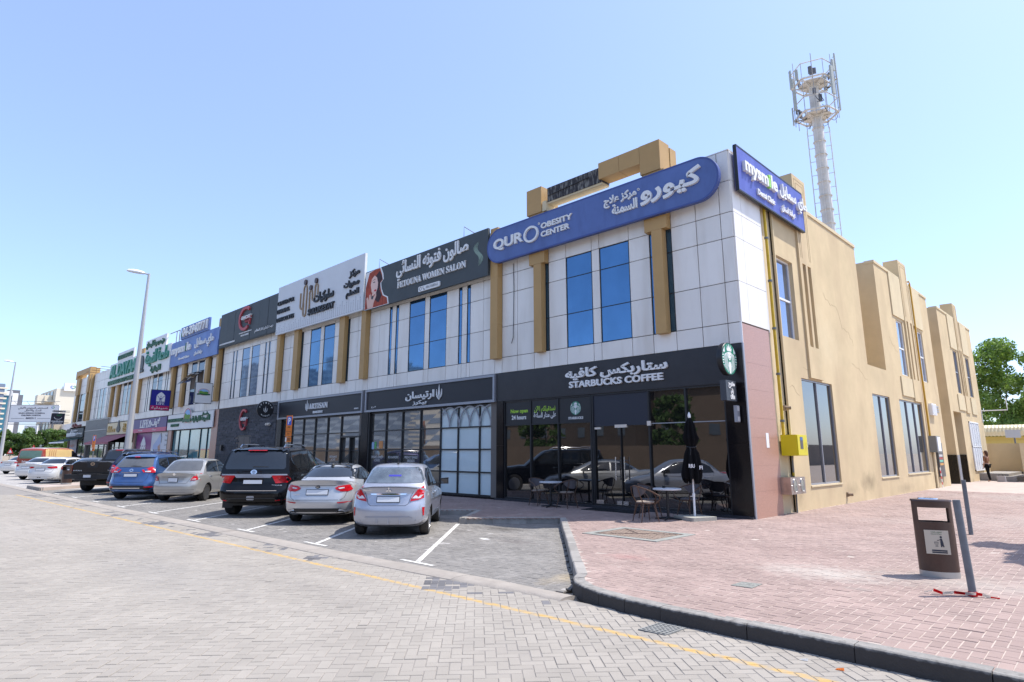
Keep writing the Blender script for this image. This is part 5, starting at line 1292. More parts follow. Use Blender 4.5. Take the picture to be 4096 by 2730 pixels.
def make_car(s):
    """returns the car's body mesh and ray tree; local frame: x right, y forward, z up, origin under the rear axle"""
    L, W, H, ro, wb, r = s['L'], s['W'], s['H'], s['ro'], s['wb'], s['r']
    y0, y1 = -ro, L - ro
    deck = s['deck']; dy = [p[0] for p in deck]; dz = [p[1] for p in deck]
    zb = s.get('zb', .21); rp = s['rear']; rz_ = [p[0] for p in rp]; ro_ = [p[1] for p in rp]
    R4 = s.get('round', .24); hip = s.get('hip', .6)
    def lower(u, v, w):
        a, b = sqk(v, 2 * w - 1, 7.5)
        yy = y0 + u * L
        zt = float(np.interp(yy, dy, dz)); zbb = zb + (.06 if u > .97 or u < .03 else 0)
        w2 = (b + 1) / 2; z = zbb + w2 * (zt - zbb)
        t = (z - zb) / (max(dz) - zb)
        prof = float(np.interp(t, [0, .15, hip, .85, 1.02], [.93, .975, 1.0, .975, .93]))
        de = min(u * L, (1 - u) * L)
        pl = 1 - .085 * max(0, 1 - de / .8) ** 2.2
        x = a * W / 2 * prof * pl
        z -= .035 * a * a * (w2 > .9) * 1.0
        k = max(0, 1 - u * L / 1.1) ** 1.2
        yy += k * (float(np.interp(z, rz_, ro_)) + R4 * abs(a) ** 4.5)
        k = max(0, 1 - (1 - u) * L / 1.1) ** 1.2
        yy -= k * (float(np.interp(z, [.2, .45, .6, .8, 1.0], [.08, 0, .02, .10, .28])) + .38 * abs(a) ** 3.2)
        return (x, yy, z)
    mb = MB()
    us = sorted(set([0, .004, .012, .025, .045, .07] + list(np.linspace(.1, .9, 25)) + [.93, .955, .975, .988, .996, 1]))
    vs = [-1, -.97, -.9, -.8, -.65, -.45, -.22, 0, .22, .45, .65, .8, .9, .97, 1]
    ws = [0, .04, .12, .22, .34, .46, .56, .66, .76, .85, .92, .97, 1]
    surf_box(mb, lower, us, vs, ws)
    lo = mb.mesh('lower', None)
    # wheel arches cut out
    ra = r + .055
    bpyo = bpy.data.objects.new('cut_a', lo); COL.objects.link(bpyo)
    cm = MB()
    for yc in (0, wb):
        for sg in (-1, 1):
            xa, xb = sg * (W / 2 - .30), sg * (W / 2 + .25); n = 28; b0 = len(cm.v)
            for x in (min(xa, xb), max(xa, xb)):
                for k in range(n): cm.v.append((x, yc + ra * math.cos(2 * math.pi * k / n), r + .01 + ra * math.sin(2 * math.pi * k / n)))
            cm.f.append(tuple(b0 + k for k in range(n))[::-1]); cm.f.append(tuple(b0 + n + k for k in range(n)))
            for k in range(n): cm.f.append((b0 + k, b0 + (k + 1) % n, b0 + n + (k + 1) % n, b0 + n + k))
    bm = bmesh.new(); me2 = cm.mesh('cutter', None); bm.from_mesh(me2); bmesh.ops.recalc_face_normals(bm, faces=bm.faces); bm.to_mesh(me2); bm.free()
    bm = bmesh.new(); bm.from_mesh(lo); bmesh.ops.recalc_face_normals(bm, faces=bm.faces); bm.to_mesh(lo); bm.free()
    co = bpy.data.objects.new('cut_b', me2); COL.objects.link(co)
    md = bpyo.modifiers.new('b', 'BOOLEAN'); md.operation = 'DIFFERENCE'; md.object = co; md.solver = 'EXACT'
    dg = bpy.context.evaluated_depsgraph_get()
    lower_me = bpy.data.meshes.new_from_object(bpyo.evaluated_get(dg))
    bpy.data.objects.remove(bpyo); bpy.data.objects.remove(co)
    # cabin
    cab = MB()
    cbs = s['cabins']
    for cb in cbs:
        (rb, rt_, ft, fb), zc0, roof, wbot, wtop = cb['y'], cb['z0'], cb['roof'], cb['w'][0], cb['w'][1]
        ry = [p[0] for p in roof]; rz2 = [p[1] for p in roof]; ex = cb.get('n', 9); cu = cb.get('curve', .12)
        def F(u, v, w):
            a, b = sqk(2 * u - 1, 2 * w - 1, ex) if w > .5 else (2 * u - 1, 2 * w - 1)
            c, b2 = sqk(v, b, ex) if w > .5 else (v, b)
            u2, w2 = (a + 1) / 2, (b2 + 1) / 2
            bow = cb.get('bow', .0) * math.sin(math.pi * w2)
            ya, yb_ = rb + (rt_ - rb) * w2 - bow, fb + (ft - fb) * w2 + bow * .6
            y = ya + u2 * (yb_ - ya)
            zr = float(np.interp(y, ry, rz2))
            z = zc0 + w2 * (zr - zc0) - .035 * c * c * w2
            wd = wbot + (wtop - wbot) * w2 ** 1.25
            pl = 1 - cb.get('taper', .06) * (1 - u2) ** 3 * 1 - .10 * u2 ** 4
            x = c * wd / 2 * pl
            y += cu * (abs(c) ** 2.6) * max(0, 1 - u2 * 3.0) - .14 * abs(c) ** 2.4 * max(0, 1 - (1 - u2) * 3)
            return (x, y, z)
        surf_box(cab, F, [0, .02, .06, .12, .2, .3, .4, .5, .6, .7, .8, .88, .94, .98, 1], [-1, -.96, -.88, -.75, -.55, -.3, 0, .3, .55, .75, .88, .96, 1], [0, .15, .3, .45, .6, .72, .82, .9, .96, 1])
    bm = bmesh.new(); bm.from_mesh(lower_me); n0 = len(bm.faces)
    cme = cab.mesh('cab', None); b2m = bmesh.new(); b2m.from_mesh(cme); bmesh.ops.recalc_face_normals(b2m, faces=b2m.faces); b2m.to_mesh(cme); b2m.free()
    bm.from_mesh(cme)
    bm.faces.ensure_lookup_table()
    for f in bm.faces:
        c = f.calc_center_median()
        for yc in (0, wb):
            d = math.hypot(c.y - yc, c.z - r - .01)
            if d < ra + .012 and abs(c.x) < W / 2 - .0 and (abs(d - ra) < .02 and abs(f.normal.x) < .3 or abs(abs(c.x) - (W / 2 - .3)) < .01): f.material_index = 1
        if c.z < zb + .02 and f.normal.z < -.5: f.material_index = 1
    me = bpy.data.meshes.new('car_body'); bm.to_mesh(me)
    tree = BVHTree.FromBMesh(bm); bm.free()
    me.materials.append(s['paint']); me.materials.append(M_black)
    for m_ in list(bpy.data.meshes):
        if m_.name.startswith(('lower', 'cutter', 'cab', 'cut_')) and m_.users == 0: bpy.data.meshes.remove(m_)
    smooth_by_angle(me, 42)
    return me, tree

DIRS = {'r': (Vector((0, 1, 0)), lambda a, b: Vector((a, -9, b))), 'R': (Vector((-1, 0, 0)), lambda a, b: Vector((9, a, b))), 'L': (Vector((1, 0, 0)), lambda a, b: Vector((-9, a, b))),
        't': (Vector((0, 0, -1)), lambda a, b: Vector((a, b, 9))), 'f': (Vector((0, -1, 0)), lambda a, b: Vector((a, 9, b)))}
def patch(name, tree, side, pts, m, parent, proud=.006, cell=.11, label=None):
    if 'window' in name or 'glass' in name: proud, cell = proud + .006, .055
    """a thin skin with the outline pts laid on the body as seen from one side"""
    d, org = DIRS[side]
    bm = bmesh.new()
    P = []
    n = len(pts)
    for i in range(n):   # subdivide the outline
        a, b = pts[i], pts[(i + 1) % n]; k = max(1, int(math.hypot(b[0] - a[0], b[1] - a[1]) / cell))
        for j in range(k): P.append((a[0] + (b[0] - a[0]) * j / k, a[1] + (b[1] - a[1]) * j / k))
    vs = [bm.verts.new((x, y, 0)) for x, y in P]; f = bm.faces.new(vs)
    bmesh.ops.triangulate(bm, faces=[f])
    for _ in range(5):
        E = [e for e in bm.edges if e.calc_length() > cell * 1.5]
        if not E: break
        bmesh.ops.subdivide_edges(bm, edges=E, cuts=1); bmesh.ops.triangulate(bm, faces=bm.faces)
    bnd = [e for e in bm.edges if e.is_boundary]
    for v in bm.verts:
        hit = tree.ray_cast(org(v.co.x, v.co.y), d)
        if hit[0] is None: hit = tree.find_nearest(org(v.co.x, v.co.y) + d * 8.2)
        v.co = hit[0] - d * proud
    ret = bmesh.ops.extrude_edge_only(bm, edges=bnd)
    for g_ in ret['geom']:
        if isinstance(g_, bmesh.types.BMVert): g_.co += d * (proud + .02)
    bmesh.ops.recalc_face_normals(bm, faces=bm.faces)
    # make sure the skin faces outwards
    if sum((f.normal.dot(-d)) * f.calc_area() for f in bm.faces) < 0:
        for f in bm.faces: f.normal_flip()
    me = bpy.data.meshes.new(name); bm.to_mesh(me); bm.free(); me.materials.append(m)
    smooth_by_angle(me, 50)
    o = bpy.data.objects.new(name, me)
    return tag(link(o, parent, world=False), label)
def stripe(name, tree, side, pts, w, m, parent, proud=.004, closed=False):
    d, org = DIRS[side]; q = MB(); n = len(pts)
    D = []
    rng_ = range(n if closed else n - 1)
    for i in rng_:
        a, b = pts[i], pts[(i + 1) % n]; k = max(1, int(math.hypot(b[0] - a[0], b[1] - a[1]) / .08))
        for j in range(k): D.append((a[0] + (b[0] - a[0]) * j / k, a[1] + (b[1] - a[1]) * j / k))
    if not closed: D.append(pts[-1])
    V = []
    for x, y in D:
        h = tree.ray_cast(org(x, y), d); V.append((h[0] if h[0] is not None else org(x, y) + d * 8.3) - d * proud)
    if closed: V.append(V[0])
    for i in range(len(V)):
        t = V[min(i + 1, len(V) - 1)] - V[max(i - 1, 0)]
        if t.length < 1e-6: t = Vector((0, 0, 1)) if side != 't' else Vector((1, 0, 0))
        s_ = t.cross(d).normalized() * (w / 2); q.v += [tuple(V[i] - s_), tuple(V[i] + s_)]
    for i in range(len(V) - 1): q.f.append((2 * i, 2 * i + 1, 2 * i + 3, 2 * i + 2))
    return q.build(name, m, parent, world=False)

WH = {}
def wheel(parent, x, y, r, wid, side, rimm, spokes):
    key = (round(r, 3), round(wid, 3), side, rimm.name, spokes)
    if key not in WH:
        s_ = side; h = wid / 2
        q = MB(); prof = [(r * .62, -h * .9), (r * .7, -h), (r * .93, -h), (r * .985, -h * .75), (r, -h * .5), (r, h * .5), (r * .985, h * .75), (r * .93, h), (r * .7, h), (r * .62, h * .9)]
        q.lathe(prof, 36, axis='x'); ty = q.mesh('tyre', M_tyre, smooth=True)
        q = MB(); q.lathe([(r * .66, h * .96 * s_), (r * .61, h * .9 * s_), (r * .57, h * .5 * s_), (r * .2, h * .35 * s_), (0, h * .35 * s_)], 32, axis='x')
        q.lathe([(0, h * .8 * s_), (r * .1, h * .78 * s_), (r * .13, h * .5 * s_)], 16, axis='x')
        base = q.mesh('rim_barrel', M_rimd if spokes else rimm, smooth=True)
        sp = MB()
        for k in range(spokes):
            a = 2 * math.pi * k / spokes
            for da in (-.09, .09):
                c0, c1 = a + da * .6, a + da * 1.6
                p0 = (h * .78 * s_, r * .08 * math.cos(c0), r * .08 * math.sin(c0)); p1 = (h * .9 * s_, r * .63 * math.cos(c1), r * .63 * math.sin(c1))
                sp.tube([p0, p1], r * .035, 5)
        sp.lathe([(r * .67, h * .97 * s_), (r * .62, h * 1.0 * s_), (r * .6, h * .85 * s_)], 32, axis='x')
        WH[key] = (ty, base, sp.mesh('rim', rimm, smooth=True))
    ty, base, sp = WH[key]
    w_ = inst(ty, 'wheel', parent, world=False, mw=Matrix.Translation((x, y, r)))
    inst(base, 'rim_barrel', w_, world=False); inst(sp, 'rim', w_, world=False)

def mir(pts): return [(-x, y) for x, y in pts]
def car(s, name, label, loc, head, group='cars parked nose-in along the bays'):
    me, tree = make_car(s)
    t = thing(name, label, s.get('cat', 'car'), (loc[0], loc[1], 0), R(head - 90), group)
    inst(me, 'body', t, world=False)
    W, r, wb = s['W'], s['r'], s['wb']; tr = W / 2 - .13 - .01
    for y in (0, wb):
        for sd in (-1, 1): wheel(t, sd * tr, y, r, s.get('tw', .2), sd, s.get('rim', M_rim), s.get('spokes', 7))
    for p in s['parts']:
        kind = p[0]
        if kind == 'p': # ('p', name, side, pts, mat, proud, mirror)
            _, nm, sd, pts, m_, pr, mr = p
            patch(nm, tree, sd, pts, m_, t, pr)
            if mr:
                if sd in 'rtf': patch(nm, tree, sd, mir(pts), m_, t, pr)
                else: patch(nm, tree, {'R': 'L', 'L': 'R'}[sd], pts, m_, t, pr)
        elif kind == 's':
            _, nm, sd, pts, w_, m_, pr, mr = p
            stripe(nm, tree, sd, pts, w_, m_, t, pr)
            if mr:
                if sd in 'rtf': stripe(nm, tree, sd, mir(pts), w_, m_, t, pr)
                else: stripe(nm, tree, {'R': 'L', 'L': 'R'}[sd], pts, w_, m_, t, pr)
        elif kind == 'lamp': # ('lamp', pts, [(pts, mat)...])
            for sg in (1, -1):
                P_ = p[1] if sg == 1 else mir(p[1])
                a = patch('tail_light', tree, 'r', P_, p[3] if len(p) > 3 else M_red, t, .02)
                for q_, m_ in p[2]: patch('lens', tree, 'r', q_ if sg == 1 else mir(q_), m_, a, .028)
        elif kind == 'text':
            _, tx, x0, x1, z0, z1, m_, pr = p
            h = tree.ray_cast(Vector(((x0 + x1) / 2, -9, (z0 + z1) / 2)), Vector((0, 1, 0)))[0]
            rt = ROOTM[t.name]; fr = (rt @ Vector((0, h.y - pr, 0)), (rt.to_3x3() @ Vector((1, 0, 0))), Vector((0, 0, 1)))
            txt(tx, t, m_, fr, x0, x1, z0, z1, .004, name='badge_lettering', bold=.02)
        elif kind == 'mb':
            _, nm, q, m_ = p; q.build(nm, m_, t, world=False, smooth=True)
        elif kind == 'plate':
            _, x0, x1, z0, z1, border = p
            h = tree.ray_cast(Vector(((x0 + x1) / 2, -9, z1)), Vector((0, 1, 0)))[0]; h2 = tree.ray_cast(Vector(((x0 + x1) / 2, -9, z0)), Vector((0, 1, 0)))[0]
            ya, yb_ = h.y - .025, h2.y - .025
            q = MB(); q.add([(x0, yb_, z0), (x1, yb_, z0), (x1, ya, z1), (x0, ya, z1), (x0, yb_ + .04, z0), (x1, yb_ + .04, z0), (x1, ya + .04, z1), (x0, ya + .04, z1)], [(0, 1, 2, 3), (0, 4, 5, 1), (1, 5, 6, 2), (2, 6, 7, 3), (3, 7, 4, 0)])
            pl = q.build('number_plate', M_plate, t, world=False)
            if border:
                q = MB(); e = .012; q.add([(x0 - e, yb_ + .003, z0 - e), (x1 + e, yb_ + .003, z0 - e), (x1 + e, ya + .003, z1 + e), (x0 - e, ya + .003, z1 + e), (x0 - e, yb_ + .04, z0 - e), (x1 + e, yb_ + .04, z0 - e), (x1 + e, ya + .04, z1 + e), (x0 - e, ya + .04, z1 + e)], [(0, 1, 2, 3), (0, 4, 5, 1), (1, 5, 6, 2), (2, 6, 7, 3), (3, 7, 4, 0)])
                q.build('plate_frame', M_black, pl, world=False)
        elif kind == 'mirror':
            yy, zz = p[1], p[2]
            for sg in (-1, 1):
                q = MB(); n_ = 10
                surf_box(q, lambda u, v, w: (sg * (W / 2 + .02 + .2 * u) , yy + .1 * (v if abs(v) < 1 else v * .7) - .03 * u, zz + (.13 + .02 * u) * w * (1) - .0), [0, .15, .5, .85, 1], [-1, -.5, 0, .5, 1], [0, .15, .5, .85, 1])
                a = q.build('wing_mirror', p[3], t, world=False, smooth=True)
                q = MB(); xa, xb = sorted((sg * (W / 2 + .05), sg * (W / 2 + .205))); q.box(xa, xb, yy - .115, yy - .1, zz + .02, zz + .12); q.build('mirror_glass', M_cglass, a, world=False)
                q = MB(); q.tube([(sg * (W / 2 - .12), yy + .05, zz - .02), (sg * (W / 2 + .06), yy + .02, zz + .03)], .03, 6); q.build('mirror_arm', M_black, a, world=False)
        elif kind == 'rails':
            for sg in (-1, 1):
                q = MB(); x = sg * p[1]; q.tube([(x, p[2], p[4] - .05), (x, p[2] + .12, p[4] + .03), (x, (p[2] + p[3]) / 2, p[4] + .05), (x, p[3] - .15, p[4] + .03), (x, p[3], p[4] - .05)], .018, 6); q.build('roof_rail', M_chrome, t, world=False, smooth=True)
        elif kind == 'aerial':
            q = MB(); q.lathe([(.0, .05), (.015, .04), (.03, 0)], 8, (0, p[1], p[2])); q.tube([(0, p[1], p[2] + .03), (0, p[1] - .04, p[2] + .2)], .006, 5); q.build('aerial', M_black, t, world=False)
    return t

# ---- silver sedan nearest the camera
def ring_pts(cx, cz, rx, rz, n=16): return ell(cx, cz, rx, rz, n)
P_silver = paint('silver_blue_paint', (.40, .415, .47)); P_silver2 = paint('bright_silver_paint', (.50, .50, .50)); P_beige = paint('warm_silver_paint', (.38, .375, .36))
P_black = paint('black_paint', (.004, .0045, .006), metal=.0, rough=.12); P_blue = paint('mid_blue_paint', (.045, .11, .27), metal=.55); P_navy = paint('navy_paint', (.006, .008, .05), metal=.3)
P_brown = paint('dark_grey_brown_paint', (.035, .032, .03), metal=.3); P_white = paint('white_car_paint', (.62, .61, .59), metal=0, rough=.3); P_grey = paint('grey_blue_paint', (.12, .125, .135))
P_red = paint('brick_red_paint', (.30, .045, .02), metal=0); P_cream = paint('cream_paint', (.62, .45, .20), metal=0)

sed = lambda **k: dict(dict(zb=.22, tw=.2, cat='car'), **k)
att = sed(L=4.3, W=1.67, H=1.51, ro=.86, wb=2.55, r=.29, paint=P_silver, spokes=8, tw=.19,
    deck=[(-.86, 1.04), (-.6, 1.05), (-.3, 1.03), (0, .99), (1.0, .95), (2.2, .95), (2.6, .93), (3.3, .78), (3.44, .62)],
    rear=[(.2, .10), (.34, .02), (.42, .0), (.62, .0), (.70, .05), (.9, .10), (1.0, .08), (1.06, .04)], round=.26,
    cabins=[dict(y=(-.42, .30, 1.55, 2.5), z0=.88, roof=[(-.2, 1.36), (.2, 1.465), (.6, 1.505), (1.1, 1.51), (1.7, 1.46)], w=(1.60, 1.20), bow=.05, curve=.16, taper=.08)],
    parts=[('p', 'rear_window', 'r', [(-.62, 1.09), (.62, 1.09), (.66, 1.13), (.56, 1.36), (.47, 1.425), (-.47, 1.425), (-.56, 1.36), (-.66, 1.13)], mat('clear_rear_glass', (.075, .09, .10), rough=.03, spec=1.0, ior=1.7, coat=1.0, var=.6, scale=3.5), .006, False),
        ('p', 'side_window', 'R', [(.12, 1.02), (.85, 1.0), (.85, 1.40), (.55, 1.39), (.25, 1.24)], M_cglass, .006, True),
        ('p', 'side_window', 'R', [(.92, 1.0), (1.8, .98), (2.05, 1.02), (1.5, 1.37), (1.2, 1.41), (.92, 1.41)], M_cglass, .006, True),
        ('lamp', [(.47, .80), (.60, .98), (.66, 1.035), (.80, 1.03), (.80, .83), (.62, .77), (.46, .745)], [([(.49, .805), (.55, .86), (.70, .87), (.79, .9), (.79, .84), (.64, .80)], M_lens)]),
        ('p', 'boot_recess', 'r', [(-.40, .89), (.40, .89), (.30, .70), (-.30, .70)], P_silver, .002, False),
        ('p', 'chrome_strip', 'r', [(-.38, .905), (.38, .905), (.36, .875), (-.36, .875)], M_chrome, .016, False),
        ('plate', -.23, .23, .735, .835, True),
        ('s', 'boot_seam', 'r', [(-.56, 1.02), (-.47, .86), (-.42, .70), (-.36, .66), (.36, .66), (.42, .70), (.47, .86), (.56, 1.02)], .009, M_seam, .004, False),
        ('s', 'boot_lip', 'r', [(-.58, 1.005), (-.35, 1.03), (0, 1.035), (.35, 1.03), (.58, 1.005)], .018, mat('lip_shadow_tone', (.12, .11, .12), rough=.5), .008, False),  # dark stripe painted in as the shade of the boot lip
        ('p', 'reflector', 'r', [(.70, .62), (.745, .62), (.735, .45), (.715, .45)], M_red, .012, True),
        ('s', 'bumper_crease', 'r', [(-.58, .36), (-.45, .44), (.45, .44), (.58, .36)], .03, mat('crease_paint', (.30, .31, .35), rough=.4, metal=.4), .006, False),
        ('s', 'door_seam', 'R', [(.90, .98), (.90, .5), (.82, .35)], .008, M_seam, .003, True), ('s', 'door_seam', 'R', [(1.95, .98), (1.95, .34), (.85, .32)], .008, M_seam, .003, True), ('s', 'door_seam', 'R', [(.12, 1.0), (.25, .75), (.38, .6)], .008, M_seam, .003, True),
        ('p', 'door_handle', 'R', [(.36, .87), (.52, .87), (.52, .84), (.36, .84)], M_chrome, .02, True), ('p', 'door_handle', 'R', [(1.15, .86), (1.31, .86), (1.31, .83), (1.15, .83)], M_chrome, .02, True),
        ('p', 'headrest', 'r', rrect(-.42, -.16, 1.10, 1.19, .04), mat('pale_cloth', (.36, .37, .37), rough=.6), .009, False), ('p', 'headrest', 'r', rrect(.20, .44, 1.10, 1.22, .05), mat('pale_cloth', (0, 0, 0)), .009, False),
        ('p', 'rear_shelf_paper', 'r', [(-.57, 1.105), (-.3, 1.105), (-.38, 1.15), (-.46, 1.125), (-.5, 1.15)], M_ltr, .010, False),
        ('p', 'window_sticker', 'r', rrect(-.14, .14, 1.225, 1.26, .01), mat('blue_sticker', (.03, .03, .3), rough=.5), .009, False),
        ('text', 'Attrage', -.54, -.36, .95, .985, M_chrome, .012),
        ('mirror', 1.9, .98, M_black), ('aerial', .42, 1.48)])
q = MB()
for a in (90, 210, 330):
    c = (math.cos(R(a)), math.sin(R(a))); n_ = (-c[1], c[0]); q.plate(((0, -.795, 0), (1, 0, 0), (0, 0, 1)), [(0, .975), (c[0] * .035 + n_[0] * .02, .975 + c[1] * .035 + n_[1] * .02), (c[0] * .07, .975 + c[1] * .07), (c[0] * .035 - n_[0] * .02, .975 + c[1] * .035 - n_[1] * .02)], 0, .012)
att['parts'].append(('mb', 'badge', q, M_chrome))
q = MB()
for x in (-.22, .02, .26): q.box(x - .008, x + .008, -.875, -.82, .30, .40)
att['parts'].append(('mb', 'diffuser_fin', q, P_silver))
H0 = 136.5
def axle(Lx, Ly, W, head=H0):     # rear-left tyre contact -> middle of the rear axle
    h = R(head); tr = W / 2 - .14
    return (Lx + math.sin(h) * tr, Ly - math.cos(h) * tr)
car(att, 'parked_car', 'pale silver-blue sedan nearest the corner with clear rear window and red-white lamps', axle(-5.42, -7.73, 1.67), H0)

# ---- silver sedan with black panoramic roof
opt = sed(L=4.845, W=1.83, H=1.455, ro=1.09, wb=2.795, r=.33, paint=P_silver2, spokes=10, tw=.21,
    deck=[(-1.09, 1.07), (-.8, 1.075), (-.4, 1.06), (0, 1.0), (1.0, .95), (2.4, .93), (2.9, .92), (3.6, .78), (3.75, .62)],
    rear=[(.2, .12), (.32, .03), (.45, .0), (.62, .0), (.72, .05), (.95, .10), (1.05, .06), (1.1, .02)], round=.30,
    cabins=[dict(y=(-.62, .42, 1.6, 2.75), z0=.9, roof=[(-.5, 1.2), (0, 1.36), (.5, 1.435), (1.1, 1.455), (1.8, 1.41)], w=(1.72, 1.20), bow=.06, curve=.2, taper=.1)],
    parts=[('p', 'rear_window', 'r', [(-.66, 1.12), (.66, 1.12), (.60, 1.25), (.5, 1.35), (.36, 1.375), (-.36, 1.375), (-.5, 1.35), (-.60, 1.25)], M_cglass, .006, False),
        ('p', 'glass_roof', 't', [(-.50, .45), (.50, .45), (.48, 1.55), (-.48, 1.55)], M_cglass, .004, False),
        ('p', 'side_window', 'R', [(-.05, 1.08), (.95, 1.02), (.95, 1.35), (.5, 1.33), (.15, 1.22)], M_cglass, .006, True), ('p', 'side_window', 'R', [(1.0, 1.02), (2.1, .99), (2.2, 1.02), (1.6, 1.33), (1.0, 1.36)], M_cglass, .006, True),
        ('lamp', [(.42, .885), (.50, .93), (.83, .975), (.85, .92), (.80, .83), (.72, .80), (.56, .80), (.46, .84)], [([(.50, .885), (.64, .905), (.64, .875), (.53, .865)], M_lens)]),
        ('plate', -.26, .26, .73, .84, True),
        ('s', 'boot_seam', 'r', [(-.70, .80), (-.66, .66), (-.58, .60), (.58, .60), (.66, .66), (.70, .80)], .009, M_seam, .004, False),
        ('p', 'black_diffuser', 'r', [(-.80, .30), (-.72, .36), (-.55, .40), (.55, .40), (.72, .36), (.80, .30), (.72, .26), (.5, .235), (-.5, .235), (-.72, .26)], M_black, .012, False),
        ('p', 'exhaust_tip', 'r', ell(.58, .295, .10, .05, 16), M_chrome, .03, True), ('p', 'exhaust_hole', 'r', ell(.58, .295, .075, .032, 14), M_black, .034, True),
        ('p', 'reflector', 'r', [(.50, .545), (.84, .57), (.82, .545), (.52, .52)], M_red, .01, True),
        ('s', 'deck_crease', 'r', [(-.45, .945), (.45, .945)], .01, M_seam, .003, False),
        ('p', 'badge', 'r', ell(0, .905, .06, .033, 16), M_black, .012, False), ('text', 'KIA', -.035, .035, .893, .917, M_chrome, .016), ('text', 'OPTIMA', -.60, -.42, .715, .735, M_chrome, .012),
        ('mirror', 2.0, .98, P_silver2)])
q = MB(); q.lathe([(0, .06), (.02, .05), (.05, 0)], 10, (0, .42, 1.41), sy=1.8); opt['parts'].append(('mb', 'shark_fin', q, M_black))
car(opt, 'parked_car', 'silver sedan with black glass roof, wide red lamps and twin oval exhausts', axle(-8.93, -7.5, 1.83), H0 + .5)

# ---- black large SUV
suv = sed(L=5.17, W=2.0, H=1.94, ro=1.12, wb=3.07, r=.40, paint=P_black, spokes=8, tw=.27, zb=.36, hip=.5,
    deck=[(-1.12, 1.24), (2.6, 1.2), (2.9, 1.2), (3.8, 1.12), (4.05, .95)],
    rear=[(.3, .16), (.42, .04), (.5, 0), (.78, .0), (.82, .10), (1.1, .13), (1.3, .15)], round=.18,
    cabins=[dict(y=(-1.0, -.72, 1.85, 2.75), z0=1.1, roof=[(-1.1, 1.86), (-.6, 1.90), (.4, 1.92), (1.3, 1.9), (2.0, 1.85)], w=(1.96, 1.66), bow=.05, curve=.10, taper=.02, n=10)],
    parts=[('p', 'rear_window', 'r', [(-.80, 1.29), (.80, 1.29), (.84, 1.35), (.77, 1.74), (.70, 1.79), (-.70, 1.79), (-.77, 1.74), (-.84, 1.35)], M_cglass, .006, False),
        ('p', 'roof_spoiler', 'r', [(-.76, 1.82), (.76, 1.82), (.72, 1.88), (-.72, 1.88)], P_black, .08, False), ('p', 'brake_light_strip', 'r', [(-.26, 1.80), (.26, 1.80), (.26, 1.815), (-.26, 1.815)], M_red, .085, False),
        ('p', 'chrome_band', 'r', [(-.90, 1.16), (.90, 1.16), (.9, 1.125), (.52, 1.125), (.47, 1.06), (-.47, 1.06), (-.52, 1.125), (-.9, 1.125)], M_alu, .02, False),
        ('lamp', [(.50, 1.12), (.93, 1.13), (.94, 1.0), (.90, .93), (.62, .91)], [([(.68, 1.085), (.9, 1.09), (.9, 1.05), (.70, 1.045)], M_lens)]),
        ('plate', -.25, .25, .90, 1.00, False), ('p', 'badge', 'r', ell(0, 1.215, .085, .065, 18), M_chrome, .016, False), ('p', 'badge_core', 'r', ell(0, 1.215, .058, .04, 16), M_black, .019, False), ('p', 'badge_bar', 'r', rrect(-.09, .09, 1.203, 1.227, .005), M_chrome, .022, False),
        ('text', 'PATROL', -.30, .30, 1.078, 1.105, M_alu, .026), ('text', 'TITANIUM', .52, .80, .845, .875, M_ltr, .02),
        ('s', 'bumper_chrome', 'r', [(-.68, .72), (.68, .72)], .014, M_chrome, .01, False), ('p', 'tow_eye', 'r', rrect(-.1, .1, .47, .58, .03), M_alu, .01, False),
        ('p', 'reflector', 'r', [(.66, .47), (.88, .49), (.88, .46), (.66, .44)], M_red, .012, True), ('s', 'bumper_crease', 'r', [(-.8, .42), (-.62, .52), (.62, .52), (.8, .42)], .02, M_black, .012, False),
        ('p', 'wiper', 'r', [(-.05, 1.345), (.38, 1.35), (.38, 1.365), (-.04, 1.375)], M_black, .02, False),
        ('p', 'side_window', 'R', [(-.62, 1.58), (-.5, 1.74), (.1, 1.78), (.1, 1.28), (-.15, 1.27), (-.45, 1.42)], M_cglass, .008, True), ('p', 'side_window', 'R', [(.16, 1.27), (.95, 1.25), (.95, 1.79), (.16, 1.79)], M_cglass, .006, True), ('p', 'side_window', 'R', [(1.02, 1.25), (2.1, 1.24), (2.2, 1.28), (1.75, 1.78), (1.02, 1.79)], M_cglass, .006, True),
        ('s', 'window_trim', 'R', [(-.64, 1.60), (-.52, 1.76), (.1, 1.80), (1.8, 1.80)], .014, M_chrome, .012, True), ('s', 'window_trim', 'R', [(-.64, 1.58), (-.45, 1.4), (-.15, 1.25), (2.1, 1.22)], .014, M_chrome, .012, True),
        ('p', 'door_handle', 'R', [(.25, 1.12), (.45, 1.12), (.45, 1.08), (.25, 1.08)], M_chrome, .03, True), ('p', 'door_handle', 'R', [(1.2, 1.12), (1.4, 1.12), (1.4, 1.08), (1.2, 1.08)], M_chrome, .03, True),
        ('rails', .62, -.5, 1.5, 1.93), ('mirror', 2.15, 1.22, P_black)])
for sg in (-1, 1):
    q = MB(); q.box(sg * .85 - .14, sg * .85 + .14, -.5, -.47, .22, .52); suv['parts'].append(('mb', 'mud_flap', q, M_black))
q = MB(); q.tube([(-.5, -.4, .32), (.5, -.4, .32)], .05, 8); q.box(-.7, .7, -.7, .3, .3, .38); suv['parts'].append(('mb', 'underbody', q, M_black))
car(suv, 'parked_car', 'large glossy black SUV with chrome tailgate band and roof rails', axle(-11.9, -7.95, 2.0), H0)

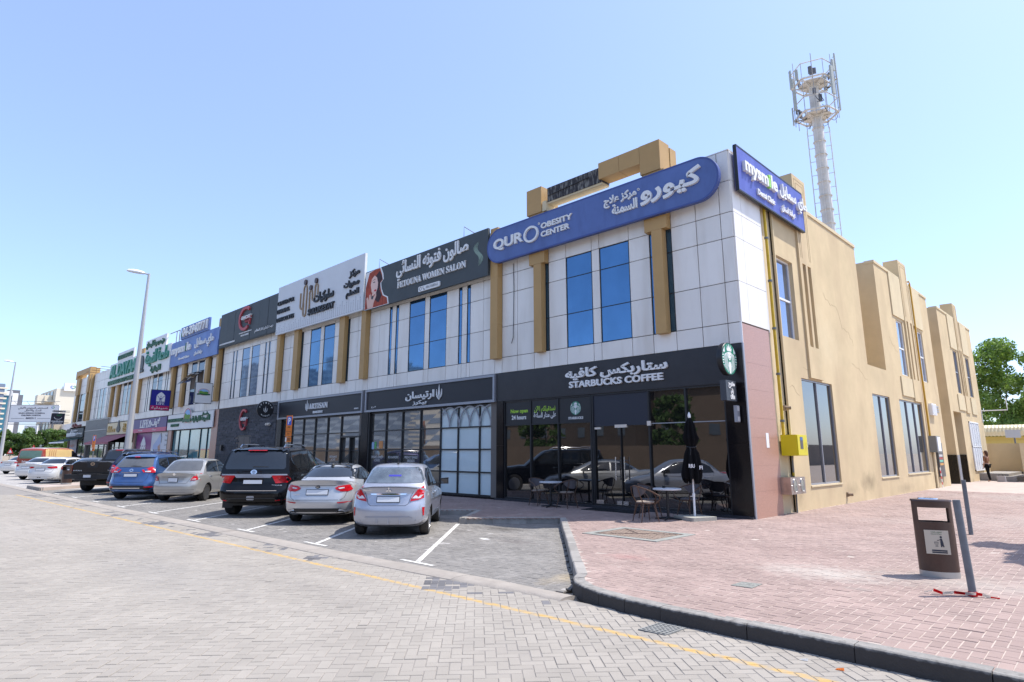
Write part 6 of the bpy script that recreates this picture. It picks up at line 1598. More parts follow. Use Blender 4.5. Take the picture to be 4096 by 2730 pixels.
# ---- warm silver sedan
tii = sed(L=4.42, W=1.695, H=1.535, ro=.98, wb=2.6, r=.30, paint=P_beige, spokes=0, rim=M_rimd,
    deck=[(-.98, 1.03), (-.7, 1.06), (-.35, 1.05), (0, 1.0), (1.0, .96), (2.3, .96), (2.7, .95), (3.3, .80), (3.44, .62)],
    rear=[(.2, .10), (.32, .02), (.45, .0), (.63, .0), (.68, .05), (.9, .07), (1.0, .05), (1.06, .02)], round=.22,
    cabins=[dict(y=(-.50, .12, 1.6, 2.6), z0=.9, roof=[(-.3, 1.42), (.1, 1.50), (.5, 1.53), (1.1, 1.535), (1.8, 1.47)], w=(1.62, 1.27), bow=.07, curve=.12, taper=.05)],
    parts=[('p', 'rear_window', 'r', [(-.62, 1.10), (.62, 1.10), (.60, 1.25), (.52, 1.42), (.46, 1.455), (-.46, 1.455), (-.52, 1.42), (-.60, 1.25)], M_cglass2, .006, False),
        ('p', 'side_window', 'R', [(-.05, 1.06), (.9, 1.03), (.9, 1.44), (.3, 1.44), (.05, 1.3)], M_cglass, .006, True), ('p', 'side_window', 'R', [(.96, 1.03), (2.1, 1.0), (2.2, 1.03), (1.6, 1.41), (.96, 1.45)], M_cglass, .006, True),
        ('lamp', [(.58, .82), (.68, .98), (.74, 1.01), (.80, .95), (.83, .84), (.80, .765), (.56, .76)], [([(.60, .815), (.78, .84), (.78, .80), (.60, .795)], M_lens)]),
        ('plate', -.19, .13, .72, .85, True), ('s', 'boot_ledge', 'r', [(-.44, .905), (.40, .905)], .03, P_beige, .018, False), ('s', 'boot_ledge_edge', 'r', [(-.44, .888), (.40, .888)], .008, M_seam, .018, False),
        ('s', 'boot_seam', 'r', [(-.60, 1.0), (-.55, .8), (-.48, .655), (.44, .655), (.53, .8), (.62, 1.0)], .009, M_seam, .004, False), ('p', 'badge', 'r', ell(0, .98, .05, .04, 14), M_chrome, .012, False),
        ('p', 'black_lower_bumper', 'r', [(-.66, .345), (.42, .345), (.47, .325), (.8, .31), (.8, .235), (-.66, .235)], M_black, .01, False), ('s', 'bumper_line', 'r', [(-.78, .44), (.78, .44)], .008, M_seam, .004, False),
        ('p', 'rear_shelf_box', 'r', [(-.1, 1.115), (.14, 1.115), (.14, 1.15), (-.06, 1.15)], mat('pale_cloth', (0, 0, 0)), .009, False), ('s', 'door_seam', 'R', [(-.1, 1.03), (.1, .8), (.33, .7)], .008, M_seam, .003, True), ('s', 'door_seam', 'R', [(.93, 1.02), (.93, .35)], .008, M_seam, .003, True),
        ('p', 'door_handle', 'R', [(.12, .90), (.3, .90), (.3, .87), (.12, .87)], M_chrome, .02, True), ('aerial', .35, 1.50)])
car(tii, 'parked_car', 'warm silver sedan with dusty rear glass, black bumper base and steel wheels', axle(-18.9, -7.72, 1.695), H0 + 1)

# ---- blue crossover
rog = sed(L=4.64, W=1.82, H=1.71, ro=.97, wb=2.7, r=.36, paint=P_blue, spokes=6, tw=.22, zb=.26,
    deck=[(-.97, 1.16), (-.6, 1.14), (2.4, 1.06), (2.8, 1.02), (3.5, .88), (3.67, .7)],
    rear=[(.25, .14), (.36, .03), (.5, 0), (.66, 0), (.74, .09), (1.0, .12), (1.15, .16)], round=.24,
    cabins=[dict(y=(-.84, -.35, 1.6, 2.7), z0=1.0, roof=[(-.8, 1.62), (-.3, 1.68), (.5, 1.71), (1.2, 1.7), (1.8, 1.64)], w=(1.74, 1.26), bow=.08, curve=.14, taper=.05)],
    parts=[('p', 'rear_window', 'r', [(-.66, 1.20), (.64, 1.20), (.66, 1.28), (.56, 1.55), (-.56, 1.55), (-.68, 1.28)], M_cglass2, .006, False), ('p', 'roof_spoiler', 'r', [(-.58, 1.58), (.58, 1.58), (.55, 1.64), (-.55, 1.64)], P_blue, .10, False), ('p', 'brake_light_strip', 'r', [(-.1, 1.575), (.1, 1.575), (.1, 1.595), (-.1, 1.595)], M_red, .10, False),
        ('lamp', [(.38, 1.10), (.66, 1.22), (.78, 1.17), (.88, 1.07), (.80, 1.0), (.46, 1.01)], [([(.5, 1.06), (.68, 1.075), (.68, 1.025), (.52, 1.025)], M_lens)]),
        ('plate', -.23, .24, .86, .955, True), ('s', 'chrome_strip', 'r', [(-.34, 1.005), (.36, 1.005)], .022, M_chrome, .02, False), ('p', 'badge', 'r', ell(0, 1.09, .07, .055, 16), M_chrome, .014, False), ('p', 'badge_core', 'r', ell(0, 1.09, .045, .03, 14), P_blue, .017, False),
        ('s', 'tailgate_seam', 'r', [(-.66, 1.0), (-.6, .72), (-.55, .66), (.50, .66), (.58, .75), (.64, 1.0)], .01, M_seam, .004, False),
        ('p', 'black_lower_bumper', 'r', [(-.74, .44), (-.66, .53), (.55, .53), (.66, .46), (.84, .44), (.84, .28), (-.84, .28)], M_black, .014, False), ('s', 'silver_skid', 'r', [(-.58, .445), (.44, .445)], .025, M_chrome, .024, False), ('p', 'reflector', 'r', [(.56, .50), (.80, .51), (.80, .465), (.58, .455)], M_red, .02, True),
        ('p', 'wiper', 'r', [(-.1, 1.24), (.3, 1.225), (.3, 1.24), (0, 1.26)], M_black, .02, False),
        ('p', 'side_window', 'R', [(-.35, 1.30), (-.25, 1.50), (.28, 1.54), (.28, 1.19), (.0, 1.18)], M_cglass, .008, True), ('p', 'side_window', 'R', [(.34, 1.18), (1.0, 1.16), (1.0, 1.57), (.34, 1.55)], M_cglass, .006, True), ('p', 'side_window', 'R', [(1.06, 1.16), (2.1, 1.12), (1.55, 1.55), (1.06, 1.57)], M_cglass, .006, True), ('s', 'window_trim', 'R', [(-.37, 1.32), (-.26, 1.52), (.3, 1.56), (1.6, 1.57)], .014, M_chrome, .012, True), ('s', 'window_trim', 'R', [(-.37, 1.28), (0, 1.16), (2.0, 1.1)], .014, M_chrome, .012, True),
        ('rails', .56, -.3, 1.4, 1.72), ('mirror', 2.0, 1.12, P_blue)])
car(rog, 'parked_car', 'mid-blue crossover with silver roof rails and dusty rear window', axle(-21.2, -8.6, 1.82), H0)

# ---- navy SUV behind it
nav = dict(rog); nav.update(L=4.9, W=1.93, H=1.8, paint=P_navy, ro=1.0, wb=2.85)
nav['cabins'] = [dict(y=(-.84, -.3, 1.6, 2.8), z0=1.05, roof=[(-.9, 1.74), (-.3, 1.79), (.5, 1.81), (1.2, 1.8), (1.8, 1.72)], w=(1.84, 1.36), bow=.08, curve=.14, taper=.05)]
nav['parts'] = [('p', 'rear_window', 'r', [(-.68, 1.28), (.68, 1.28), (.66, 1.38), (.56, 1.66), (-.56, 1.66), (-.68, 1.38)], M_cglass, .006, False), ('p', 'roof_spoiler', 'r', [(-.62, 1.68), (.62, 1.68), (.6, 1.74), (-.6, 1.74)], P_black, .12, False),
    ('lamp', [(.48, 1.12), (.66, 1.22), (.86, 1.24), (.92, 1.0), (.75, .95), (.5, 1.05)], [([(.6, 1.13), (.88, 1.13), (.88, 1.1), (.6, 1.1)], M_lens)]), ('plate', -.23, .24, .86, .955, True),
    ('p', 'reflector', 'r', [(.56, .52), (.84, .53), (.84, .50), (.58, .49)], M_red, .02, True), ('p', 'black_lower_bumper', 'r', [(-.74, .44), (.74, .44), (.84, .28), (-.84, .28)], M_black, .014, False),
    ('p', 'side_window', 'R', [(-.35, 1.36), (-.2, 1.6), (.9, 1.66), (.9, 1.24), (0, 1.24)], M_cglass, .008, True), ('p', 'side_window', 'R', [(.98, 1.24), (2.1, 1.2), (1.55, 1.62), (.98, 1.66)], M_cglass, .006, True), ('rails', .62, -.3, 1.4, 1.82)]
car(nav, 'parked_car', 'navy SUV mostly hidden behind the blue crossover', axle(-24.7, -7.9, 1.93), H0)

# ---- dark pick-up truck
tit = sed(L=5.7, W=2.03, H=1.93, ro=1.35, wb=3.55, r=.40, paint=P_brown, spokes=6, tw=.27, zb=.5, cat='pick-up truck', hip=.5,
    deck=[(-1.35, 1.36), (.85, 1.36), (2.6, 1.28), (3.2, 1.22), (4.2, 1.15), (4.35, 1.0)], rear=[(.5, .14), (.78, .12), (.8, .10), (1.4, .10)], round=.06,
    cabins=[dict(y=(.62, .85, 2.5, 3.3), z0=1.1, roof=[(.3, 1.86), (1.2, 1.93), (2.2, 1.92), (2.8, 1.85)], w=(1.86, 1.42), bow=.03, curve=.06, taper=.03, n=9)],
    parts=[('lamp', [(.90, 1.30), (1.0, 1.30), (1.0, .92), (.90, .92)], [([(.91, .99), (.99, .99), (.99, .93), (.91, .93)], M_lens)]), ('p', 'black_handle_panel', 'r', [(-.27, 1.34), (.27, 1.34), (.22, 1.08), (-.22, 1.08)], M_black, .012, False),
        ('p', 'badge', 'r', ell(0, 1.24, .095, .075, 18), M_chrome, .02, False), ('p', 'badge_core', 'r', ell(0, 1.24, .06, .045, 14), M_black, .024, False), ('p', 'badge_bar', 'r', rrect(-.095, .095, 1.228, 1.252, .004), M_chrome, .027, False), ('text', 'TITAN', -.83, -.45, .93, .975, M_ltr, .016), ('text', '5.6', .68, .80, .95, .985, M_ltr, .016),
        ('s', 'tailgate_seam', 'r', [(-.88, 1.36), (-.88, .86), (.88, .86), (.88, 1.36)], .012, M_seam, .004, False), ('s', 'tailgate_top_trim', 'r', [(-.9, 1.335), (.9, 1.335)], .02, M_alu, .01, False),
        ('p', 'rear_window', 'r', [(-.66, 1.42), (.66, 1.42), (.62, 1.75), (.52, 1.80), (-.52, 1.80), (-.62, 1.75)], M_cglass, .006, False), ('p', 'brake_light_strip', 'r', [(-.3, 1.85), (.3, 1.85), (.28, 1.875), (-.28, 1.875)], M_red, .02, False),
        ('p', 'side_window', 'R', [(1.0, 1.38), (1.75, 1.36), (1.75, 1.78), (1.05, 1.78)], M_cglass, .008, True), ('p', 'side_window', 'R', [(1.85, 1.36), (2.9, 1.34), (2.45, 1.77), (1.85, 1.78)], M_cglass, .006, True)])
q = MB(); q.box(-1.0, 1.0, -1.55, -1.2, .60, .80); q.box(-.45, .45, -1.58, -1.2, .78, .82); tit['parts'].append(('mb', 'rear_bumper', q, M_black))
q = MB(); q.box(-.16, .16, -1.57, -1.55, .66, .8); tit['parts'].append(('mb', 'number_plate', q, M_plate))
q = MB(); q.box(-.45, .45, -1.68, -1.5, .54, .59); tit['parts'].append(('mb', 'rear_step', q, M_black))
q = MB(); q.box(-.6, .6, -1.0, 3.2, .3, .5); tit['parts'].append(('mb', 'underbody', q, M_black))
car(tit, 'parked_pickup_truck', 'dark grey-brown pick-up truck with a black badge panel on its tailgate', axle(-28.0, -8.33, 2.03), H0 + .5)

def sedan(col, lamp, glass=M_cglass, **k):
    b = sed(L=4.8, W=1.82, H=1.46, ro=1.05, wb=2.78, r=.32, paint=col, spokes=7,
        deck=[(-1.05, 1.06), (-.8, 1.08), (-.4, 1.06), (0, 1.0), (1.0, .96), (2.4, .94), (2.9, .92), (3.6, .78), (3.75, .62)], rear=[(.2, .12), (.32, .03), (.45, .0), (.62, .0), (.72, .05), (.95, .08), (1.05, .05), (1.1, .02)], round=.28,
        cabins=[dict(y=(-.6, .3, 1.6, 2.75), z0=.9, roof=[(-.5, 1.28), (0, 1.40), (.5, 1.45), (1.1, 1.46), (1.8, 1.41)], w=(1.72, 1.22), bow=.06, curve=.18, taper=.08)],
        parts=[('p', 'rear_window', 'r', [(-.64, 1.11), (.64, 1.11), (.58, 1.25), (.48, 1.37), (-.48, 1.37), (-.58, 1.25)], glass, .006, False), ('p', 'side_window', 'R', [(-.1, 1.08), (.95, 1.02), (.95, 1.36), (.4, 1.34), (.1, 1.23)], M_cglass, .006, True), ('p', 'side_window', 'R', [(1.0, 1.02), (2.2, .99), (1.6, 1.33), (1.0, 1.36)], M_cglass, .006, True),
            ('lamp', lamp, [], M_red), ('plate', -.25, .25, .73, .85, True), ('s', 'boot_seam', 'r', [(-.68, .84), (-.62, .64), (.62, .64), (.68, .84)], .01, M_seam, .004, False), ('p', 'badge', 'r', ell(0, .96, .05, .045, 14), M_chrome, .012, False)])
    b.update(k); return b
lampA = [(.36, .93), (.84, .99), (.87, .93), (.78, .86), (.58, .84), (.42, .87)]
lampB = [(.50, .96), (.72, 1.0), (.86, .98), (.87, .86), (.62, .83)]
alt_ = sedan(P_white, lampA); alt_['parts'] += [('p', 'black_lower_bumper', 'r', [(-.74, .33), (-.66, .38), (.66, .38), (.74, .33), (.6, .25), (-.6, .25)], M_black, .012, False), ('s', 'silver_diffuser', 'r', [(-.45, .30), (.45, .30)], .05, P_white, .02, False)]
car(sedan(P_grey, lampB, paint=P_grey), 'parked_car', 'grey sedan half hidden behind the brown litter bin and pick-up truck', axle(-36.2, -7.6, 1.82), H0)
car(alt_, 'parked_car', 'white sedan with pointed dark-red lamps beside the far litter bin', axle(-39.1, -8.6, 1.82), H0)
car(sedan(P_white, lampB), 'parked_car', 'white sedan showing only one square red lamp between two white sedans', axle(-42.6, -7.9, 1.82), H0)
car(sedan(P_white, [(.44, .95), (.70, 1.0), (.86, .95), (.84, .86), (.52, .85)]), 'parked_car', 'white sedan with rounded lamps in front of the red and cream van', axle(-45.7, -8.4, 1.82), H0)
# ---- red and cream van
van = sed(L=5.3, W=1.95, H=2.1, ro=1.0, wb=3.1, r=.34, paint=P_red, spokes=0, rim=M_rimd, zb=.25, cat='van', hip=.5, tw=.22,
    deck=[(-1.0, 1.3), (3.0, 1.25), (3.6, 1.15), (4.3, .9)], rear=[(.2, .06), (.4, 0), (.8, .02), (1.3, .05)], round=.08,
    cabins=[dict(y=(-.97, -.82, 2.7, 3.7), z0=1.1, roof=[(-1, 2.05), (0, 2.1), (2, 2.1), (3, 2.0)], w=(1.92, 1.70), bow=.02, curve=.05, taper=.02, n=10)],
    parts=[('p', 'rear_window', 'r', rrect(-.78, .78, 1.30, 1.88, .08), M_cglass3, .01, False), ('p', 'cream_side', 'R', [(-.6, .4), (3.6, .4), (3.3, 1.25), (2.9, 1.95), (-.6, 2.0)], P_cream, .006, True), ('p', 'cream_roof', 't', [(-.75, -.6), (.75, -.6), (.75, 2.6), (-.75, 2.6)], P_cream, .006, False),
        ('p', 'side_window', 'R', [(2.3, 1.3), (3.25, 1.25), (2.85, 1.85), (2.35, 1.88)], M_cglass, .012, True), ('lamp', [(.84, 1.2), (.93, 1.2), (.93, .8), (.84, .8)], []), ('plate', -.25, .25, .55, .66, False), ('text', 'Saltana', -.5, .1, 1.02, 1.16, M_ltr, .02)]
        + [('s', 'red_stripe', 'R', [(-.35 + .22 * i, 1.0 + .05 * i), (-.15 + .22 * i, 1.95)], .05, P_red, .012, True) for i in range(4)])
car(van, 'parked_van', 'brick-red and cream van with a greenish rear window, taller than the white sedans', axle(-52.6, -7.4, 1.95), H0, group=None)
# white sedans further along
bmw = sedan(P_white, [(.5, .97), (.86, .97), (.86, .84), (.72, .84), (.66, .88), (.5, .88)])
car(bmw, 'parked_car', 'white sedan with L-shaped lamps at the left edge, beyond the van', axle(-60.5, -7.6, 1.82), H0)

# ============================================================ STREET FURNITURE AND SMALL THINGS
GZ = .14
M_cane = mat('brown_cane', (.085, .045, .028), rough=.45, var=.3, scale=12)
M_cloth = mat('grey_brown_mesh', (.10, .09, .095), rough=.8, var=.1, scale=30)
M_seatc = mat('beige_seat', (.26, .21, .17), rough=.8, var=.1, scale=20)
def make_chair(x, y, rz, label, seatm=None):
    t = thing('bistro_chair', label, 'chair', (x, y, GZ), rz, 'cane bistro chairs outside the cafe')
    # local: sitter faces +y, back at -y
    q = MB(); q.lathe([(0, .435), (.19, .435), (.215, .445), (.215, .465), (.19, .475), (0, .475)], 20); q.build('seat', seatm or M_seatc, t, world=False, smooth=True)
    q = MB(); q.tube([(.205 * math.cos(a), .205 * math.sin(a), .43) for a in np.linspace(0, 2 * math.pi, 20, endpoint=False)], .016, 6, closed=True); q.build('seat_ring', M_cane, t, world=False, smooth=True)
    for sx in (-1, 1):
        q = MB(); q.tube([(sx * .17, -.15, .43), (sx * .215, -.235, .0)], [.015, .012], 7); q.build('leg', M_cane, t, world=False, smooth=True)
        q = MB(); q.tube([(sx * .17, .15, .43), (sx * .22, .225, .0)], [.015, .012], 7); q.build('leg', M_cane, t, world=False, smooth=True)
        q = MB(); q.tube([(sx * .17, -.15, .43), (sx * .19, -.24, .62), (sx * .17, -.28, .80)], .013, 7); q.build('back_post', M_cane, t, world=False, smooth=True)
        q = MB(); q.tube([(sx * .20, .19, .14), (sx * .12, .17, .33), (sx * .05, .16, .42)], .009, 6); q.build('brace', M_cane, t, world=False, smooth=True)
        q = MB(); q.tube([(sx * .20, -.19, .14), (sx * .12, -.17, .33), (sx * .05, -.16, .42)], .009, 6); q.build('brace', M_cane, t, world=False, smooth=True)
    arc = [(.30 * math.sin(a), .02 - .31 * math.cos(a) , .83 - .17 * (abs(a) / 1.9) ** 1.6) for a in np.linspace(-1.9, 1.9, 23)]
    L = arc[0]; Rr = arc[-1]
    arm = [(-.19, .17, .43), (-.27, .24, .52), (-.31, .21, .60)] + arc + [(.31, .21, .60), (.27, .24, .52), (.19, .17, .43)]
    q = MB(); q.tube(arm, .015, 7); q.build('arm_hoop', M_cane, t, world=False, smooth=True)
    q = MB(); n = 13; rows = []
    for k, f in enumerate(np.linspace(0, 1, 6)):
        row = []
        for a in np.linspace(-1.15, 1.15, n):
            z0 = .83 - .17 * (abs(a) / 1.9) ** 1.6; drop = .27 * math.cos(a / 1.15 * math.pi / 2) ** .7
            r = .30 - .03 * f; row.append((r * math.sin(a), .02 - (r + .01) * math.cos(a), z0 - drop * f))
        rows.append(row)
    for o in (0, .008):
        b = len(q.v)
        for row in rows: q.v += [(p[0], p[1] + o, p[2]) for p in row]
        for k in range(5):
            for i in range(n - 1): q.f.append((b + k * n + i, b + k * n + i + 1, b + (k + 1) * n + i + 1, b + (k + 1) * n + i))
    q.build('backrest', M_cloth, t, world=False, smooth=True)
    return t
def make_table(x, y, label):
    t = thing('round_table', label, 'table', (x, y, GZ), .3, 'round cafe tables outside the cafe')
    q = MB(); q.lathe([(0, .70), (.33, .70), (.345, .71), (.345, .735), (.33, .745), (0, .745)], 32); q.build('tabletop', mat('table_white', (.55, .56, .58), rough=.35), t, world=False, smooth=True)
    q = MB(); q.lathe([(.035, .03), (.035, .70)], 12); q.build('column', M_frame, t, world=False, smooth=True)
    for k in range(4):
        a = k * math.pi / 2; q = MB(); q.tube([(.02 * math.cos(a), .02 * math.sin(a), .05), (.32 * math.cos(a), .32 * math.sin(a), .015)], [.03, .018], 6); q.build('foot', M_frame, t, world=False)
make_table(-5.92, -.88, 'round white cafe table between two chairs left of the glass door')
make_table(-1.5, -1.55, 'round white cafe table beside the folded parasol')
t = thing('ashtray', 'small black ashtray on the round table beside the parasol', 'ashtray', (-1.62, -1.5, .885)); q = MB(); q.lathe([(0, .888), (.04, .888), (.045, .93), (.038, .93), (.034, .895), (0, .895)], 12, (-1.62, -1.5, 0)); q.build('bowl', M_frame, t, smooth=True)
make_chair(-6.5, -.78, R(-100), 'cane chair on the left of the left cafe table, in front of the dark windows')
make_chair(-5.3, -.86, R(85), 'cane chair on the right of the left cafe table, nearest the glass door')
make_chair(-1.62, -2.35, R(-28), 'nearest cane chair, half in sun, in front of the table by the parasol')
make_chair(-2.0, -1.55, R(-75), 'cane chair behind the nearest chair, close to the cafe window', M_cloth)
make_chair(-1.35, -.78, R(165), 'cane chair on the far side of the table by the parasol', M_cloth)

# closed parasol
pa = thing('closed_parasol', 'folded black cafe parasol with white lettering on a pale concrete base', 'parasol', (-1.02, -1.12, GZ))
q = MB(); c_, s_ = math.cos(R(-22)), math.sin(R(-22))
pts_ = [(-1.02 + c_ * a - s_ * b, -1.12 + s_ * a + c_ * b) for a, b in rrect(-.37, .37, -.37, .37, .04)]
q.poly(pts_, GZ, GZ + .085); q.build('base_slab', mat('pale_concrete', (.33, .32, .28), rough=.9, var=.1, scale=6, bump=.3), pa)
q = MB(); q.tube([(-1.02, -1.12, GZ + .08), (-1.02, -1.12, GZ + .6)], .028, 10); q.lathe([(.035, .55), (.035, .62)], 12, (-1.02, -1.12, GZ)); q.tube([(-1.02, -1.12, GZ + .55), (-1.09, -1.16, GZ + .55)], .01, 6); q.build('sleeve', M_white, pa, smooth=True)
q = MB(); q.tube([(-1.02, -1.12, GZ + .6), (-1.02, -1.12, GZ + 2.5)], .021, 10); q.build('pole', M_white, pa, smooth=True)
q = MB(); q.lathe([(.03, 2.46), (.04, 2.5), (.035, 2.55), (.012, 2.6), (0, 2.61)], 12, (-1.02, -1.12, GZ)); q.build('finial', M_white, pa, smooth=True)
q = MB(); n = 48; rows = [(.98, .23, .5), (1.06, .26, .5), (1.2, .25, .45), (1.4, .22, .4), (1.6, .18, .35), (1.72, .115, .2), (1.76, .11, .2), (1.82, .15, .3), (1.95, .21, .45), (2.05, .17, .35), (2.2, .15, .4), (2.32, .13, .4), (2.4, .07, .2), (2.46, .045, .1)]
rr = random.Random(4); b0 = len(q.v)
for zi, (z, r, am) in enumerate(rows):
    for k in range(n):
        a = 2 * math.pi * k / n
        f = 1 - am * (.5 + .5 * math.cos(8 * a + .5 * zi * .35)) + .09 * math.sin(3 * a + z * 4) * am * 2
        q.v.append((-1.02 + r * f * math.cos(a), -1.12 + r * f * math.sin(a), GZ + z - (.13 * (math.sin(4 * a + 1) ** 2) if zi == 0 else 0)))
for i in range(len(rows) - 1):
    for k in range(n): q.f.append((b0 + i * n + k, b0 + i * n + (k + 1) % n, b0 + (i + 1) * n + (k + 1) % n, b0 + (i + 1) * n + k))
M_can = mat('black_canvas', (.006, .006, .007), rough=.85, spec=.15, bump=.3, bscale=12)
can = q.build('canopy', M_can, pa, smooth=True)
q = MB(); q.tube([(-1.02 + .125 * math.cos(a), -1.12 + .125 * math.sin(a), GZ + 1.74 + .01 * math.sin(2 * a)) for a in np.linspace(0, 2 * math.pi, 16, endpoint=False)], .012, 6, closed=True); q.tube([(-.98, -1.26, GZ + 1.74), (-.93, -1.3, GZ + 1.66), (-.95, -1.3, GZ + 1.55)], .008, 5); q.build('tie_cord', M_frame, pa, smooth=True)
PF = ((-1.02, -1.12, 0), (math.cos(R(45)), math.sin(R(45)), 0), (0, 0, 1))
nv = Vector((math.sin(R(45)), -math.cos(R(45)), 0))
txt('RBU', pa, M_ltr, ((-1.02 + nv.x * .235, -1.12 + nv.y * .235, 0), PF[1], PF[2]), -.15, .0, GZ + 1.24, GZ + 1.33, .004, bold=.03)
txt('FI', pa, M_ltr, ((-1.02 + nv.x * .2, -1.12 + nv.y * .2, 0), PF[1], PF[2]), .12, .2, GZ + 1.2, GZ + 1.29, .004, bold=.03)

# door mat
t = thing('door_mat', 'black rubber mat in front of the cafe glass door', 'mat', (-3.8, -.6, GZ)); q = MB(); q.poly([(-4.75, -.25), (-4.7, -.95), (-2.9, -.95), (-2.9, -.25)], GZ, GZ + .018)
for i in range(17): q.box(-4.65 + i * .105, -4.6 + i * .105, -.93, -.28, GZ + .018, GZ + .024)
q.build('ribbed_sheet', mat('black_rubber', (.014, .014, .016), rough=.6, spec=.4), t)

# decorated access cover
mc = thing('access_cover', 'large square patterned access cover set in the pink paving before the cafe', 'cover', (-.45, -4.45, GZ))
q = MB(); X0, X1, Y0, Y1 = -1.32, .42, -5.15, -3.72
for (a, b, c, d) in ((X0, X1, Y0, Y0 + .16), (X0, X1, Y1 - .16, Y1), (X0, X0 + .16, Y0 + .161, Y1 - .161), (X1 - .16, X1, Y0 + .161, Y1 - .161)): q.box(a, b, c, d, GZ - .01, GZ + .012)
q.build('concrete_surround', mat('surround_concrete', (.25, .25, .225), rough=.9, var=.15, scale=6, bump=.3), mc)
q = MB(); q.box(X0 + .16, X1 - .16, Y0 + .16, Y1 - .16, GZ - .01, GZ + .004); q.build('cover_plate', mat('brown_iron', (.075, .05, .042), rough=.7, var=.2, scale=10), mc)
M_inl = mat('inlay_tile', (.27, .20, .155), rough=.85, var=.1, scale=8)
ix0, ix1, iy0, iy1 = X0 + .19, X1 - .19, Y0 + .19, Y1 - .19
ncx, ncy = 8, 6; dxx, dyy = (ix1 - ix0) / ncx, (iy1 - iy0) / ncy
for i in range(ncx):
    for j in range(ncy):
        a, b = ix0 + i * dxx, iy0 + j * dyy; g_ = .014
        up = (i + j) % 2 == 0; q = MB()
        d1 = (i / ncx + j / ncy)
        if (i + j * ncx / ncy) // 2 % 2 < 1:
            for s in range(2): q.box(a + g_ + s * dxx / 2, a + dxx / 2 - g_ / 2 + s * dxx / 2, b + g_, b + dyy - g_, GZ + .004, GZ + .01)
        else:
            for s in range(2): q.box(a + g_, a + dxx - g_, b + g_ + s * dyy / 2, b + dyy / 2 - g_ / 2 + s * dyy / 2, GZ + .004, GZ + .01)
        q.build('inlay', M_inl, mc, kind='stuff')
q = MB(); q.ribbon(((0, 0, GZ + .011), (1, 0, 0), (0, 1, 0)), [(ix0, iy0), (ix1, iy1)], .04, 0, .004); q.ribbon(((0, 0, GZ + .011), (1, 0, 0), (0, 1, 0)), [(ix0, iy1), ((ix0 + ix1) / 2, (iy0 + iy1) / 2)], .04, 0, .003); q.build('diagonal_bar', mat('brown_iron', (0, 0, 0)), mc)
t = thing('drain_cover', 'small grey drain cover with raised studs beside the kerb in the road', 'cover', (3.3, -9.62, 0)); q = MB(); q.poly([(3.12, -9.82), (3.42, -9.8), (3.44, -9.44), (3.14, -9.46)], -.01, .012); q.build('plate', mat('drain_grey', (.2, .2, .19), rough=.8, var=.2, scale=20), t)
q = MB()
for i in range(5):
    for j in range(6): q.box(3.15 + i * .056, 3.185 + i * .056, -9.79 + j * .056, -9.755 + j * .056, .012, .019)
q.build('studs', mat('drain_grey', (0, 0, 0)), t, kind='stuff')
t = thing('drain_cover', 'small rough concrete lid among the pink blocks between kerb and access cover', 'cover', (3.26, -7.63, GZ)); q = MB(); q.poly([(3.13, -7.8), (3.39, -7.78), (3.38, -7.46), (3.14, -7.5)], GZ, GZ + .008); q.build('plate', mat('rough_lid', (.2, .2, .18), rough=.95, var=.4, scale=30, bump=1, bscale=60), t)

# litter bins
M_bin = mat('bin_brown', (.062, .032, .022), rough=.4, var=.12, scale=40, coat=.2)
def litter_bin(x, y, rz, label, sc=1.0):
    t = thing('litter_bin', label, 'litter bin', (x, y, GZ), rz, 'brown litter bins')
    A, B = .23 * sc, .15 * sc
    def shell(z0, z1, a0, a1, name, m, A_=A, B_=B, n=24, th=.012):
        q = MB(); o = []; i_ = []
        for k in range(n + 1):
            a = R(a0 + (a1 - a0) * k / n)
            o.append((A_ * math.cos(a), B_ * math.sin(a))); i_.append(((A_ - th) * math.cos(a), (B_ - th) * math.sin(a)))
        b = 0
        for zz in (z0, z1): q.v += [(p[0], p[1], zz) for p in o] + [(p[0], p[1], zz) for p in i_]
        m_ = n + 1
        for k in range(n):
            q.f += [(k, k + 1, 2 * m_ + k + 1, 2 * m_ + k), (m_ + k + 1, m_ + k, 3 * m_ + k, 3 * m_ + k + 1), (2 * m_ + k, 2 * m_ + k + 1, 3 * m_ + k + 1, 3 * m_ + k), (k + 1, k, m_ + k, m_ + k + 1)]
        q.f += [(0, 2 * m_, 3 * m_, m_), (n, m_ + n, 3 * m_ + n, 2 * m_ + n)]
        return q.build(name, m, t, world=False, smooth=True)
    shell(0, .075, 0, 360, 'base_ring', mat('bin_steel', (.45, .44, .41), rough=.4, metal=.5))
    shell(.075, .70, 0, 360, 'body', M_bin)
    shell(.70, .885, -38, 38, 'side_panel', M_bin, n=10); shell(.70, .885, 142, 218, 'side_panel', M_bin, n=10)
    shell(.885, .965, 0, 360, 'rim', M_bin)
    q = MB(); q.lathe([(0, .99), (.8, .99), (.97, .985), (1.0, .965), (0, .965)], 32, sx=A * 1.06, sy=B * 1.08); q.build('lid', M_bin, t, world=False, smooth=True)
    q = MB(); q.lathe([(0, 1.006), (.5, 1.004), (.52, .99), (0, .99)], 24, (-.03, 0, 0), sx=A, sy=B); q.build('ash_plate', M_chrome, t, world=False, smooth=True)
    q = MB(); q.lathe([(0, .66), (1, .66), (1, .67), (0, .67)], 24, sx=A - .02, sy=B - .02); q.build('inner_tray', M_black, t, world=False)
    return t
bn = litter_bin(4.83, -5.28, R(18), 'brown oval litter bin with a General Waste plate beside the leaning post')
q = MB(); Xb = .012
q.box(-.135, .135, -.158, -.15, .30, .60); pl = q.build('notice_plate', mat('plate_cream', (.50, .45, .36), rough=.4), bn, world=False)
rt = ROOTM[bn.name]; frb = (rt @ Vector((0, -.158, 0)), rt.to_3x3() @ Vector((1, 0, 0)), Vector((0, 0, 1)))
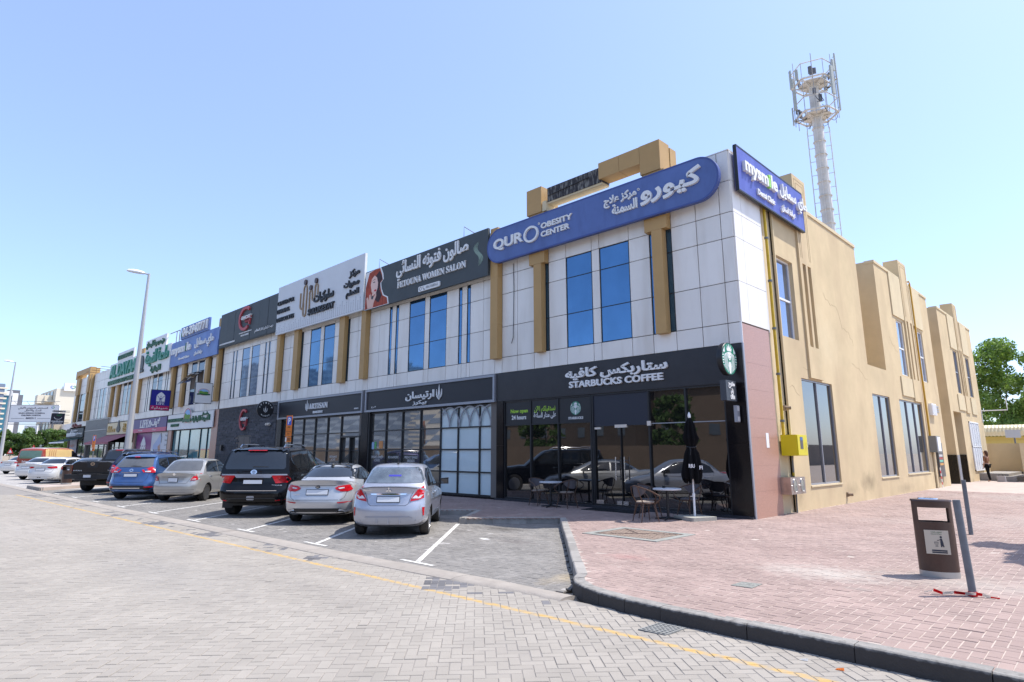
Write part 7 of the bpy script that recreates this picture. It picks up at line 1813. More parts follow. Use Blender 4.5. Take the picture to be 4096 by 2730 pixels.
txt('النفايات العامة', bn, M_grn, frb, -.06, .06, .565, .585, .001, bold=.02, st='ar'); txt('General Waste', bn, M_grn, frb, -.06, .06, .545, .56, .001)
q = MB(); q.plate(frb, ell(.045, .515, .013, .015, 12), 0, .001); q.ribbon(frb, [(.045, .497), (.05, .44), (.04, .39)], [.02, .036, .012], 0, .0012); q.ribbon(frb, [(.05, .44), (.068, .39)], [.03, .012], 0, .0014); q.ribbon(frb, [(.043, .488), (.018, .475), (-.002, .472)], .008, 0, .0016); q.plate(frb, [(-.035, .455), (.012, .455), (.006, .395), (-.028, .395)], 0, .001)
q.build('litter_pictogram', mat('pictogram_navy', (.03, .035, .05), rough=.5), bn)
q = MB()
for k in range(3): q.plate(frb, rect(-.028 + k * .013, -.02 + k * .013, .40, .45), .001, .0015)
q.build('basket_bars', mat('plate_cream', (0, 0, 0)), bn)
q = MB(); q.plate(frb, rect(-.07, .1, .335, .355), 0, .001); q.plate(frb, rect(-.07, .1, .312, .33), 0, .001); q.build('notice_strip', mat('pictogram_navy', (0, 0, 0)), bn)
litter_bin(-32.6, -8.35, R(30), 'distant brown litter bin on the paved island beside the pick-up truck', 1.25)
# steel posts
M_post = mat('galvanised_post', (.16, .175, .19), rough=.6, metal=.4, var=.15, scale=9)
for (x, y, lx, ly, lb) in ((5.36, -6.39, -.035, -.0, 'leaning grey steel post with red and white tape at its foot'), (4.3, .21, 0, 0, 'grey steel post standing farther back behind the litter bin')):
    t = thing('steel_post', lb, 'post', (x, y, GZ)); q = MB(); q.tube([(x, y, GZ), (x + lx, y + ly, GZ + 1.06)], .040, 16); q.build('tube', M_post, t, smooth=True)
tp = thing('barrier_tape', 'torn red and white barrier tape knotted round the foot of the leaning post', 'tape', (5.36, -6.39, GZ))
M_tw, M_tr = mat('tape_white', (.7, .68, .66), rough=.4), mat('tape_red', (.6, .01, .02), rough=.4)
path_ = [Vector(p) for p in ((4.93, -6.62, .155), (5.02, -6.6, .19), (5.1, -6.56, .16), (5.2, -6.5, .175), (5.3, -6.46, .17), (5.4, -6.45, .18), (5.45, -6.4, .17), (5.52, -6.38, .15), (5.6, -6.36, .147))]
for i in range(len(path_) - 1):
    a, b = path_[i], path_[i + 1]; w = Vector((.006, -.012, .018)) * (1 if i not in (0, 7) else .5); q = MB()
    q.add([a - w, b - w, b + w * .8, a + w * 1.1], [(0, 1, 2, 3), (3, 2, 1, 0)]); q.build('tape_strip', M_tr if i % 2 else M_tw, tp)
q = MB(); q.lathe([(.044, 0), (.052, .02), (.046, .05)], 12, (5.358, -6.39, GZ)); q.build('knot', M_tr, tp, smooth=True)

# side wall fittings
t = thing('gas_pipe', 'yellow gas pipe running down the side wall to the yellow cabinet', 'pipe', (.06, 2.05, 2.2))
M_yel = mat('gas_yellow', (.55, .37, .02), rough=.45, var=.12, scale=8)
q = MB(); q.tube([(.05, 2.03, 9.0), (.05, 2.03, 2.22)], .042, 10); q.build('tube', M_yel, t, smooth=True)
for z in (7.9, 6.6, 5.2, 3.9, 2.6): q = MB(); q.lathe([(.06, -.03), (.06, .03)], 12, (.05, 2.03, z)); q.build('clip', M_post, t, smooth=True)
t = thing('gas_cabinet', 'bright yellow gas cabinet fixed to the side wall', 'cabinet', (.2, 2.35, 1.66))
q = MB(); q.box(.0, .42, 1.92, 2.62, 1.66, 2.22); q.build('box', mat('cabinet_yellow', (.62, .52, .01), rough=.4), t)
q = MB(); q.box(.42, .445, 1.94, 2.6, 1.675, 2.21); d_ = q.build('door', mat('cabinet_yellow', (0, 0, 0)), t)
q = MB(); q.box(.446, .449, 2.1, 2.3, 1.84, 2.16); q.build('label_plate', mat('label_dark', (.1, .09, .09), rough=.5), d_)
q = MB(); q.box(.449, .451, 2.12, 2.28, 2.07, 2.15); q.build('blue_label', mat('label_blue', (.05, .15, .4)), d_)
q = MB(); q.tube([(.45, 2.52, 1.9), (.49, 2.52, 1.9), (.49, 2.52, 2.0), (.45, 2.52, 2.0)], .01, 6); q.build('handle', M_steel, d_)
t = thing('meter_cabinet', 'stainless steel meter cabinet with two oval windows below the yellow cabinet', 'cabinet', (.15, 2.1, .66))
M_ss = mat('stainless', (.45, .41, .38), rough=.3, metal=.9, var=.25, scale=4)
for i in range(2):
    y0 = 1.6 + i * .5
    q = MB(); q.box(.02, .3, y0, y0 + .495, .66, 1.1); b_ = q.build('box', M_ss, t)
    fr = ((.3, 0, 0), (0, 1, 0), (0, 0, 1)); q = MB(); q.plate(fr, rrect(y0 + .17, y0 + .37, .72, 1.04, .09), 0, .008); q.build('window', mat('meter_glass', (.10, .14, .13), rough=.05, coat=1), b_)
    q = MB(); q.ribbon(fr, rrect(y0 + .16, y0 + .38, .71, 1.05, .1), .018, 0, .014, closed=True); q.build('window_rim', M_steel, b_)
    q = MB(); q.lathe([(0, .3), (.016, .3), (.016, .32), (0, .32)], 10, (0, y0 + .08, .88), 'x'); q.build('lock', M_steel, b_)
t = thing('meter_pipe', 'thin pipes joining the yellow cabinet, the steel meter cabinet and the ground', 'pipe', (.1, 2.3, .14))
q = MB(); q.tube([(.12, 2.3, 1.66), (.12, 2.3, 1.1)], .02, 7); q.tube([(.1, 2.42, .66), (.08, 2.42, .12)], .02, 7); q.build('tube', M_post, t, smooth=True)
q = MB(); q.lathe([(.032, 0), (.032, .09)], 8, (.12, 2.3, 1.12)); q.build('coupling', M_yel, t, smooth=True)
t = thing('notice_sheet', 'small white notice stuck on the pink granite', 'notice', (.03, .9, 1.9)); q = MB(); q.box(.021, .026, .93, 1.1, 1.87, 2.25); q.build('sheet', M_ltr, t)
def camera_unit(x, y, z, lb):
    t = thing('security_camera', lb, 'camera', (x, y, z)); q = MB(); q.box(x - .05, x + .02, y - .06, y + .06, z - .07, z + .07); q.build('wall_plate', mat('camera_brown', (.25, .18, .12), rough=.5), t)
    q = MB(); q.tube([(x + .02, y, z), (x + .14, y + .03, z)], .05, 12); q.build('barrel', mat('camera_brown', (0, 0, 0)), t, smooth=True)
    q = MB(); q.tube([(x + .14, y + .03, z), (x + .15, y + .033, z)], .04, 12); q.build('lens', M_black, t, smooth=True)
camera_unit(.03, 2.35, 2.97, 'small brown wall camera beside the yellow gas pipe')
camera_unit(.03, 6.85, .42, 'small beige fitting low on the side wall right of the first dark window')
t = thing('air_vent', 'white ribbed ventilation grille box on the side wall', 'vent', (.1, 20.3, 3.6)); q = MB(); q.box(.0, .14, 19.8, 20.7, 3.5, 4.05); q.build('box', M_white, t)
for i in range(7):
    q = MB(); q.box(.14, .16, 19.86 + i * .12, 19.92 + i * .12, 3.54, 4.0); q.build('fin', M_white, t)
t = thing('air_vent', 'small slotted grille beside the ribbed ventilation box', 'vent', (.01, 21.6, 3.8))
for i in range(3): q = MB(); q.box(.003, .02, 21.4, 21.85, 3.7 + i * .12, 3.76 + i * .12); q.build('slot', M_alu, t)
t = thing('electric_box', 'grey steel box with a poster panel beside it on the side wall', 'box', (.1, 19.3, 1.9)); q = MB(); q.box(.0, .3, 18.9, 19.7, 1.75, 2.5); q.build('box', mat('box_grey', (.22, .22, .2), rough=.5), t)
q = MB(); q.box(.3, .33, 19.0, 19.6, 1.8, 2.45); q.build('door', M_white, t)
q = MB(); q.box(.02, .08, 19.2, 19.35, .14, 1.75); q.build('cable_cover', M_tanlt, t)
t = thing('poster_panel', 'tall dark poster panel with bright colours on the side wall', 'poster', (.05, 20.4, .7)); q = MB(); q.box(.0, .1, 20.0, 21.0, .62, 2.2); q.build('panel', mat('poster_dark', (.09, .09, .1), rough=.3, var=.6, scale=1.2), t)
for (z, c) in ((1.55, (.5, .5, .5)), (1.3, (.15, .45, .35)), (1.15, (.6, .3, .08)), (1.42, (.35, .05, .05))): q = MB(); q.box(.1, .104, 20.1, 20.8, z, z + .1); q.build('printed_band', mat('print_%d' % (z * 100), c, rough=.4), t)
t = thing('barrier_tape', 'red and white tape hanging down the wall beside the poster panel', 'tape', (.12, 19.9, .14))
for i in range(7): q = MB(); q.box(.11, .125, 19.86 - .01 * i, 19.96 - .01 * i, .14 + i * .13, .27 + i * .13); q.build('tape_strip', M_tr if i % 2 else M_tw, t)
t = thing('gas_pipe', 'ochre gas pipe on the side wall between the upper windows', 'pipe', (.05, 18.95, 2.5))
q = MB(); q.tube([(-.3, 18.95, 9.9), (.06, 18.95, 9.92), (.07, 18.95, 9.8), (.07, 18.95, 2.5)], .045, 8); q.build('tube', mat('pipe_ochre', (.5, .28, .02), rough=.45), t, smooth=True)
# parking signs
def parking_sign(x, y, top, lb, zone):
    t = thing('parking_sign', lb, 'sign', (x, y, GZ), 0, None)
    q = MB(); q.tube([(x, y, GZ), (x, y, top - .2)], .035, 10); q.build('post', M_post, t, smooth=True)
    d = Vector((math.cos(R(20)), math.sin(R(20)), 0)); fr = ((x + .05 * .34, y - .05 * .94, 0), tuple(d), (0, 0, 1))
    q = MB(); q.plate(fr, rrect(-.165, .165, top - .87, top, .03), 0, .015); p_ = q.build('orange_panel', mat('sign_orange', (.62, .17, .02), rough=.45), t)
    q = MB(); q.plate(fr, rrect(-.165, .165, top - 1.1, top - .89, .02), 0, .015); p2 = q.build('zone_plate', mat('sign_orange', (0, 0, 0)), t)
    q = MB(); q.plate(fr, rrect(-.1, .12, top - .4, top - .05, .02), .015, .019); q.build('blue_square', mat('parking_blue', (.02, .09, .5), rough=.45), p_)
    q = MB(); q.plate(fr, rect(-.16, -.09, top - 1.08, top - .91), .015, .019); q.build('white_tab', M_ltr, p2)
    fr2 = (tuple(Vector(fr[0]) + Vector((.34, -.94, 0)) * .019), fr[1], fr[2])
    txt('P', t, M_ltr, fr2, -.05, .08, top - .36, top - .09, .003, bold=.03); txt('مواقف', t, M_blk, fr2, -.08, .08, top - .52, top - .44, .002, st='ar', bold=.02)
    txt('Paid Parking', t, M_blk, fr2, -.13, .13, top - .7, top - .64, .002); txt('Zone', t, M_blk, fr2, -.06, .06, top - .78, top - .72, .002); txt(zone, t, M_blk, fr2, -.06, .13, top - 1.05, top - .94, .002, bold=.02)
parking_sign(-18.3, -3.35, 3.27, 'orange and blue P parking sign on a post behind the black SUV', '375C')
parking_sign(-45.9, -4.6, 2.95, 'distant orange P parking sign on a brown post near the pick-up truck', '375C')
# street lamps
M_lamp = mat('lamp_post_grey', (.42, .42, .42), rough=.5, metal=.2, var=.06, scale=1)
def street_lamp(x, y, h, lb, arm=(-.5, -.87)):
    t = thing('street_lamp', lb, 'street lamp', (x, y, GZ), 0, 'tall street lamps along the pavement')
    q = MB(); q.tube([(x, y, GZ), (x, y, h)], [.21, .075], 8); q.build('post', M_lamp, t)
    q = MB(); q.tube([(x, y, h - .05), (x + arm[0] * .35, y + arm[1] * .35, h + .03)], .05, 8); q.build('bracket', M_lamp, t, smooth=True)
    q = MB(); q.lathe([(0, -.09), (.5, -.09), (.9, -.07), (1, 0), (.8, .09), (.4, .13), (0, .14)], 16, (0, 0, 0), sx=.55, sy=.2)
    c, s = arm[0], arm[1]; q.v = [(x + arm[0] * .75 + a * c - b * s, y + arm[1] * .75 + a * s + b * c, h + .08 + z + a * .12) for a, b, z in q.v]
    q.build('lamp_head', M_white, t, smooth=True)
street_lamp(-36.1, -4.9, 12.85, 'tall grey street lamp rising behind the pick-up truck')
street_lamp(-88.6, -5.1, 12.5, 'street lamp beyond the parked van, second from the right')
street_lamp(-122, -3.4, 13.4, 'street lamp head at the very left edge, farthest along the road')
# small litter on the road
for i, (x, y, c, lb) in enumerate(((4.62, -9.62, (.6, .6, .6), 'crumpled white scrap of paper on the road by the kerb'), (4.92, -9.66, (.7, .2, .02), 'small orange scrap on the road by the kerb'))):
    t = thing('litter_scrap', lb, 'litter', (x, y, 0)); q = MB(); q.add([(x, y, .004), (x + .07, y + .01, .004), (x + .06, y + .035, .02), (x + .01, y + .03, .008)], [(0, 1, 2), (0, 2, 3), (2, 1, 0), (3, 2, 0)]); q.build('paper', mat('scrap_%d' % i, c), t)

# ============================================================ TREES, PEOPLE AND THE FAR SURROUNDINGS
def leaves_mat(name, c):
    m = mat(name, c, rough=.6, attr=.45, var=.25, scale=.8, spec=.3)
    n = m.node_tree; p = n.nodes['Principled BSDF']
    tr = n.nodes.new('ShaderNodeBsdfTranslucent'); mx = n.nodes.new('ShaderNodeMixShader'); mx.inputs[0].default_value = .3
    tr.inputs[0].default_value = (c[0] * 1.6, c[1] * 1.7, c[2] * .8, 1)
    out = [x for x in n.nodes if x.type == 'OUTPUT_MATERIAL'][0]
    n.links.new(p.outputs[0], mx.inputs[1]); n.links.new(tr.outputs[0], mx.inputs[2]); n.links.new(mx.outputs[0], out.inputs[0])
    return m
M_leafR = leaves_mat('foliage_bright', (.15, .23, .06)); M_leafL = leaves_mat('foliage_dark', (.075, .125, .035))
M_bark = mat('bark', (.10, .075, .05), rough=.9, var=.3, scale=8, bump=.5)
def tree(x, y, h, crown_r, label, seed, m, nleaf=5000, leaf=.14, z0=None, group=None, blobs=None, squash=1.0, trunk_r=.18, ground=GZ):
    rs = np.random.RandomState(seed)
    t = thing('broadleaf_tree', label, 'tree', (x, y, ground), 0, group)
    z0 = h * .35 if z0 is None else z0
    if blobs is None:
        nb = 34; blobs = []
        for i in range(nb):
            f = rs.rand() ** .8; a = rs.rand() * 6.283
            zc = z0 + (h - z0) * (.12 + .80 * rs.rand()); w = math.sin(math.pi * min(1, max(0, (zc - z0) / (h - z0))) ** .8) ** .6
            rr = crown_r * .9 * f * (.35 + .65 * w); blobs.append((x + rr * math.cos(a), y + rr * math.sin(a), zc, crown_r * (.13 + .24 * rs.rand()) * (.5 + .5 * w)))
        blobs.append((x, y, h - crown_r * .3, crown_r * .3))
    q = MB(); zt = z0 + (h - z0) * .45
    q.tube([(x, y, ground), (x + .1, y, ground + (zt - ground) * .5), (x, y + .1, zt)], [trunk_r, trunk_r * .7, trunk_r * .35], 8)
    for (bx, by, bz, br) in blobs[:10]:
        s = ground + (zt - ground) * (.45 + .5 * rs.rand()); q.tube([(x, y, s), ((x + bx) / 2, (y + by) / 2, (s + bz) / 2 - .2), (bx, by, bz)], [trunk_r * .4, trunk_r * .25, .03], 5)
    q.build('trunk', M_bark, t)
    w = np.array([b[3] ** 2 for b in blobs]); w /= w.sum(); k = rs.choice(len(blobs), nleaf, p=w); B = np.array(blobs)[k]
    d = rs.randn(nleaf, 3); d /= np.linalg.norm(d, axis=1)[:, None]; rad = B[:, 3] * (.55 + .5 * rs.rand(nleaf) ** .6)
    c = B[:, :3] + d * rad[:, None] * np.array([1, 1, .8 * squash]) + rs.randn(nleaf, 3) * .05
    n_ = d + rs.randn(nleaf, 3) * .7; n_ /= np.linalg.norm(n_, axis=1)[:, None]
    u = np.cross(n_, rs.randn(nleaf, 3)); u /= np.linalg.norm(u, axis=1)[:, None]; v = np.cross(n_, u)
    s = leaf * (.6 + .8 * rs.rand(nleaf))[:, None]
    V = np.stack([c - u * s, c - v * s * .55, c + u * s, c + v * s * .55], 1).reshape(-1, 3)
    F = np.arange(nleaf * 4).reshape(-1, 4)
    link(bpy.data.objects.new('crown', nmesh('crown', V, F, m, rs.rand(nleaf))), t)
    return t
# right: big trees behind the kiosk
tree(-2.2, 62, 13.2, 4.6, 'tall bright green tree behind the corner kiosk, right of the tan wall', 5, M_leafR, 13000, .16, z0=2.5)
tree(3.2, 60, 13.8, 3.6, 'tall green tree at the right edge, its crown cut by the picture border', 9, M_leafR, 10000, .16, z0=2.5)
tree(-6.5, 70, 9.5, 4.5, 'lower tree filling the gap behind the two tall trees on the right', 12, M_leafR, 7000, .2, z0=1.5)
tree(.6, 66, 8, 3.2, 'lower bushy tree between the two tall trees on the right', 15, M_leafR, 6000, .18, z0=1.0)
# left: clipped row of trees
for i, (x, y, h, r) in enumerate(((-112, -5.4, 4.5, 2.3), (-110, -2.6, 5.0, 2.4), (-108, -.2, 5.4, 2.5), (-107, 2.2, 5.3, 2.4), (-109, 4.6, 5.2, 2.5), (-106, 6.8, 4.8, 2.2))):
    tree(x, y, h, r, ['dark green bushy tree at the left edge beyond the low wall', 'bushy dark tree second from the left edge', 'tallest of the bushy trees behind the red and cream van', 'bushy tree under the hospital billboard', 'bushy tree beside the billboard posts', 'bushy tree nearest the far end of the shops'][i], 20 + i, M_leafL, 5000, .16, z0=.6, group='row of bushy trees beyond the car park', ground=0)
tree(-99, -6.2, 2.3, 1.3, 'small dark round bush beside the warning signs at the left edge', 33, M_leafL, 2000, .1, z0=.2, ground=0)
tree(7.7, -.35, 5.6, 1.9, 'small round-crowned tree just right of the picture, casting shade on the paving', 41, M_leafR, 9000, .16, z0=3.0)

# telecom mast
M_mast = mat('mast_white', (.60, .58, .54), rough=.55, var=.06, scale=.6, dirt=((.3, .27, .22), .4, 1.0))
M_ant = mat('antenna_grey', (.36, .38, .35), rough=.5); M_antd = mat('radio_unit_grey', (.13, .13, .14), rough=.6)
mx_, my_ = -11.5, 46.7
ms = thing('telecom_mast', 'white telecom mast with ladder cage and ringed antenna platforms behind the building', 'mast', (mx_, my_, 0))
q = MB(); q.tube([(mx_, my_, 0), (mx_, my_, 23.5), (mx_, my_, 38.6)], [.68, .54, .46], 20)
for z in np.arange(20.5, 35, 1.45): q.lathe([(.46 + (36 - z) * .006 + .03, z), (.52 + (36 - z) * .006 + .05, z + .02), (.52 + (36 - z) * .006 + .05, z + .1), (.46 + (36 - z) * .006 + .03, z + .12)], 20, (mx_, my_, 0))
q.build('column', M_mast, ms, smooth=True)
q = MB(); vx = Vector((math.cos(R(18)), math.sin(R(18)), 0))
for s in (-1, 1):
    p = Vector((mx_, my_, 0)) + vx * s * 1.0; q.tube([p, p + Vector((0, 0, 33.6))], .05, 6)
    for z in np.arange(20, 33.8, 1.45): q.tube([p + Vector((0, 0, z)), Vector((mx_, my_, z)) + vx * s * .4], .035, 5)
q.build('ladder_frame', M_mast, ms)
q = MB(); p = Vector((mx_, my_, 0)) + Vector((.25, -.6, 0)); w_ = Vector((.2, .07, 0))
for s in (-1, 1): q.tube([p + w_ * s + Vector((0, 0, 18)), p + w_ * s + Vector((0, 0, 35))], .03, 5)
for z in np.arange(18, 35, .5): q.tube([p - w_ + Vector((0, 0, z)), p + w_ + Vector((0, 0, z))], .02, 4)
q.build('climbing_ladder', M_mast, ms)
def ring_at(z, r, n=6, tr=.05): return [(mx_ + r * math.cos(a), my_ + r * math.sin(a), z) for a in np.linspace(.3, .3 + 2 * math.pi, n, endpoint=False)]
for z in (34.9, 38.4):
    q = MB(); q.lathe([(.38, z - .15), (.62, z - .12), (.66, z), (.62, z + .05), (.38, z + .08)], 20, (mx_, my_, 0))
    for r in (1.3, 2.0): q.tube(ring_at(z + .12, r), .10, 6, closed=True)
    q.lathe([(.6, z + .02), (1.25, z + .05), (1.25, z + .08), (.6, z + .06)], 20, (mx_, my_, 0))
    for k in range(6):
        a = .3 + k * math.pi / 3; q.tube([(mx_ + .4 * math.cos(a), my_ + .4 * math.sin(a), z - .1), (mx_ + 2.0 * math.cos(a), my_ + 2.0 * math.sin(a), z + .1)], .06, 5)
        q.tube([(mx_ + .4 * math.cos(a), my_ + .4 * math.sin(a), z - .7), (mx_ + 1.6 * math.cos(a), my_ + 1.6 * math.sin(a), z + .05)], .035, 5)
        a2 = a + math.pi / 6; q.lathe([(0, z + .02), (.03, z + .02)], 4, (mx_, my_, 0)); q.tube([(mx_ + 1.2 * math.cos(a), my_ + 1.2 * math.sin(a), z + .1), (mx_ + 1.5 * math.cos(a2), my_ + 1.5 * math.sin(a2), z + .12)], .03, 4)
    q.build('platform', M_mast, ms)
q = MB()
for z in (36.5, 40.2): q.tube(ring_at(z, 2.0), .06, 5, closed=True)
q.build('guard_ring', M_mast, ms)
q = MB(); k = 0
for a in np.linspace(.3, .3 + 2 * math.pi, 12, endpoint=False): q.tube([(mx_ + 1.97 * math.cos(a), my_ + 1.97 * math.sin(a), 34.3), (mx_ + 1.97 * math.cos(a), my_ + 1.97 * math.sin(a), 40.9 if k % 2 else 40.3)], .032, 5); k += 1
q.tube([(mx_, my_, 38), (mx_, my_, 41.3)], .03, 5); q.tube([(mx_, my_, 41.2), (mx_, my_, 42.2)], .015, 4)
q.build('mast_tubes', mat('tube_grey', (.3, .29, .28), rough=.6), ms)
def antenna(a, r, z0, z1, w, m_, nm='panel_antenna'):
    c, s = math.cos(a), math.sin(a); q = MB(); P = lambda u, v, z: (mx_ + c * (r + u) - s * v, my_ + s * (r + u) + c * v, z)
    prof = [(0, -w / 2), (.06, -w / 2), (.14, -w * .35), (.14, w * .35), (.06, w / 2), (0, w / 2)]
    vs = [P(u, v, z0) for u, v in prof] + [P(u, v, z1) for u, v in prof]; n = 6
    q.add(vs, [tuple(range(n))[::-1], tuple(range(n, 2 * n))] + [(i, (i + 1) % n, n + (i + 1) % n, n + i) for i in range(n)])
    q.tube([P(-.15, 0, z0 + .3), P(0, 0, z0 + .3)], .03, 4); q.tube([P(-.15, 0, z1 - .3), P(0, 0, z1 - .3)], .03, 4)
    q.build(nm, m_, ms)
for a_, z0, z1, w in ((-35, 36.3, 39.4, .5), (-5, 38.4, 41.2, .42), (5, 35.2, 38.4, .42), (-25, 39.0, 40.2, .4), (200, 38.3, 40.3, .4), (215, 35.6, 37.8, .32), (185, 34.5, 36.4, .3), (150, 38.7, 40.4, .4), (100, 36.5, 39.9, .4), (60, 38.5, 40.2, .4), (230, 38.6, 39.7, .35)): antenna(R(a_ + 15), 2.08, z0, z1, w, M_ant)
rr = random.Random(8)
for i in range(13): antenna(R(rr.choice([-60, -80, -100, 170, 200, 225, 240, 110, 30]) + rr.uniform(-12, 12)), rr.uniform(1.3, 1.8), (z := rr.choice([38.9, 39.2, 39.0, 35.7, 36.6])), z + rr.uniform(.5, .8), rr.uniform(.3, .4), M_antd, 'radio_unit')
q = MB()
for i in range(16):
    a = rr.uniform(0, 6.28); z = rr.choice([34.8, 36.0, 38.6]); r = 1.8; q.tube([(mx_ + r * math.cos(a), my_ + r * math.sin(a), z + .5), (mx_ + 1.95 * math.cos(a + .1), my_ + 1.95 * math.sin(a + .1), z - .1), (mx_ + 1.7 * math.cos(a + .25), my_ + 1.7 * math.sin(a + .25), z - .25), (mx_ + .9 * math.cos(a + .2), my_ + .9 * math.sin(a + .2), z + .1)], .03, 5)
q.build('cable_bundle', M_frame, ms, kind='stuff')

# right: kiosk, boundary wall, steps, sign seen from behind, wall bracket
ks = thing('kiosk', 'pale yellow kiosk with a ribbed curved roof edge behind the tan wall', 'kiosk', (-1, 49, GZ))
M_kyel = mat('kiosk_yellow', (.62, .48, .14), rough=.6, var=.06, scale=1); M_kroof = mat('kiosk_roof', (.70, .62, .40), rough=.55)
q = MB(); q.box(-8, 1.3, 48.0, 54, GZ, 3.0); q.build('wall', M_kyel, ks)
for i in range(6):
    q = MB(); q.box(-7.0 + i * 1.35, -5.75 + i * 1.35, 47.96, 48.02, 1.0, 2.7); q.build('panel', M_kyel, ks)
for i in range(40):
    x = -8.2 + i * .24; q = MB(); pr_ = [(x + (.0 if s == 0 else .24), yy, zz) for s in (0, 1) for yy, zz in ((47.6, 3.0), (47.5, 3.35), (47.6, 3.65), (47.9, 3.85), (51, 3.95))]
    mid = [(x + .12, yy - .07, zz + .05) for yy, zz in ((47.6, 3.0), (47.5, 3.35), (47.6, 3.65), (47.9, 3.85), (51, 3.95))]
    q.v = pr_[:5] + mid + pr_[5:]
    for s in range(2):
        for k in range(4): q.f.append((s * 5 + k, s * 5 + k + 1, (s + 1) * 5 + k + 1, (s + 1) * 5 + k))
    q.build('roof_rib', M_kroof, ks)
bw = thing('boundary_wall', 'low tan rendered wall with an end pier near the steps', 'wall', (.2, 40, GZ))
q = MB(); q.box(-6, 2.45, 36.6, 36.9, GZ, 2.33); q.box(2.15, 2.45, 30.2, 36.6, GZ, 2.2); q.build('rendered_wall', M_tan, bw)
q = MB(); q.box(2.1, 2.5, 29.8, 30.25, GZ, 2.25); q.build('pier', M_tanlt, bw)
st = thing('entrance_steps', 'grey stone steps and ramp at the foot of the side wall', 'steps', (.5, 31, GZ))
M_step = mat('step_stone', (.27, .25, .23), rough=.85, var=.15, scale=4)
for i, (a, b, c, d, z) in enumerate(((.0, 1.35, 30.3, 36.5, .42), (1.36, 2.1, 30.6, 36.5, .27), (1.2, 1.75, 29.6, 30.28, .28))): q = MB(); q.box(a, b, c, d, GZ, GZ + z); q.build('step', M_step, st)
t = thing('road_sign', 'grey back of a rectangular sign on a pole above the boundary wall', 'sign', (.9, 39, GZ)); q = MB(); q.tube([(.93, 38.9, GZ), (.93, 38.9, 3.2)], .05, 8); q.build('pole', M_post, t, smooth=True)
q = MB(); q.poly([(.55, 38.25), (1.28, 39.0), (1.26, 39.03), (.53, 38.28)], 2.72, 3.25); q.build('plate', mat('sign_back', (.45, .44, .42), rough=.5), t)
t = thing('wall_bracket', 'thin white bracket sticking out from the far end of the side wall', 'bracket', (.3, 34.2, 4.1)); q = MB(); q.tube([(0, 34.0, 4.35), (1.35, 34.0, 4.35), (1.35, 34.0, 5.1)], .035, 6); q.tube([(.02, 34.0, 3.6), (.02, 34.0, 4.4)], .03, 6); q.build('rod', M_white, t)
# person with bags beside the louvred panel
def skin(nm, pts, edges, radii, m_, parent, root=0, sub=2):
    me = bpy.data.meshes.new(nm); me.from_pydata(pts, edges, []); me.update(); o = bpy.data.objects.new(nm, me); COL.objects.link(o)
    mo = o.modifiers.new('s', 'SKIN'); mo.use_smooth_shade = True; o.modifiers.new('u', 'SUBSURF').levels = sub
    for i, r_ in enumerate(radii):
        sv = me.skin_vertices[0].data[i]; sv.radius = r_ if isinstance(r_, tuple) else (r_, r_); sv.use_root = i == root
    dg = bpy.context.evaluated_depsgraph_get(); m2 = bpy.data.meshes.new_from_object(o.evaluated_get(dg)); bpy.data.objects.remove(o)
    m2.materials.clear(); m2.materials.append(m_); ob = bpy.data.objects.new(nm, m2); return link(ob, parent, world=False)
pe = thing('person', 'person in a brown top and black trousers standing near the louvred panel', 'person', (.62, 28.9, GZ), R(70))
M_skin = mat('skin', (.42, .25, .18), rough=.6)
P_ = [(0, 0, .93), (0, .01, 1.15), (0, 0, 1.36), (0, .01, 1.46), (0, .03, 1.55), (0, .05, 1.66), (.17, 0, 1.36), (.22, .02, 1.10), (.20, .12, .88), (-.17, 0, 1.36), (-.22, .0, 1.10), (-.21, .06, .86), (.09, 0, .88), (.10, .04, .48), (.10, -.02, .07), (.10, .12, .03), (-.09, 0, .88), (-.10, -.05, .48), (-.10, -.12, .07), (-.10, .02, .03), (.19, .16, .82), (-.2, .09, .79)]
E_ = [(0, 1), (1, 2), (2, 3), (3, 4), (4, 5), (2, 6), (6, 7), (7, 8), (2, 9), (9, 10), (10, 11), (0, 12), (12, 13), (13, 14), (14, 15), (0, 16), (16, 17), (17, 18), (18, 19), (8, 20), (11, 21)]
Rd = [(.13, .10), (.115, .085), (.12, .085), .05, .07, .085, .05, .038, .025, .05, .038, .025, .075, .05, .035, .03, .075, .05, .035, .03, .028, .028]
skin('body', P_, E_, Rd, M_skin, pe)
skin('brown_top', [P_[i] for i in (0, 1, 2, 6, 7, 9, 10)], [(0, 1), (1, 2), (2, 3), (3, 4), (2, 5), (5, 6)], [(.15, .12), (.13, .10), (.135, .10), .062, .05, .062, .05], mat('brown_cloth', (.22, .10, .05), rough=.9), pe)
skin('black_trousers', [P_[i] for i in (0, 12, 13, 14, 16, 17, 18)], [(0, 1), (1, 2), (2, 3), (0, 4), (4, 5), (5, 6)], [(.145, .12), .09, .065, .052, .09, .065, .052], M_can, pe)
skin('hair', [(0, 0, 1.72), (0, -.04, 1.64), (0, -.07, 1.5), (0, -.08, 1.36)], [(0, 1), (1, 2), (2, 3)], [.07, .095, .075, .04], mat('brown_hair', (.07, .03, .015), rough=.7), pe)
for sx, (hx, hy, hz) in ((1, (.19, .16, .80)), (-1, (-.2, .09, .77))):
    q = MB()
    for k in range(4): q.tube([(hx + (k - 1.5) * .016, hy, hz), (hx + (k - 1.5) * .018, hy + .01, hz - .04 - .006 * (k in (1, 2))), (hx + (k - 1.5) * .018, hy + .03, hz - .07)], .008, 5)
    q.tube([(hx - sx * .02, hy + .01, hz + .02), (hx - sx * .045, hy + .03, hz - .02)], .009, 5); q.build('fingers', M_skin, pe, world=False, smooth=True)
q = MB(); q.tube([(.0, .135, 1.665), (0, .15, 1.64), (0, .13, 1.63)], .012, 5); q.build('nose', M_skin, pe, world=False)
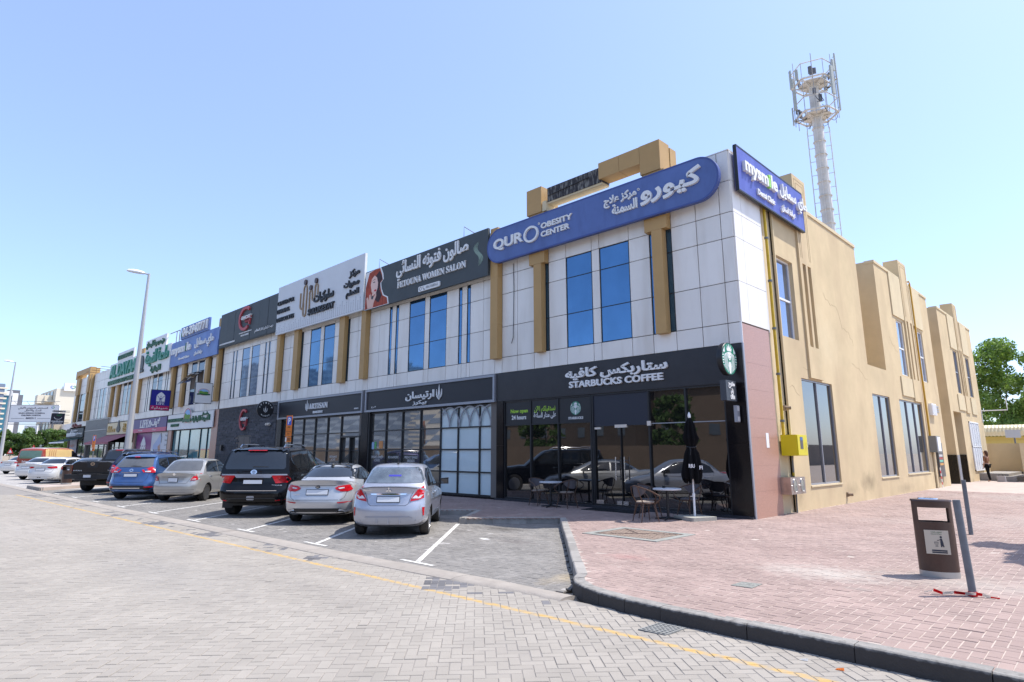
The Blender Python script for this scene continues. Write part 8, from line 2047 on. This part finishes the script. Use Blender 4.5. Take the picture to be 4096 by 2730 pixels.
t = thing('shopping_bag', 'pale grey bag standing on the paving beside the person', 'bag', (1.1, 29.1, GZ)); q = MB(); q.poly(rrect(.95, 1.35, 29.0, 29.25, .05), GZ, .45); q.build('bag_body', mat('pale_bag', (.4, .37, .36), rough=.8), t)
q = MB(); q.tube([(1.05, 29.1, .44), (1.08, 29.1, .56), (1.22, 29.1, .56), (1.25, 29.1, .44)], .012, 6); q.build('handle', M_frame, t)

# left background
bb = thing('billboard', 'white billboard reading SAUDI GERMAN WOMEN & CHILDREN HOSPITAL 8002211 on thin posts', 'billboard', (-131, 3.3, 0))
bd = Vector((6.0, 6.05, 0)).normalized(); bo = Vector((-134, .32, 0)); fb_ = (tuple(bo), tuple(bd), (0, 0, 1)); bn_ = bd.cross(Vector((0, 0, 1)))
q = MB(); q.plate(fb_, rrect(0, 8.6, 6.95, 9.95, .3), 0, .3); q.build('panel', M_swhite, bb)
q = MB(); q.ribbon(fb_, rrect(0, 8.6, 6.95, 9.95, .3), .08, .29, .34, closed=True); q.build('panel_edge', M_alu, bb)
ft = (tuple(bo + bn_ * .3), tuple(bd), (0, 0, 1)); M_tgrey = mat('text_grey', (.08, .08, .1))
for s_, a, b_, z, st_ in (('المستشفى السعودي الألماني', 1.4, 6.6, 9.15, 'ar'), ('للنساء والأطفال', 2.6, 5.5, 8.75, 'ar')): txt(s_, bb, M_tgrey, ft, a, b_, z, z + .5, .02, st=st_, bold=.02)
txt('SAUDI GERMAN WOMEN &', bb, M_tgrey, ft, 1.6, 6.2, 8.4, 8.65, .02, bold=.03); txt('CHILDREN HOSPITAL', bb, M_tgrey, ft, 2.1, 5.6, 8.02, 8.27, .02, bold=.03); txt('8002211', bb, M_tgrey, ft, 3.0, 4.7, 7.5, 7.8, .02, bold=.03)
q = MB(); q.ribbon(ft, [(.4, 7.6), (2.7, 7.6)], .05, 0, .02); q.ribbon(ft, [(5.0, 7.6), (7.8, 7.6)], .05, 0, .02); q.build('rule_line', mat('text_grey', (0, 0, 0)), bb)
def heart(fr, cx, cz, s, parent):
    q = MB(); q.ribbon(fr, ell(cx - s * .35, cz + s * .1, s * .35, s * .35, 12, 60, 250) + [(cx, cz - s * .5)], s * .18, 0, .03); q.build('heart_blue', mat('heart_blue', (.05, .15, .5)), parent)
    q = MB(); q.ribbon(fr, ell(cx + s * .35, cz + s * .1, s * .35, s * .35, 12, 150, -60) + [(cx, cz - s * .55)], s * .18, 0, .03); q.build('heart_green', mat('heart_green', (.05, .3, .12)), parent)
heart(ft, 7.5, 9.5, .35, bb)
q = MB()
for u in (5.4, 7.4): p = bo + bd * u - bn_ * .3; q.tube([p, p + Vector((0, 0, 9.5))], .14, 6)
q.build('post', M_post, bb)
q = MB(); p0 = bo + bd * -.5 + bn_ * .9; p1 = bo + bd * 9.0 + bn_ * .9; q.tube([p0 + Vector((0, 0, 10.6)), p1 + Vector((0, 0, 10.5))], .04, 5); q.tube([p0 + Vector((0, 0, 6.6)), p1 + Vector((0, 0, 6.6))], .08, 5)
for u in (1, 3.2, 5.6, 8): a = bo + bd * u; q.tube([a + Vector((0, 0, 9.9)), a + bn_ * .9 + Vector((0, 0, 10.55))], .03, 4)
q.build('lighting_rail', M_post, bb)
M_ivory = mat('ivory_wall', (.66, .60, .48), rough=.85, var=.05, scale=.1); M_bglass = mat('far_window', (.10, .12, .14), rough=.15)
hb = thing('apartment_building', 'cream apartment building with a heart logo on its roof panel', 'building', (-145, 14, 0))
q = MB(); q.box(-156, -139, 7.2, 26, 0, 13.8); q.build('wall', M_ivory, hb)
q = MB(); q.box(-139.5, -138.6, 8.3, 14, 13.4, 14.9); q.box(-143, -139.6, 8.6, 12, 13.8, 14.5); rp = q.build('roof_panel', M_swhite, hb)
heart(((-138.58, 0, 0), (0, 1, 0), (0, 0, 1)), 9.7, 14.15, .55, rp)
for lv in range(4):
    q = MB(); z = 2.2 + lv * 3.0; q.box(-155, -140, 6.0, 7.2, z, z + .25); q.box(-150 - lv % 2, -141.5, 5.9, 6.0, z + .25, z + 1.2); b_ = q.build('balcony', M_ivory, hb)
    for k in range(4): q = MB(); q.box(-154 + k * 3.4, -152 + k * 3.4, 7.1, 7.19, z + .5, z + 2.2); q.build('window', M_bglass, hb)
for xx, z0 in ((-143, 11.0), (-147, 8.2)): q = MB(); q.box(xx - 1.5, xx + 1.2, 4.8, 7.2, z0, z0 + 1.6); q.build('bay', M_ivory, hb)
hb2 = thing('restaurant_building', 'low white shop building with a rounded white and red sign past the far pharmacy', 'building', (-122, 9, 0))
q = MB(); q.box(-132, -118, 7.3, 20, 0, 6.6); q.build('wall', M_swhite, hb2)
q = MB(); q.box(-133.5, -130, 6.2, 8.5, 0, 7.6); q.build('stair_tower', mat('beige_tower', (.45, .38, .28), rough=.8), hb2)
for k in range(4): q = MB(); q.box(-117.98, -117.9, 8 + k * 1.6, 9 + k * 1.6, 2.9, 3.15); q.build('striped_awning', mat('stripe_orange', (.6, .3, .1)), hb2)
q = MB(); q.box(-118.02, -117.95, 8.2, 9.8, 1.2, 2.3); q.build('window', mat('beige_glass', (.4, .33, .25), rough=.3), hb2)
t = board('shop_sign', 'white rounded sign with red rim and BE lettering past the far pharmacy', rrect(3.9, 6.4, 3.7, 4.95, .3), ((-109.5, 0, 0), (0, 1, 0), (0, 0, 1)), 0, .15, M_swhite, edge=M_tr)
txt('BE', t, mat('maroon_letters', (0, 0, 0)), ((-109.35, 0, 0), (0, 1, 0), (0, 0, 1)), 4.3, 5.4, 3.9, 4.3, .03, bold=.03)
t = thing('billboard', 'small white billboard with a dark leaf shape above the bushy trees', 'billboard', (-120, 1.5, 0)); q = MB(); fs_ = ((-120.3, .9, 0), tuple(bd), (0, 0, 1)); q.plate(fs_, rect(0, 2.1, 4.7, 6.0), 0, .2); q.build('panel', M_swhite, t); q = MB(); q.plate(fs_, [(.5, 5.2), (.9, 5.8), (1.0, 5.6), (1.3, 5.3), (.9, 5.2)], .2, .23); q.build('leaf_print', mat('print_maroon', (.2, .04, .03)), t); q = MB(); q.tube([(-119.6, 1.8, 0), (-119.6, 1.8, 4.8)], .12, 6); q.build('post', M_post, t)
# low wall and warning signs
t = thing('boundary_wall', 'low pale boundary wall at the left edge in front of the bushy trees', 'wall', (-98, -3, 0)); q = MB(); q.box(-98.3, -98, -9, 6, 0, 1.3); q.build('rendered_wall', mat('pale_wall', (.48, .42, .34), rough=.9, var=.08, scale=1), t)
for i, (x, y, z, lb) in enumerate(((-97, -.9, 2.3, 'small red-bordered triangular warning sign above the van'), (-97.5, -3.2, 1.9, 'small red-bordered warning sign near the left edge'))):
    t = thing('warning_sign', lb, 'sign', (x, y, 0)); q = MB(); q.tube([(x, y, 0), (x, y, z)], .035, 6); q.build('post', M_post, t)
    fr = ((x + .05, y, 0), tuple(bd), (0, 0, 1)); q = MB(); q.plate(fr, [(-.42, z - .3), (.42, z - .3), (0, z + .42)], 0, .02); p_ = q.build('red_plate', M_tr, t); q = MB(); q.plate(fr, [(-.24, z - .2), (.24, z - .2), (0, z + .2)], .02, .03); q.build('white_plate', M_ltr, p_)
# distant white car between van and shops
car(sedan(P_white, lampB), 'parked_car', 'white vehicle roof peeping over the cream van, far down the row', (-84, -1.5), H0 + 20, group=None)
# far towers
def tower(x0, x1, y0, y1, h, m_, band, nb, lb, name='tower_block', bal=None):
    t = thing(name, lb, 'tower', ((x0 + x1) / 2, (y0 + y1) / 2, 0)); q = MB(); q.box(x0, x1, y0, y1, -.05, h); q.build('wall', m_, t)
    fh = h / nb
    for k in range(nb):
        z = k * fh + fh * .35; q = MB(); q.box(x0 - .15, x1 + .15, y0 - .15, y1 + .15, z, z + fh * .5); q.build('window_band', band, t)
    if bal:
        for k in range(nb): q = MB(); z = k * fh; q.box(*bal, z, z + fh * .28); q.build('balcony', M_ivory, t)
    return t
M_tw1 = mat('tower_greyblue', (.30, .35, .42), rough=.5); M_tband = mat('tower_band', (.16, .20, .27), rough=.3); M_teal = mat('tower_teal', (.045, .16, .22), rough=.3)
tower(-450, -415.5, -8, 27.6, 37.4, mat('tower_slate', (.17, .21, .27), rough=.4), M_tband, 14, 'grey-blue tower with stepped balconies at the far left edge', bal=(-419, -415, 25.2, 29.0))
t = thing('tower_block', 'teal glass tower with a white crown beside the left street lamp', 'tower', (-445, 33, 0))
q = MB(); q.box(-460, -440, 20, 35.5, 0, 33); q.build('wall', M_teal, t)
q = MB(); q.box(-461, -439.5, 34, 36.6, 0, 34.5); q.box(-461, -439.5, 19, 33.9, 33, 35.5); q.build('white_frame', M_swhite, t)
t = thing('tower_block', 'slim dark grey tower rising behind the teal tower', 'tower', (-530, 45, 0))
q = MB(); q.box(-545, -527, 41, 47.5, 0, 43); q.box(-545, -527, 47.5, 49.5, 0, 40); q.build('wall', mat('tower_dark', (.13, .135, .155), rough=.6), t)

# ---------- what the shop glass mirrors: the other side of the road (behind the camera)
M_bland = mat('opposite_sand_wall', (.16, .115, .08), rough=.9, var=.12, scale=.4); M_brick = mat('opposite_dark', (.08, .06, .045), rough=.9, var=.2, scale=.2)
t = thing('boundary_wall', 'sand-coloured wall across the road, seen mirrored in the shop windows', 'wall', (-20, -36, 0)); q = MB(); q.box(-260, 60, -36.3, -36, 0, 2.4); q.build('rendered_wall', M_bland, t)
rr = random.Random(21)
for i in range(9):
    x = -70 + i * 15 + rr.uniform(-2, 2); y = -58 + rr.uniform(-4, 3); w, h = rr.uniform(13, 15), (rr.uniform(9.5, 11.5) if -66 < x < 10 else rr.uniform(6, 8))
    t = thing('villa', 'brown two-storey villa across the road, %s in the row mirrored in the glass' % ['first', 'second', 'third', 'fourth', 'fifth', 'sixth', 'seventh', 'eighth', 'ninth'][i], 'house', (x, y, 0))
    q = MB(); q.box(x, x + w, y - 8, y, 0, h); q.build('wall', M_brick if i % 2 else M_bland, t)
    q = MB(); q.add([(x - .5, y + .5, h), (x + w + .5, y + .5, h), (x + w + .5, y - 8.5, h), (x - .5, y - 8.5, h), (x + w * .3, y - 4, h + 2), (x + w * .7, y - 4, h + 2)], [(0, 1, 5, 4), (2, 3, 4, 5), (1, 2, 5), (3, 0, 4)]); q.build('roof', mat('tile_roof', (.25, .13, .08), rough=.8), t)
    for k in range(4):
        for zz in (1.0, 4.0): q = MB(); q.box(x + 1 + k * w / 4, x + 2.2 + k * w / 4, y, y + .06, zz, zz + 1.4); q.build('window', M_bglass, t)
for i in range(7):
    tree(-62 + i * 17, -44 + (i % 2) * 2, 6 + (i % 3), 2.6, 'tree across the road mirrored in the shop glass, number %s from the far end' % ['one', 'two', 'three', 'four', 'five', 'six', 'seven'][i], 60 + i, M_leafL, 1500, .3, z0=1.5, group='trees across the road', ground=0)
tw = [(-210, -110, 18, 17, 30), (-250, -130, 20, 18, 40), (-300, -150, 22, 20, 52), (-175, -120, 14, 14, 22), (-360, -150, 24, 20, 50), (-420, -260, 26, 24, 70), (-300, -240, 22, 24, 48), (-235, -220, 20, 20, 34), (-440, -160, 24, 22, 62), (-520, -210, 26, 26, 78)]
wn = ['nearest', 'second', 'third', 'narrowest', 'fifth', 'tallest southern', 'seventh', 'eighth', 'ninth', 'farthest']
M_tb = mat('tower_beige', (.50, .46, .40), rough=.7)
for i, (x, y, w, d, h) in enumerate(tw): tower(x, x + w, y - d, y, h, M_tb if i % 2 else M_tw1, M_tband, max(6, int(h / 3.2)), wn[i] + ' apartment tower across the road, mirrored in the shop windows', 'mirrored_tower')
# compound wall, trees and roof mirrored in the side windows
t = thing('boundary_wall', 'grey-brown compound wall opposite the side windows, seen only as a reflection', 'wall', (24, 30, GZ)); q = MB(); q.box(24, 24.3, -4, 90, 0, 2.75); q.build('rendered_wall', mat('compound_wall', (.22, .19, .175), rough=.9), t)
for i in range(9): tree(28 + (i % 2) * 1.5, 8 + i * 8, 5.5 + (i % 3) * .8, 2.8, 'tree behind the compound wall mirrored in the side windows, %s along' % ['first', 'second', 'third', 'fourth', 'fifth', 'sixth', 'seventh', 'eighth', 'ninth'][i], 80 + i, M_leafL, 1500, .28, z0=1.2, group='trees behind the compound wall', ground=0)

flush_text()
